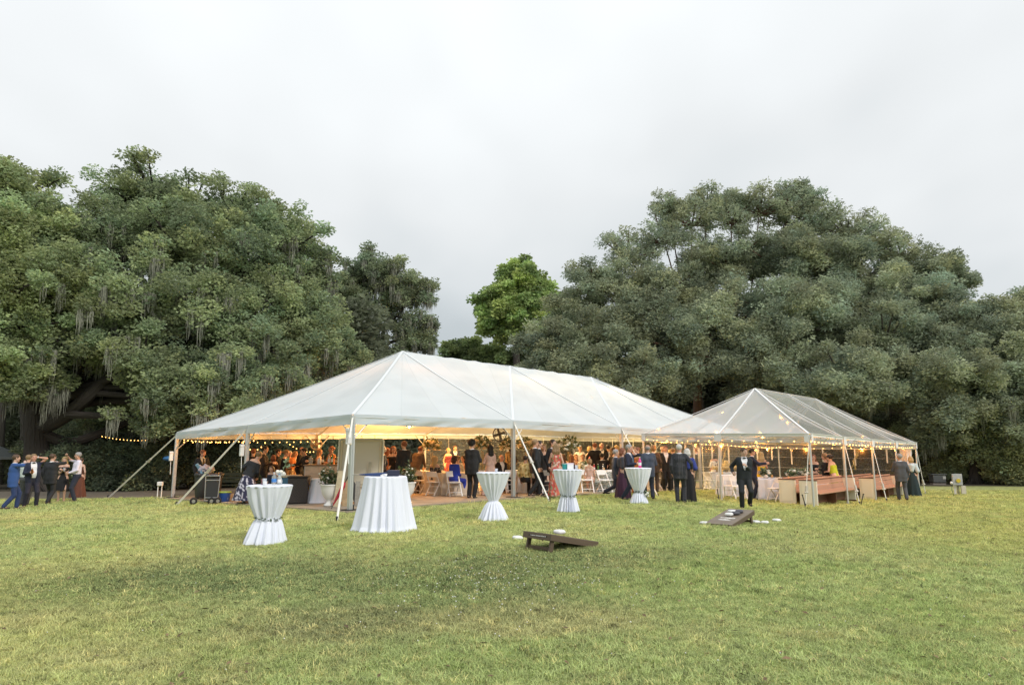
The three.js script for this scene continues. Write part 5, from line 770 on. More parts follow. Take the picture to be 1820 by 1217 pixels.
  bag('white bean bag near the hole of the farther board', sB(.34, -.06), .3); bag('second white bean bag, lower on the farther board', sB(.58, -.02), .9); bag('dark bean bag beside the hole of the farther board', sB(.28, .08), 1.2, 0, bagD); bag('dark bean bag between the two white ones on the farther board', sB(.44, .07), .1, 0, bagD);
  bag('white bean bag on the grass left of the farther board', on(4.198,-15.164, .035), .8); bag('white bean bag right of the farther board, left of a touching pair', on(5.503,-15.66, .035), .2); bag('white bean bag right of the farther board, right of a touching pair', on(5.68,-15.59, .035), 1.0); bag('white bean bag lying alone farthest right on the grass', on(6.167,-16.163, .035), .5);
}
// ---------- meter, utility box, pavilions ----------
{
  const greyBox = mat(.42, .44, .46, .45, { metalness: .2 });
  const m = thing('electric_meter', 'grey electric meter cabinet with yellow round dial on a white post', 'electric meter', on(19.271,-29.789), -.25);
  new MB().rbox(.5, .64, .18, .012, .02, .92, 0).build('cabinet', greyBox, m); const dl = new THREE.CylinderGeometry(.115, .115, .06, 22); dl.rotateX(Math.PI / 2); dl.translate(.04, .86, .12); const d1 = part('dial', dl, mat(.55, .44, .04, .4), m); const rg = new THREE.TorusGeometry(.118, .014, 8, 22); rg.translate(.04, .86, .12); part('dial_ring', rg, M.steel, d1);
  new MB().box(.12, 1.2, .10, -.08, .6, -.14).build('post', M.whitePaint, m); new MB().bar([.02, 0, -.05], [.02, .62, -.05], .025).bar([.08, 0, -.05], [.08, .62, -.05], .02).build('conduit', mat(.18, .16, .13, .6), m); new MB().rbox(.24, .46, .12, .012, .30, .33, 0).build('outlet_box', mat(.56, .53, .44, .6), m); new MB().ball(.08, -.30, .72, .04, 1, 1.1, .8).bar([-.30, .7, 0], [-.1, .72, -.05], .015).build('lamp_head', whiteM, m); new MB().tube([[-.28, .6, .02], [-.3, .3, .0], [-.22, .02, 0]], .012).build('hose', mat(.03, .12, .09, .6), m);
  m.scale.setScalar(.74);
  const ub = thing('utility_box', 'dark grey utility box with a pale plate in the shade left of the meter', 'box', on(24.762,-40), -.1); new MB().rbox(.7, .4, .5, .02, 0, .35, 0).build('box_body', mat(.07, .075, .075, .5), ub); new MB().box(.84, .04, .54, 0, .61, 0).build('lid', mat(.09, .095, .095, .5), ub); new MB().box(.16, .16, .01, .26, .42, .256).build('plate', mat(.36, .36, .34, .6), ub); new MB().box(.7, .1, .4, 0, .05, 0).build('base', mat(.2, .18, .16, .9), ub);
  const pav = (label, p, w, h, rise, rm, n) => { const t = thing('pavilion', label, 'pavilion', p, .4); const g = new THREE.ConeGeometry(w * .7071 * 2 * .5 * 1.4142 , rise, 4, 1); g.rotateY(Math.PI / 4); g.translate(0, h + rise / 2, 0); part('roof', g, rm, t); new MB().box(w * 1.38, .12, .05, 0, h - .05, w * .7).box(w * 1.38, .12, .05, 0, h - .05, -w * .7).box(.05, .12, w * 1.38, w * .7, h - .05, 0).box(.05, .12, w * 1.38, -w * .7, h - .05, 0).build('fascia', mat(.25, .25, .24, .7), t); for (const a of [-1, 1]) for (const b of [-1, 1]) new MB().box(.12, h, .12, a * w * .64, h / 2, b * w * .64).build('post', mat(.2, .17, .14, .8), t); };
  pav('dark-roofed pavilion at the left edge behind the guests', on(-27.144,-36), 1.6, 1.62, .62, mat(.07, .08, .075, .8));
  pav('grey marquee roof standing far behind the white tent', on(-1.869,-60), 3.1, 1.85, 1.0, mat(.40, .43, .45, .6));
  const tp = thing('tarp', 'bright blue folded tarp lying on the shrub behind the far left tent leg', 'tarp', [-14.83,1.097,-29.6]); { const g = new THREE.SphereGeometry(.24, 14, 10), p = g.attributes.position; for (let i = 0; i < p.count; i++) p.setXYZ(i, p.getX(i) * 1.1, p.getY(i) * .45 + .03 * noise(p.getX(i) * 9, p.getY(i) * 9, p.getZ(i) * 9), p.getZ(i)); g.computeVertexNormals(); part('tarp_fold', g, mat(.03, .13, .30, .5), tp); }
}

// ---------- people: bodies are meshed from smooth distance fields ----------
class Field {
  constructor(min, max, cell) { this.c = cell; this.o = min; this.n = [0, 1, 2].map(i => Math.ceil((max[i] - min[i]) / cell) + 2); this.d = new Float32Array(this.n[0] * this.n[1] * this.n[2]).fill(.5); }
  cone(a, b, ra, rb = ra, k = .03) {
    const { c, o, n, d } = this, m = Math.max(ra, rb) + .07, lo = [], hi = []; for (let i = 0; i < 3; i++) { lo[i] = Math.max(0, Math.floor((Math.min(a[i], b[i]) - m - o[i]) / c)); hi[i] = Math.min(n[i] - 1, Math.ceil((Math.max(a[i], b[i]) + m - o[i]) / c)); }
    const bx = b[0] - a[0], by = b[1] - a[1], bz = b[2] - a[2], bb = bx * bx + by * by + bz * bz || 1e-9;
    for (let z = lo[2]; z <= hi[2]; z++) for (let y = lo[1]; y <= hi[1]; y++) for (let x = lo[0]; x <= hi[0]; x++) {
      const px = o[0] + x * c - a[0], py = o[1] + y * c - a[1], pz = o[2] + z * c - a[2]; let t = (px * bx + py * by + pz * bz) / bb; t = t < 0 ? 0 : t > 1 ? 1 : t;
      const v = Math.hypot(px - bx * t, py - by * t, pz - bz * t) - (ra + (rb - ra) * t), i = (z * n[1] + y) * n[0] + x, w = d[i], h = Math.max(k - Math.abs(v - w), 0) / k; d[i] = Math.min(v, w) - h * h * k * .25;
    }
    return this;
  }
  each(fn) { const { c, o, n, d } = this; let i = 0; for (let z = 0; z < n[2]; z++) for (let y = 0; y < n[1]; y++) for (let x = 0; x < n[0]; x++, i++) if (d[i] < .12) d[i] = fn(d[i], o[0] + x * c, o[1] + y * c, o[2] + z * c); return this; }
  mesh(color) { // surface nets
    const { c, o, n, d } = this, [nx, ny, nz] = n, id = new Int32Array(d.length).fill(-1), pos = [], nor = [], idx = [], E = [[0, 1], [0, 2], [0, 4], [1, 3], [1, 5], [2, 3], [2, 6], [3, 7], [4, 5], [4, 6], [5, 7], [6, 7]], off = [0, 1, nx, nx + 1, nx * ny, nx * ny + 1, nx * ny + nx, nx * ny + nx + 1], v = new Float32Array(8);
    for (let z = 0; z < nz - 1; z++) for (let y = 0; y < ny - 1; y++) for (let x = 0; x < nx - 1; x++) {
      const i = (z * ny + y) * nx + x; let m = 0; for (let k = 0; k < 8; k++) { v[k] = d[i + off[k]]; if (v[k] < 0) m |= 1 << k; } if (m === 0 || m === 255) continue;
      let sx = 0, sy = 0, sz = 0, q = 0; for (const [a, b] of E) if ((v[a] < 0) !== (v[b] < 0)) { const t = v[a] / (v[a] - v[b]); sx += (a & 1) + t * ((b & 1) - (a & 1)); sy += (a >> 1 & 1) + t * ((b >> 1 & 1) - (a >> 1 & 1)); sz += (a >> 2 & 1) + t * ((b >> 2 & 1) - (a >> 2 & 1)); q++; }
      id[i] = pos.length / 3; pos.push(o[0] + (x + sx / q) * c, o[1] + (y + sy / q) * c, o[2] + (z + sz / q) * c);
      let gx = v[1] + v[3] + v[5] + v[7] - v[0] - v[2] - v[4] - v[6], gyy = v[2] + v[3] + v[6] + v[7] - v[0] - v[1] - v[4] - v[5], gz = v[4] + v[5] + v[6] + v[7] - v[0] - v[1] - v[2] - v[3]; const l = Math.hypot(gx, gyy, gz) || 1; nor.push(gx / l, gyy / l, gz / l);
    }
    const S = [1, nx, nx * ny];
    for (let z = 1; z < nz - 1; z++) for (let y = 1; y < ny - 1; y++) for (let x = 1; x < nx - 1; x++) { const i = (z * ny + y) * nx + x, s = d[i] < 0; for (let ax = 0; ax < 3; ax++) { if (s === (d[i + S[ax]] < 0)) continue; const u = S[(ax + 1) % 3], w = S[(ax + 2) % 3], A = id[i], Bq = id[i - u], Cq = id[i - u - w], Dq = id[i - w]; if (A < 0 || Bq < 0 || Cq < 0 || Dq < 0) continue; if (s) idx.push(A, Bq, Cq, A, Cq, Dq); else idx.push(A, Cq, Bq, A, Dq, Cq); } }
    const g = geoFrom(pos, nor, new Array(pos.length / 3 * 2).fill(0), idx);
    if (color) paint(g, color); return g;
  }
}
function paint(g, fn) { const p = g.attributes.position, a = new Float32Array(p.count * 3); for (let i = 0; i < p.count; i++) { const c = typeof fn === 'function' ? fn(p.getX(i), p.getY(i), p.getZ(i)) : fn; a.set(c, i * 3); } g.setAttribute('color', new THREE.BufferAttribute(a, 3)); return g; }
const v3 = { add: (a, b, s = 1) => [a[0] + b[0] * s, a[1] + b[1] * s, a[2] + b[2] * s], sub: (a, b) => [a[0] - b[0], a[1] - b[1], a[2] - b[2]], mix: (a, b, t) => [lerp(a[0], b[0], t), lerp(a[1], b[1], t), lerp(a[2], b[2], t)], len: a => Math.hypot(...a), dot: (a, b) => a[0] * b[0] + a[1] * b[1] + a[2] * b[2], norm: a => { const l = Math.hypot(...a) || 1; return [a[0] / l, a[1] / l, a[2] / l]; }, cross: (a, b) => [a[1] * b[2] - a[2] * b[1], a[2] * b[0] - a[0] * b[2], a[0] * b[1] - a[1] * b[0]] };
function ik(a, b, l1, l2, hint) { let d = v3.sub(b, a), L = v3.len(d); const mx = (l1 + l2) * .998; if (L > mx) { b = v3.add(a, d, mx / L); d = v3.sub(b, a); L = mx; } const n = v3.norm(d), x = (L * L + l1 * l1 - l2 * l2) / (2 * L), h = Math.sqrt(Math.max(0, l1 * l1 - x * x)); let p = v3.add(hint, n, -v3.dot(hint, n)); p = v3.norm(p); return [v3.add(v3.add(a, n, x), p, h), b]; }
// head, facing +z, centred between chin and crown
const headT = [0, 1].map(f => {
  const F = new Field([-.13, -.17, -.15], [.13, .16, .16], .0085);
  F.cone([0, .032, .018], [0, .034, -.030], .077, .083, .02).cone([0, -.02, .028], [0, -.082, .052], f ? .058 : .063, f ? .028 : .034, .03).cone([-.03, -.055, .025], [.03, -.055, .025], .042, .042, .03);
  F.cone([0, .008, .092], [0, -.026, .108], .008, .0135, .012).cone([-.035, .028, .078], [.035, .028, .078], .014, .014, .02).cone([-.02, -.057, .088], [.02, -.057, .088], .0085, .0085, .012).cone([0, -.1, .07], [0, -.1, .07], .016, .016, .02);
  for (const s of [-1, 1]) F.cone([s * .080, .015, -.005], [s * .078, -.025, -.0], .016, .011, .01).cone([s * .045, -.02, .072], [s * .045, -.02, .072], .022, .022, .02);
  F.cone([0, -.06, -.01], [0, -.16, -.02], .052, .054, .03);
  for (const s of [-1, 1]) F.each((d, x, y, z) => Math.max(d, .0155 - Math.hypot(x - s * .033, y - .006, z - .098)));
  const g = F.mesh((x, y, z) => z > .075 && Math.abs(y + .057) < .011 && Math.abs(x) < .026 ? [1.0, .62, .60] : z > .07 && Math.abs(y - .026) < .006 && Math.abs(Math.abs(x) - .033) < .02 ? [.35, .28, .24] : [1, 1, 1]);
  const parts = [g]; for (const s of [-1, 1]) { const e = new THREE.SphereGeometry(.0125, 8, 6); e.translate(s * .033, .006, .084); paint(e, (x, y, z) => Math.hypot(x - s * .033, y - .006) < .006 && z > .085 ? [.03, .03, .03] : [1.15, 1.2, 1.25]); parts.push(e); }
  return mergeGeometries(parts.map(q => { for (const k of Object.keys(q.attributes)) if (!['position', 'normal', 'uv', 'color'].includes(k)) q.deleteAttribute(k); return q; }));
});
// hand hanging along -y from the wrist, palm towards -x (for the left hand), fingers relaxed or closed
const handT = [0, 1].map(grip => {
  const F = new Field([-.09, -.215, -.08], [.05, .03, .08], .006); F.cone([0, .02, 0], [0, -.03, 0], .024, .026, .02).cone([0, -.03, -.018], [0, -.085, -.026], .018, .016, .02).cone([0, -.03, .014], [0, -.088, .024], .018, .015, .02);
  [[.026, .072], [.009, .082], [-.009, .077], [-.026, .060]].forEach(([z, L]) => { const c = grip ? 1.25 : .38, p0 = [0, -.088, z], p1 = [-Math.sin(c * .6) * L * .5, -.088 - Math.cos(c * .6) * L * .5, z * 1.06], p2 = [p1[0] - Math.sin(c * 1.7) * L * .5, p1[1] - Math.cos(c * 1.7) * L * .5, z * 1.08]; F.cone(p0, p1, .0095, .0088, .008).cone(p1, p2, .0088, .0072, .006); });
  const t1 = grip ? [-.035, -.062, .036] : [-.022, -.062, .048], t2 = grip ? [-.058, -.082, .018] : [-.034, -.098, .056]; F.cone([-.006, -.025, .02], t1, .014, .011, .012).cone(t1, t2, .011, .0085, .008);
  return F.mesh([1, 1, 1]);
});
const hairT = {};
function hairGeo(type, seed) {
  const key = type + (seed % 3); if (hairT[key]) return hairT[key];
  const F = new Field([-.17, -.46, -.20], [.17, .21, .16], .0115), fuzz = (s, a) => F.each((d, x, y, z) => d + a * (fbm(x * s + seed * 7, y * s * .5, z * s, 3) - .5));
  F.cone([0, .040, .016], [0, .040, -.030], .0865, .094, .02);
  if (type === 'afro') F.cone([0, .06, -.01], [0, .05, -.03], .12, .12, .02);
  if (type === 'curly') F.cone([0, .05, -.01], [0, .0, -.04], .108, .105, .02);
  const face = (d, x, y, z, k = -.030) => Math.max(d, -(y * .55 - z * .83 - k));
  if (type === 'bald') F.each((d, x, y, z) => Math.max(face(d, x, y, z, -.045), y - .035 - .25 * Math.max(0, -z - .02)));
  else F.each((d, x, y, z) => face(d, x, y, z, (type === 'curly' || type === 'afro') ? -.05 : -.034));
  const back = (len, w, r0, r1, wave = 0) => { for (const s of [-1, 0, 1]) F.cone([s * w * .8, .02, -.055], [s * w, -len * .5, -.075], r0, r0, .03).cone([s * w, -len * .5, -.075], [s * w * .9, -len, -.062], r0, r1, .03); for (const s of [-1, 1]) F.cone([s * .082, .03, -.01], [s * .085, -len * .45, .0], .022, .026, .03); };
  if (type === 'long') back(.32, .062, .050, .032); if (type === 'verylong') back(.44, .055, .052, .030); if (type === 'bob') back(.12, .055, .052, .045); if (type === 'curlylong') back(.30, .075, .062, .045);
  if (type === 'bun') F.cone([0, .03, -.125], [0, .03, -.13], .048, .045, .02); if (type === 'pony') F.cone([0, .05, -.12], [0, -.16, -.14], .035, .02, .02);
  fuzz(type === 'curly' || type === 'curlylong' || type === 'afro' ? 45 : 26, type === 'curly' || type === 'curlylong' || type === 'afro' ? .028 : .012);
  return hairT[key] = F.mesh();
}
const matCache = {};
function cloth(c, rough = .85) { const k = c.join() + rough; return matCache[k] || (matCache[k] = new THREE.MeshPhysicalMaterial({ color: lin(...c), roughness: rough, sheen: .08, sheenRoughness: .6, sheenColor: lin(c[0] * .5 + .06, c[1] * .5 + .06, c[2] * .5 + .06), side: THREE.DoubleSide })); }
const clothV = new THREE.MeshStandardMaterial({ color: 0xffffff, vertexColors: true, roughness: .85, side: THREE.DoubleSide });
const skinM = new THREE.MeshPhysicalMaterial({ color: 0xffffff, vertexColors: true, roughness: .55, sheen: .1 });
const SK = { light: [.56, .35, .26], tan: [.46, .27, .185], red: [.58, .31, .22], brown: [.16, .085, .05], dark: [.085, .045, .03] };
const HC = { brown: [.085, .048, .026], dark: [.022, .015, .012], black: [.012, .010, .010], blonde: [.42, .29, .13], grey: [.30, .29, .28], white: [.60, .58, .54], auburn: [.19, .065, .03], light: [.24, .15, .075] };
const CC = { black: [.009, .009, .011], char: [.017, .019, .023], navy: [.014, .019, .042], blue: [.022, .065, .24], royal: [.02, .05, .42], slate: [.055, .070, .105], grey: [.075, .08, .09], brown: [.055, .036, .025], white: [.74, .74, .76], cream: [.62, .56, .42], plum: [.055, .018, .045], lime: [.40, .47, .02], yellow: [.68, .40, .01], teal: [.02, .30, .22], blush: [.60, .40, .33], orange: [.48, .17, .05], tan: [.40, .26, .15], maroon: [.16, .03, .04], pink: [.62, .22, .25], khaki: [.26, .19, .11], deep: [.012, .028, .032], dred: [.10, .035, .02] };
const vor = (x, y, z, s) => { x *= s; y *= s; z *= s; const X = Math.floor(x), Y = Math.floor(y), Z = Math.floor(z); let b = 9, h = 0; for (let i = -1; i < 2; i++) for (let j = -1; j < 2; j++) for (let k = -1; k < 2; k++) { const a = X + i, c = Y + j, e = Z + k, d = (a + h3(a, c, e) - x) ** 2 + (c + h3(a + 9, c, e) - y) ** 2 + (e + h3(a, c + 9, e) - z) ** 2; if (d < b) { b = d; h = h3(a + 3, c + 5, e + 7); } } return [b, h]; };
const PAT = {
  navyfloral: (x, y, z) => { const [b, h] = vor(x, y, z, 13); return b < .22 && h > .25 ? [.55, .54, .62] : [.022, .022, .055]; },
  redfloral: (x, y, z) => { const [b, h] = vor(x, y, z, 15); return b < .24 ? (h > .66 ? [.62, .50, .42] : h > .33 ? [.20, .26, .14] : [.62, .25, .12]) : [.50, .085, .075]; },
  teal: (x, y, z) => { const [b, h] = vor(x, y, z, 18); return b < .20 && h > .4 ? [.16, .34, .36] : [.015, .10, .15]; },
  gold: (x, y, z) => { const [b, h] = vor(x, y, z, 12); return b < .28 ? [.46, .30, .11] : [.06, .04, .03]; },
  bluepat: (x, y, z) => { const [b, h] = vor(x, y, z, 14); return b < .2 ? [.14, .18, .26] : [.035, .05, .085]; },
  bw: (x, y, z) => { const [b, h] = vor(x, y, z, 9); return b < .14 && h > .35 ? [.03, .03, .03] : [.66, .65, .62]; },
  whitefloral: (x, y, z) => { const [b, h] = vor(x, y, z, 14); return b < .2 ? [.16, .22, .36] : [.58, .56, .52]; },
  yellowpat: (x, y, z) => { const [b, h] = vor(x, y, z, 10); return b < .2 ? [.35, .26, .08] : [.62, .52, .26]; },
  tweed: (x, y, z) => { const n = noise(x * 45, y * 45, z * 45); return [.07 + .06 * n, .045 + .035 * n, .03 + .02 * n]; },
  sparkle: (x, y, z) => { const n = noise(x * 60, y * 60, z * 60); return n > .72 ? [.25, .25, .27] : [.02, .02, .025]; },
  lace: (x, y, z) => { const n = fbm(x * 30, y * 30, z * 30, 2); return [.46 + .25 * n, .31 + .2 * n, .27 + .17 * n]; },
  pinstripe: (x, y, z) => { const s = Math.abs(Math.sin(x * 70)); return s > .93 ? [.07, .07, .08] : [.022, .024, .03]; },
};
const ARM = { down: [.05, -.52, .03], hold: [-.04, -.24, .30], clasp: [-.15, -.36, .20], head: [-.09, .24, .10], up: [.04, .27, .30], reach: [-.02, -.16, .46], hip: [.10, -.42, .02], face: [-.14, .06, .20], low: [.0, -.38, .28], back: [-.1, -.40, -.14], chest: [-.16, -.16, .25], hug: [.28, -.30, -.10], lap: [-.08, -.34, .26], bent: [.08, -.36, .10] };
const LEG = { stand: [.095, .08, .02, -.095, .08, -.02], wide: [.16, .08, .03, -.16, .08, -.02], step: [.09, .08, .17, -.09, .11, -.2], stride: [.08, .08, .14, -.08, .22, -.42], one: [.10, .08, .05, -.09, .08, -.06], dance: [.12, .16, -.02, -.10, .08, .06], sit: [.12, .08, .46, -.12, .08, .42] };
function person(label, p, o) {
  const { H = 1.74, t = 0, k = 'suit', f = 0, lean = 0, side = 0, arms = ['down', 'down'], legs = o.sit ? 'sit' : 'stand', yaw = 0, pitch = 0, skin = 'light', hair = ['short', 'brown'], fat = 0, sit = 0, seed = Math.round((p[0] * 31 + p[2] * 57) * 10), grp } = o;
  const S = H / 1.75, va = Math.atan2(-p[0], -p[2]), root = thing('person', label, 'person', p, t * D2R + va, grp), m = (a) => a.map(q => q * S), CELL = .024;
  const le = lean * D2R, si = side * D2R, up = v3.norm([Math.sin(si), Math.cos(le) * Math.cos(si), Math.sin(le)]), ex = v3.norm([Math.cos(si), -Math.sin(si), 0]), fw = v3.cross(ex, up);
  const lg = LEG[legs] || legs, crouch = legs === 'stride' ? .05 : legs === 'dance' ? .04 : legs === 'step' ? .015 : 0;
  const pel = m([0, sit ? .56 : .925 - crouch, lean > 20 ? -.10 : 0]), T = (h, x = 0, z = 0) => v3.add(v3.add(v3.add(pel, up, h * S), ex, x * S), fw, z * S);
  const hOf = (x, y, z) => v3.dot(v3.sub([x, y, z], pel), up) / S, xOf = (x, y, z) => v3.dot(v3.sub([x, y, z], pel), ex) / S, zOf = (x, y, z) => v3.dot(v3.sub([x, y, z], pel), fw) / S;
  const sw = f ? .150 : .180, J = { sh: [], el: [], wr: [], hip: [], kn: [], an: [] };
  [1, -1].forEach((s, i) => {
    const sh = T(f ? .475 : .485, s * sw, -.01), a = ARM[arms[i]] || arms[i], w = v3.add(v3.add(v3.add(sh, ex, s * a[0] * S), up, a[1] * S), fw, a[2] * S);
    const hint = v3.norm(v3.add(v3.add(v3.add([0, 0, 0], ex, s * (a[1] > 0 ? .9 : .45)), fw, a[1] > 0 ? .3 : -.6), up, a[1] > 0 ? -.1 : -.5)); const [e, w2] = ik(sh, w, .295 * S, .262 * S, hint); J.sh[i] = sh; J.el[i] = e; J.wr[i] = w2;
    const hip = T(-.03, s * .09, 0), an = m([lg[i * 3], lg[i * 3 + 1], lg[i * 3 + 2]]); if (sit) an[1] = .08 * S; const [kn, an2] = ik(hip, an, .43 * S, .425 * S, sit ? [0, 1, .6] : [s * .12, 0, 1]); J.hip[i] = hip; J.kn[i] = kn; J.an[i] = an2;
  });
  const all = [...J.wr, ...J.el, ...J.kn, ...J.an, T(.6), T(-.2), ...J.sh], mn = [0, 1, 2].map(i => Math.min(...all.map(q => q[i])) - .24), mx = [0, 1, 2].map(i => Math.max(...all.map(q => q[i])) + .24); mn[1] = Math.max(mn[1], -.03);
  const R = q => q * S;
  const torso = (F, o2, w = 1) => { for (const s of [1, -1]) { F.cone(T(0, s * .072, -.01), T(.19, s * (f ? .04 : .062), .005 + fat * .03), R((f ? .112 : .105) + o2), R((f ? .088 : .105) + o2 + fat * .035), R(.05)).cone(T(.19, s * (f ? .04 : .062), .005 + fat * .03), T(.38, s * .075, .0), R((f ? .088 : .105) + o2 + fat * .035), R((f ? .098 : .112) + o2), R(.05)).cone(T(.38, s * .08, 0), T(.475, s * (sw - .045), -.01), R((f ? .09 : .105) + o2), R(.062 + o2), R(.04)); if (f) F.cone(T(.35, s * .07, .075), T(.35, s * .07, .078), R(.055 + o2), R(.055 + o2), R(.04)); } F.cone(T(.50, sw * .55, -.012), T(.50, -sw * .55, -.012), R(.055 + o2), R(.055 + o2), R(.04)); };
  const wr = F => F.each((d, x, y, z) => d + .020 * (fbm(x * 12 + seed, y * 8, z * 12, 3) - .5));
  // body
  const sk = SK[skin] || skin, B0 = new Field(mn, mx, CELL); torso(B0, 0); B0.cone(T(.50, 0, -.012), T(.64, 0, .008), R(.058), R(.052), R(.04));
  [0, 1].forEach(i => { const s = i ? -1 : 1; B0.cone(J.sh[i], J.el[i], R(f ? .042 : .050), R(f ? .034 : .04), R(.03)).cone(J.el[i], J.wr[i], R(f ? .034 : .041), R(.026), R(.02)).cone(J.hip[i], J.kn[i], R(.085), R(.056), R(.04)).cone(J.kn[i], J.an[i], R(.055), R(.036), R(.03)).cone(v3.add(J.an[i], [0, -.035 * S, -.04 * S]), v3.add(J.an[i], [s * .02, -.05 * S, .13 * S]), R(.035), R(.026), R(.02)); });
  const hm = new THREE.Matrix4().makeBasis(V(...ex), V(...up), V(...fw)), hs = S * (H < 1.45 ? 1.18 : 1.0), hp = T(.715 - (H < 1.45 ? 0 : 0), 0, .018);
  // the head stays more upright than a bending trunk
  const hq = new THREE.Quaternion().setFromRotationMatrix(hm).slerp(new THREE.Quaternion(), .45).multiply(new THREE.Quaternion().setFromEuler(new THREE.Euler(pitch * D2R, yaw * D2R, 0, 'YXZ'))), HM = new THREE.Matrix4().compose(V(...hp), hq, V(hs, hs, hs));
  const bits = [B0.mesh([1, 1, 1]), headT[f].clone().applyMatrix4(HM)];
  [0, 1].forEach(i => { const s = i ? -1 : 1, y = v3.norm(v3.sub(J.el[i], J.wr[i])); let x = v3.add(ex, y, -v3.dot(ex, y)); if (v3.len(x) < .2) x = v3.add(fw, y, -v3.dot(fw, y)); x = v3.norm(x); const z = v3.cross(x, y); const g = handT[arms[i] === 'down' || arms[i] === 'hug' ? 0 : 1].clone(), M4 = new THREE.Matrix4().makeBasis(V(...x), V(...y), V(...z)).setPosition(...J.wr[i]); if (s < 0) { const sc = new THREE.Matrix4().makeScale(-1, 1, 1); g.applyMatrix4(sc); const ix = g.index.array; for (let q = 0; q < ix.length; q += 3) { const w = ix[q]; ix[q] = ix[q + 1]; ix[q + 1] = w; } } g.applyMatrix4(new THREE.Matrix4().makeScale(S, S, S)); g.applyMatrix4(M4); bits.push(g); });
  const bg = mergeGeometries(bits); { const a = bg.attributes.color; for (let i = 0; i < a.count; i++) a.setXYZ(i, a.getX(i) * sk[0], a.getY(i) * sk[1], a.getZ(i) * sk[2]); } part('body', bg, skinM, root);
  if (hair[0] !== 'none') part('hair', hairGeo(hair[0], seed % 7).clone().applyMatrix4(HM), cloth(HC[hair[1]] || hair[1], .6), root);
  const mk = (name, F, col) => { if (typeof col === 'string' && PAT[col]) part(name, F.mesh(PAT[col]), clothV, root); else part(name, F.mesh(), cloth(CC[col] || col), root); };
  const sleeves = (F, r0, r1, r2, len) => [0, 1].forEach(i => { F.cone(J.sh[i], J.el[i], R(r0), R(r1), R(.03)); if (len > 0) F.cone(J.el[i], v3.mix(J.el[i], J.wr[i], len), R(r1), R(r2), R(.02)); });
  const c = o.c || ['char', 'white', 'char', 'black'];
  const trousers = (col) => { const F = new Field(mn, mx, CELL); for (const s of [1, -1]) F.cone(T(0, s * .07, -.015), T(.08, s * .06, 0), R(.125), R(.115), R(.04)); [0, 1].forEach(i => F.cone(J.hip[i], J.kn[i], R(.104), R(.074), R(.03)).cone(J.kn[i], v3.add(v3.mix(J.kn[i], J.an[i], .97), [0, 0, 0]), R(.074), R(.066), R(.02))); wr(F); F.each((d, x, y, z) => Math.max(d, (hOf(x, y, z) - .10) * S, .035 * S - y)); mk('trousers', F, col); };
  const shoes = (col, heel) => [0, 1].forEach(i => { const a = J.an[i], s = i ? -1 : 1, g = new MB(); g.ball(.05 * S, a[0] + s * .008, Math.max(.04, a[1] - .04 * S), a[2] - .03 * S, .85, .75, 1.1, 10).ball(.05 * S, a[0] + s * .018, Math.max(.028, a[1] - .052 * S), a[2] + .10 * S, .92, .55, 1.9, 10); g.build('shoe', cloth(CC[col] || col, .4), root); });
  const skirt = (col, hemY, hemR, from = .13, folds = 9, name = 'skirt', extra = null) => {
    const top = T(from), hipc = T(-.04, 0, -.01), bot = [hipc[0] * .6 + (J.an[0][0] + J.an[1][0]) * .2, hemY, hipc[2] * .5 + (J.an[0][2] + J.an[1][2]) * .25], N = 22, NA = 60, pos = [], uv = [], idx = [], r = rng(seed + 3), ph = r() * 6;
    for (let i = 0; i <= N; i++) { const q = i / N; let cc, rx, rz; const y = lerp(top[1], hemY, q), hy = hipc[1]; if (y > hy) { const s = (top[1] - y) / (top[1] - hy); cc = v3.mix(top, hipc, s); rx = lerp(f ? .128 : .16, .185, Math.sin(s * 1.57)) * S; rz = lerp(.112, .15, s) * S; } else { const s = (hy - y) / (hy - hemY); cc = v3.mix(hipc, bot, s); rx = lerp(.185 * S, hemR, Math.pow(s, .9)); rz = lerp(.15 * S, hemR * .92, Math.pow(s, .8)); }
      for (let j = 0; j <= NA; j++) { const a = j / NA * 6.28319, w = 1 + (.012 + .075 * q * q) * Math.sin(a * folds + ph + .7 * Math.sin(a * 2 + q)) + .03 * q * Math.sin(a * 3 + ph); pos.push(cc[0] + Math.cos(a) * rx * w, y, cc[2] + Math.sin(a) * rz * w); uv.push(0, 0); } }
    for (let i = 0; i < N; i++) for (let j = 0; j < NA; j++) { const a = i * (NA + 1) + j, b = a + NA + 1; idx.push(a, a + 1, b, a + 1, b + 1, b); }
    let g = geoFrom(pos, null, uv, idx); if (extra) g = mergeGeometries([g, extra]); const pf = PAT[col]; part(name, pf ? paint(g, pf) : g, pf ? clothV : cloth(CC[col] || col), root);
  };
  const top = (name, col, { o2 = .014, sl = 0, hemH = .0, neck = .52, sr = .058 }) => { const F = new Field(mn, mx, CELL); torso(F, o2); if (sl) sleeves(F, sr, sr * .86, sr * .72, sl - .001); wr(F); F.each((d, x, y, z) => Math.max(d, (hemH - hOf(x, y, z)) * S, (hOf(x, y, z) - neck) * S)); return F; };
  if (k === 'suit' || k === 'tux' || k === 'open') {
    trousers(c[2]); shoes(c[3] || 'black');
    const F = new Field(mn, mx, CELL); torso(F, .024); sleeves(F, .066, .056, .044, .93); for (const s of [1, -1]) F.cone(T(.12, s * .07, 0), T(-.17, s * .085, -.005), R(.128 + fat * .03), R(.128), R(.05)); wr(F);
    const bt = k === 'open' ? -.4 : .17, wide = k === 'open' ? .20 : .26;
    F.each((d, x, y, z) => { const h = hOf(x, y, z), zz = zOf(x, y, z), xx = xOf(x, y, z); d = Math.max(d, (-.21 - h) * S, (h - .562) * S); if (zz > .03) { const w = k === 'open' ? .055 + Math.max(0, h) * .06 : (h - bt) * wide; if (h > bt) d = Math.max(d, (w - Math.abs(xx)) * S); } return d; }); mk('jacket', F, c[0]);
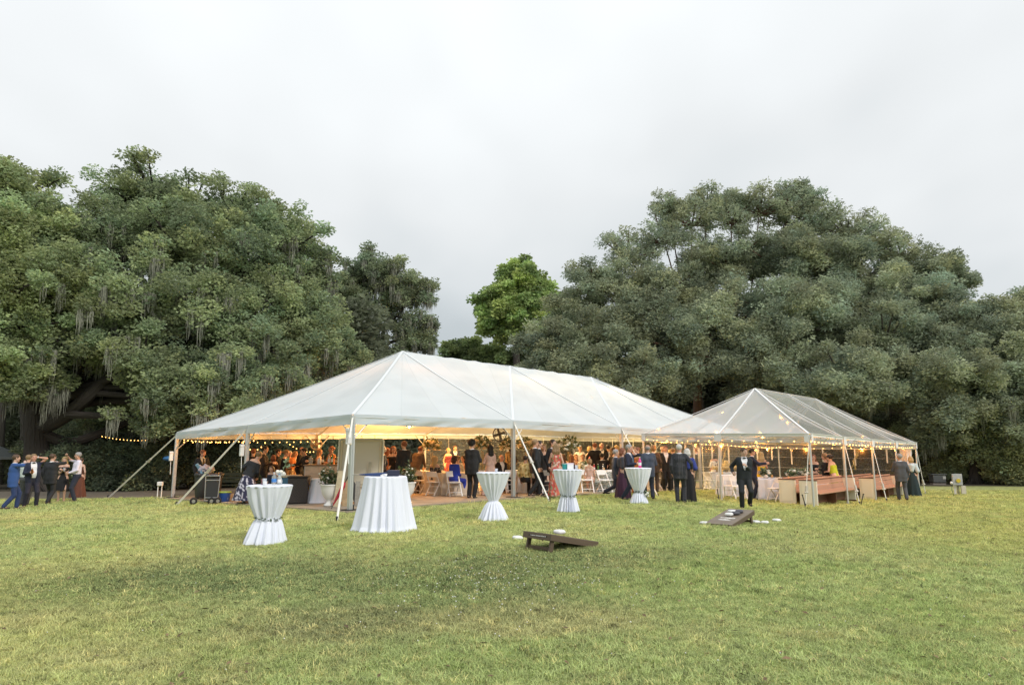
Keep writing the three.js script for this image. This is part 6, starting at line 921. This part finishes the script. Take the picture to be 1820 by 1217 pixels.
    const G = new Field(mn, mx, CELL * .8); torso(G, .008); G.cone(T(.515, 0, -.01), T(.575, 0, .0), R(.068), R(.066), R(.02)); G.each((d, x, y, z) => { const h = hOf(x, y, z), zz = zOf(x, y, z); return Math.max(d, (.04 - h) * S, (h - .585) * S, zz < .02 && h < .52 ? .05 : -1, h < .52 ? (Math.abs(xOf(x, y, z)) - .13) * S : -1); }); mk('shirt', G, c[1]);
    [0, 1].forEach(i => { new MB().bar(v3.mix(J.el[i], J.wr[i], .9), v3.mix(J.el[i], J.wr[i], .985), R(.036), R(.034), 10).build('shirt_cuff', cloth(CC[c[1]] || c[1]), root); });
    if (o.tie) { const a = T(.545, 0, .085), q = new THREE.Quaternion().setFromRotationMatrix(hm), g = new MB(); const M4 = new THREE.Matrix4().compose(V(...a), q, V(S, S, S)); if (o.tie === 'bow') { for (const s of [-1, 1]) { const b = new THREE.CylinderGeometry(.022, .009, .05, 8); b.rotateZ(s * Math.PI / 2); b.scale(1, 1, .5); b.translate(s * .027, 0, 0); g.add(b, M4); } part('bow_tie', g.geo(), cloth(CC.black), root); } else { const b0 = T(.54, 0, .088), b1 = T(.40, 0, .135), b2 = T(.20, 0, .132); g.beam(b0, b1, .045 * S, .012, V(...fw)).beam(b1, b2, .065 * S, .012, V(...fw)); part('necktie', g.geo(), cloth(CC[o.tie] || o.tie), root); } }
  } else if (k === 'shirt') {
    trousers(c[2]); shoes(c[3] || 'black'); const F = top('shirt', c[0], { o2: .020, sl: o.sl ?? .93, hemH: .05, neck: .56, sr: .060 }); mk('shirt', F, c[0]); const bl = new MB(); const ring = new THREE.TorusGeometry(.142 * S, .017 * S, 6, 26); ring.rotateX(Math.PI / 2); ring.scale(1.05 + fat * .2, 1.3, .86 + fat * .25); const M4 = hm.clone().setPosition(...T(.075, 0, 0)); part('belt', ring.applyMatrix4(M4), cloth(CC.black, .5), root);
  } else if (k === 'dress' || k === 'gown') {
    const F = top('dress', c[0], { o2: .012, sl: o.sl || 0, hemH: .10, neck: o.neck || .44, sr: .05 }), F2 = F.mesh(); if (sit) { mk('dress', F, c[0]); trousers(c[0]); } else skirt(c[0], o.hem ?? .03, o.hr || .27, .13, o.folds || 9, 'dress', F2); shoes(c[3] || 'black');
  } else if (k === 'blouse') { // jacket or blouse over a skirt
    if (sit) trousers(c[2]); else skirt(c[2], o.hem ?? .03, o.hr || .30, .13, o.folds || 8, 'skirt'); shoes(c[3] || 'black'); const F = top('top', c[0], { o2: .024, sl: o.sl ?? .9, hemH: o.hemH ?? -.02, neck: o.neck || .53, sr: .064 }); mk('blouse', F, c[0]);
  } else if (k === 'top') { trousers(c[2]); shoes(c[3] || 'black'); const F = top('top', c[0], { o2: .018, sl: o.sl ?? .0, hemH: -.08, neck: o.neck || .50, sr: .054 }); mk('blouse', F, c[0]); }
  if (o.shawl) { const F = new Field(mn, mx, CELL); F.cone(J.sh[0], J.sh[1], R(.085), R(.085), R(.03)).cone(J.sh[0], J.el[0], R(.078), R(.09), R(.03)).cone(J.sh[1], J.el[1], R(.078), R(.09), R(.03)).cone(T(.40, 0, -.07), T(.22, 0, -.10), R(.12), R(.08), R(.05)).cone(J.el[0], v3.add(J.el[0], [0, -.5 * S, .02]), R(.05), R(.035), R(.03)); wr(F); F.each((d, x, y, z) => Math.max(d, (hOf(x, y, z) - .535) * S)); mk('shawl', F, o.shawl); }
  if (o.hold) { const w = J.wr[o.hold[1]], e = J.el[o.hold[1]], d = v3.norm(v3.sub(w, e)), q = v3.add(v3.add(w, d, .085 * S), [0, -.02, 0]), kind = o.hold[0]; o.held = [q, kind]; const a = t * D2R + va, wp3 = [p[0] + q[0] * Math.cos(a) + q[2] * Math.sin(a), p[1] + q[1] - .05, p[2] - q[0] * Math.sin(a) + q[2] * Math.cos(a)]; if (kind === 'beer') bottle('beer_bottle', 'brown beer bottle held by the ' + o.hold[2], 'bottle', wp3, .22, .031, glassBrown, M.steel, null); else cup('clear plastic cup held by the ' + o.hold[2], wp3, cupMat, .11, .038); }
  return root;
}

const TX = ['black', 'white', 'black', 'black'], CH = ['char', 'white', 'char', 'black'], NV = ['navy', 'white', 'navy', 'black'];
// group of guests on the grass at left
person('person in a bright blue suit at the far left shading their eyes with one hand', on(-16.059,-22.141), { H: 1.74, t: 98, c: [[.03, .08, .25], 'white', [.02, .04, .12], 'brown'], arms: ['down', [.02, .10, .24]], hair: ['short', 'brown'], yaw: -5, legs: 'step' });
person('person in grey trousers mostly hidden behind the smiling person in navy', on(-16.875,-23.887), { H: 1.72, t: 165, k: 'shirt', c: [[.5, .56, .55], 'white', 'grey', 'brown'], hair: ['short', 'light'] });
person('smiling person in open navy jacket, one hand on their head, holding a bottle', on(-16.069,-23.047), { H: 1.74, t: 12, k: 'open', c: ['navy', 'white', [.02, .02, .035], 'brown'], arms: ['head', 'hold'], hair: ['short', 'light'], side: -3, fat: .5, tie: 'bow', skin: 'red', hold: ['beer', 1, 'person in the open navy jacket'], legs: 'wide' });
person('person in a dark charcoal suit seen from behind, raising a hand to their mouth', on(-16.341,-24.329), { H: 1.76, t: 148, c: CH, arms: ['down', 'face'], hair: ['short', 'brown'], yaw: -20, legs: 'step' });
person('long-haired blonde person in a short black dress sipping from a cup', on(-16.85,-25.79), { H: 1.64, f: 1, t: -8, k: 'dress', c: ['black', 0, 0, 'tan'], arms: ['chest', 'chest'], hair: ['long', 'blonde'], hem: .42, hr: .24, hold: ['cup', 1, 'blonde person in the black dress'], pitch: 8 });
person('grey-haired person in a white shirt with one arm raised high', on(-16.295,-25.709), { H: 1.80, t: -82, k: 'shirt', c: [[.66, .64, .74], 0, [.022, .028, .05], 'brown'], arms: ['low', [.03, .24, .34]], hair: ['short', 'grey'], skin: 'tan', fat: .3 });
person('person in a long brown dress standing hidden behind the raised arm', on(-17.72,-28.15), { H: 1.60, f: 1, t: 160, k: 'dress', c: ['dred'], hair: ['short', 'brown'], hr: .3 });
// left part of the white tent
person('person in a black suit and yellow shirt with tie standing behind the trash cans', fl(-11.449,-25.3), { H: 1.74, t: 25, c: ['black', 'cream', 'black', 'black'], tie: [.06, .04, .02], hair: ['short', 'auburn'], skin: 'red', pitch: 14, yaw: 15, arms: ['low', 'down'] });
person('person in black blouse and navy floral skirt bending over the tub', on(-8.405,-21.903), { H: 1.74, f: 1, t: 150, k: 'blouse', c: ['char', 0, 'navyfloral', 'black'], lean: 16, side: -17, arms: [[.1, -.40, .2], [.05, -.42, .22]], hair: ['short', 'light'], hem: .16, hr: .42, sl: .8, neck: .46, fat: .6, legs: 'step' });
person('person with reddish hair half hidden behind the bending person', fl(-9.616,-25.4), { H: 1.74, t: 170, k: 'shirt', c: ['black', 0, 'black'], hair: ['short', 'auburn'], arms: ['low', 'low'] });
person('tall person in a dark brown shirt in profile right of the bending person', fl(-8.911,-24.6), { H: 1.82, t: 82, k: 'shirt', c: [[.03, .022, .018], 0, 'black'], hair: ['short', 'dark'], arms: ['hold', 'hold'] });
person('small child in navy behind the foreground cocktail table', fl(-7.64,-21.8), { H: 1.12, f: 1, t: -25, k: 'dress', c: ['navy'], hair: ['bob', 'brown'], sl: .6, hem: .4, hr: .2 });
person('dark-haired person in profile in the bar queue, behind the blonde one in black', fl(-9.377,-27.4), { H: 1.74, t: 85, k: 'shirt', c: ['black', 0, 'black'], hair: ['short', 'dark'], skin: 'red' });
person('short brown-haired person low down in the bar queue', fl(-8.923,-25.6), { H: 1.5, f: 1, t: 175, k: 'dress', c: ['brown'], hair: ['bob', 'auburn'], sl: .6 });
person('blonde person with tied hair in a black jacket reaching towards the bar', fl(-8.467,-25.3), { H: 1.68, f: 1, t: 85, k: 'top', c: ['black', 0, 'black'], sl: .9, arms: ['reach', 'reach'], hair: ['bun', 'light'], lean: 8 });
person('white-haired bearded person in an orange-lit shirt and khaki trousers at the bar', fl(-9.171,-28.2), { H: 1.66, t: 8, k: 'shirt', c: ['orange', 0, 'khaki'], hair: ['short', 'white'], skin: 'red', arms: ['hold', 'down'] });
person('long-haired person in tan next to the white-haired one at the bar', fl(-9.069,-28.6), { H: 1.66, f: 1, t: 35, k: 'dress', c: ['tan'], hair: ['curlylong', 'light'], skin: 'tan', sl: .5 });
person('balding person in a black shirt leaning over the bar end', fl(-8.257,-26.6), { H: 1.78, t: 70, k: 'shirt', c: ['black', 0, 'black'], hair: ['bald', 'auburn'], skin: 'red', arms: ['reach', 'low'], lean: 6 });
person('dark-haired bartender in black reaching for a jar on the bar', fl(-7.191,-24.2), { H: 1.72, t: -70, k: 'shirt', c: ['black', 0, 'black'], hair: ['short', 'dark'], arms: [[.3, -.1, .1], 'reach'], lean: 14, skin: 'tan' });
person('blonde person in a tan sleeveless top behind the bar bottles', fl(-7.499,-26.6), { H: 1.68, f: 1, t: 65, k: 'top', c: ['tan', 0, 'black'], hair: ['long', 'light'], skin: 'tan', arms: ['hold', 'hold'] });
person('person in an orange-brown top and red skirt behind the right end of the bar', fl(-6.757,-25.6), { H: 1.76, f: 1, t: -60, k: 'blouse', c: ['orange', 0, [.5, .03, .02]], hair: ['bun', 'auburn'], skin: 'tan', sl: .5, arms: ['hold', 'hold'] });
// between the upright table and the first tent leg
person('white-haired person in a blue patterned top next to the upright folding table', fl(-4.649,-24.6), { H: 1.68, f: 1, t: -110, k: 'blouse', c: ['bluepat', 0, 'navy'], hair: ['curly', 'white'] });
person('red-haired person behind the white-haired one in blue', fl(-4.802,-26.3), { H: 1.66, f: 1, t: 150, k: 'dress', c: ['orange'], hair: ['long', 'auburn'], sl: .3 });
person('smiling person with dark red curls and a black top facing the camera', fl(-4.461,-25.7), { H: 1.70, f: 1, t: 12, k: 'dress', c: ['black'], hair: ['curlylong', 'auburn'], arms: ['hold', 'hug'], skin: 'light', sl: .5 });
person('tall person in a dark suit seen from behind, next to the curly-haired one', fl(-3.601,-22.8), { H: 1.82, t: 205, c: [[.02, .021, .025], 'white', 'black', 'black'], hair: ['short', 'auburn'], arms: ['down', 'hold'] });
person('person in a brown tweed jacket bending low over a table', fl(-3.539,-25.396), { H: 1.76, t: 150, c: ['tweed', 'white', 'brown', 'brown'], lean: 30, arms: [[.02, -.3, .35], [.02, -.3, .35]], hair: ['short', 'auburn'] });
person('seated long-haired blonde person in sparkling black on a folding chair', fl(-2.683,-23.867), { H: 1.66, f: 1, t: 150, k: 'dress', sit: 1, c: ['sparkle'], hair: ['verylong', 'blonde'], sl: .6, arms: ['lap', 'hold'], yaw: -30 });
person('seated dark-haired person in a royal blue jacket on a folding chair', fl(-1.964,-23.416), { H: 1.68, f: 1, t: 140, k: 'blouse', sit: 1, c: ['royal', 0, 'royal'], hair: ['bob', [.05, .018, .012]], sl: .9, arms: ['lap', 'lap'], fat: .5 });
person('broad person in a black suit standing with their back to the camera, glancing right', fl(-1.286,-21.936), { H: 1.80, t: 158, c: [[.016, .016, .018], 'white', 'black', 'black'], arms: ['chest', 'hold'], hair: ['afro', 'black'], yaw: -35, fat: .8, skin: 'tan' });
person('person in a blush lace dress with very long dark hair seen from behind', fl(-0.739,-23.263), { H: 1.68, f: 1, t: 205, k: 'dress', c: ['lace'], hair: ['verylong', 'black'], sl: .3, arms: ['hold', 'hold'], neck: .47, hr: .3 });
person('blonde person in a maroon top far inside the tent beside the one in a tuxedo', fl(-3.072,-33), { H: 1.66, f: 1, t: 20, k: 'dress', c: ['maroon'], hair: ['bun', 'blonde'] });
person('person in a tuxedo facing the camera far inside behind the seated guests', fl(-2.791,-33.5), { H: 1.78, t: 10, k: 'tux', c: NV, tie: 'bow', hair: ['short', 'brown'] });
person('seated orange-lit person in white right of the royal blue jacket', fl(-1.96,-24.8), { H: 1.66, f: 1, t: 190, k: 'blouse', sit: 1, c: ['cream', 0, 'cream'], hair: ['short', 'light'] });
person('seated dark-haired person half hidden by the standing one in black', fl(-1.795,-25.6), { H: 1.66, f: 1, t: -60, k: 'dress', sit: 1, c: ['orange'], hair: ['long', 'dark'], skin: 'tan' });
person('seated grey-haired person with glowing face left of the second tent leg', fl(-0.387,-25), { H: 1.68, t: 30, sit: 1, c: TX, hair: ['bald', 'white'], skin: 'red' });
person('dark-skinned person in a gold and black patterned dress by the second tent leg', fl(-0.063,-25.6), { H: 1.74, f: 1, t: -35, k: 'blouse', c: ['gold', 0, 'black'], hair: ['curly', 'black'], skin: 'dark' });
person('seated person in a yellow patterned shirt between the tent leg and the two men', fl(0.461,-23.6), { H: 1.66, t: 150, k: 'shirt', sit: 1, c: ['yellowpat', 0, 'black'], hair: ['short', 'dark'], skin: 'tan' });
person('tall grey-haired person in a dark suit crossed by the ratchet strap', fl(0.758,-22.694), { H: 1.86, t: 112, c: ['char', 'white', 'black', 'brown'], arms: ['down', 'down'], hair: ['short', 'light'], legs: 'step', skin: 'red', fat: .4 });
person('dark-haired person in a black suit just behind the grey-haired one in profile', fl(0.915,-23.4), { H: 1.82, t: 95, c: TX, hair: ['short', 'dark'] });
person('reddish-blonde person in a black dress facing the camera between two groups', fl(1.143,-24.6), { H: 1.72, f: 1, t: 8, k: 'dress', c: ['black'], hair: ['long', 'light'], sl: .4 });
person('tall person in black with dark glasses behind the floral red dress', fl(1.403,-23.6), { H: 1.86, t: 50, c: TX, hair: ['short', 'dark'] });
person('person in a long red floral dress with long wavy hair seen from behind', fl(1.464,-22.765), { H: 1.72, f: 1, t: 190, k: 'dress', c: ['redfloral'], hair: ['curlylong', 'light'], arms: ['hold', 'down'], hr: .28, neck: .48 });
// guests at the tables in the middle
const SG = 'guests sitting and standing round the patterned table';
[['seated person with long straight dark hair left of the flower stand', 2.132,-28.4, { f: 1, sit: 1, k: 'dress', c: ['black'], hair: ['verylong', 'brown'], t: 180 }],
 ['seated person in a plum top with long auburn hair seen from behind', 2.421,-28, { f: 1, sit: 1, k: 'dress', c: ['plum'], hair: ['verylong', 'auburn'], t: 175, H: 1.72 }],
 ['person with light hair leaning in beside the plum top', 2.716,-29.2, { f: 1, sit: 1, k: 'dress', c: ['tan'], hair: ['long', 'light'], t: 20 }],
 ['person in a white shirt and black bow tie standing behind the seated guests', 3.037,-30.5, { k: 'shirt', c: ['white', 0, 'black'], hair: ['short', 'blonde'], t: 5, H: 1.74 }],
 ['seated person in a white and blue floral top in front of the white shirt', 2.984,-28.8, { f: 1, sit: 1, k: 'blouse', c: ['whitefloral', 0, 'white'], hair: ['short', 'light'], t: 0 }],
 ['blonde person in pink seen from behind near the middle of the tent', 3.495,-30.8, { f: 1, k: 'dress', c: ['pink'], hair: ['curly', 'blonde'], t: 150, H: 1.7 }],
 ['person in a black suit seen from behind at the middle of the tent', 3.476,-28.6, { c: TX, hair: ['short', 'auburn'], t: 178, H: 1.84, arms: ['hip', 'down'] }],
 ['grey-haired person in a tuxedo facing the camera behind the bottles', 3.862,-29.4, { k: 'tux', c: TX, tie: 'bow', hair: ['bald', 'grey'], t: 0, H: 1.86, skin: 'red' }],
 ['dark-haired person in black seated at the patterned table behind the bottles', 3.717,-28.3, { sit: 1, c: TX, hair: ['short', 'black'], t: 170, H: 1.8, arms: ['chest', 'face'] }],
 ['tan-haired person in a peach top on the chair row side of the table', 2.912,-25.7, { f: 1, sit: 1, k: 'dress', c: ['blush'], hair: ['curly', 'light'], t: 175, H: 1.5 }],
 ['person in a white shirt seen from behind far inside the tent', 4.164,-29.5, { k: 'shirt', c: ['white', 0, 'black'], hair: ['short', 'dark'], t: 170, H: 1.78 }],
 ['brown-haired person in black left of the purple dress', 4.133,-28, { f: 1, k: 'dress', c: ['black'], hair: ['long', 'brown'], t: 120, sl: .5, H: 1.68 }],
 ['fair curly-haired person smiling above the purple dress', 4.525,-29.5, { f: 1, k: 'dress', c: ['tan'], hair: ['curly', 'blonde'], t: -10, H: 1.76 }],
 ['person with a pale head of curls far behind the pink bottle', 4.888,-27.5, { f: 1, k: 'dress', c: ['brown'], hair: ['curly', 'light'], t: 40, H: 1.7 }],
 ['person with brown hair lifting a glass behind the pink bottle', 4.64,-25.2, { f: 1, k: 'dress', c: ['orange'], hair: ['short', 'auburn'], t: -60, H: 1.66, arms: ['face', 'face'] }],
].forEach(([l, x, z, o]) => person(l, fl(x, z), { ...o, grp: SG }));
person('person in a grey-blue suit striding behind the purple dress', on(3.561,-23.508), { H: 1.66, t: 95, c: ['slate', 'white', [.03, .035, .055], 'black'], legs: 'stride', hair: ['short', 'grey'] });
person('person in a long purple dress with a grey shawl and brown bob', on(3.705,-22.981), { H: 1.66, f: 1, t: 100, k: 'dress', c: ['plum'], shawl: [.06, .062, .08], hair: ['bob', 'auburn'], hr: .30, arms: ['hold', 'clasp'] });
person('grey-haired person in a dark navy suit with sunglasses raising a hand', on(3.794,-22.201), { H: 1.78, t: 70, c: ['navy', 'white', 'navy', 'black'], tie: [.12, .18, .28], arms: ['face', 'hold'], hair: ['short', 'grey'], legs: 'step', skin: 'red' });
person('grey-haired person in a slate blue suit seen from behind by the pink bottle', on(4.565,-22.982), { H: 1.80, t: 190, c: ['slate', 'white', [.028, .034, .055], 'black'], arms: ['down', 'hold'], hair: ['bald', 'grey'], legs: 'step', skin: 'tan' });
person('person in a brown jacket seen from behind left of the tuxedo', fl(5.507,-26.6), { H: 1.76, t: 180, c: ['brown', 'white', 'brown', 'black'], hair: ['curly', 'light'] });
person('balding person in a tuxedo talking to the one in the teal dress', fl(6.686,-30.352), { H: 1.80, t: 48, k: 'tux', c: TX, hair: ['bald', 'white'], tie: 'bow', skin: 'red', fat: .6 });
person('person in black with auburn hair just behind the balding tuxedo', fl(6.21,-27.6), { H: 1.78, t: 10, c: TX, hair: ['short', 'auburn'] });
person('blonde curly-haired person in teal patterned jacket and green skirt', fl(7.209,-31.107), { H: 1.66, f: 1, t: 178, k: 'blouse', c: ['teal', 0, 'teal'], hair: ['curly', 'blonde'], hem: .28, hr: .30, hemH: -.06 });
person('light-haired person in black behind the teal jacket', fl(6.74,-28.6), { H: 1.72, t: 180, c: TX, hair: ['short', 'light'] });
person('white-haired person in a pinstripe suit seen from behind, embraced by a partner', on(5.247,-21.433), { H: 1.80, t: 182, c: ['pinstripe', 'white', 'pinstripe', 'black'], arms: ['down', [.18, -.38, .05]], hair: ['short', 'white'], skin: 'red', fat: .3 });
person('white-haired person in black dress and blue shawl beside the pinstripe suit', on(5.654,-22.063), { H: 1.68, f: 1, t: 184, k: 'dress', c: ['black'], hair: ['bob', 'white'], shawl: [.03, .05, .24], arms: [[.24, -.34, -.16], 'down'], hr: .25 });
person('person in a black suit seen from behind beside the round fan', fl(8.608,-31.87), { H: 1.80, t: 172, c: TX, hair: ['short', 'auburn'], arms: ['clasp', 'clasp'], legs: 'wide', skin: 'red' });
// in and around the clear tent
person('person in a white dress with black print behind the clear tent front middle leg', on(9.745,-32.987), { H: 1.64, f: 1, t: 190, k: 'dress', c: ['bw'], hair: ['bob', 'dark'], sl: .6, hr: .3, skin: 'tan' });
person('dancing person in a black tuxedo and bow tie behind the cornhole board', on(6.685,-19.781), { H: 1.76, t: 8, k: 'tux', c: [[.014, .018, .022], 'white', [.014, .017, .02], 'black'], tie: 'bow', arms: ['chest', [.13, -.36, .06]], legs: 'dance', yaw: 28, pitch: 6, hair: ['short', 'brown'], side: 2 });
person('dark-haired person in a navy suit just behind the dancing one', on(8.631,-24.6), { H: 1.78, t: 90, c: NV, hair: ['short', 'dark'], arms: ['reach', 'reach'] });
person('person in a yellow dress with long blonde hair and bare back', on(9.612,-26.4), { H: 1.70, f: 1, t: 195, k: 'dress', c: ['yellow'], hair: ['long', 'blonde'], neck: .26, arms: ['hold', 'hold'], skin: 'tan' });
person('auburn-haired person in a strapless black dress with clasped hands behind the benches', on(11.629,-26.4), { H: 1.64, f: 1, t: 5, k: 'dress', c: ['black'], hair: ['long', 'auburn'], arms: ['clasp', 'clasp'] });
person('curly blonde person in a black jacket turned left behind the benches', on(11.711,-25.6), { H: 1.68, f: 1, t: -80, k: 'top', c: ['black', 0, 'black'], sl: .9, hair: ['curly', 'light'], arms: ['hold', 'hold'], fat: .5 });
person('light curly-haired person between the black jacket and the lime dress', on(12.439,-26.8), { H: 1.66, f: 1, t: -60, k: 'dress', c: ['tan'], hair: ['curly', 'light'] });
person('person in a lime green dress leaning forward behind the benches', on(11.854,-25.2), { H: 1.66, f: 1, t: -125, k: 'dress', c: ['lime'], hair: ['bun', 'dark'], lean: 14, arms: ['hold', 'lap'], neck: .42, fat: .4 });
person('grey-haired person in a grey suit holding a cup at the right end of the benches', on(14.739,-26.021), { H: 1.74, t: 192, c: ['grey', 'white', 'grey', 'black'], arms: ['hold', 'down'], hair: ['short', 'grey'], yaw: 20, hold: ['cup', 0, 'person in the grey suit'], skin: 'tan', legs: 'step' });
person('person in a dark teal dress and pale shawl beside the grey suit', on(16.731,-28.727), { H: 1.64, f: 1, t: 188, k: 'dress', c: ['deep'], hair: ['bob', 'blonde'], shawl: [.50, .58, .60], hr: .30 });

renderer.render(scene, camera);
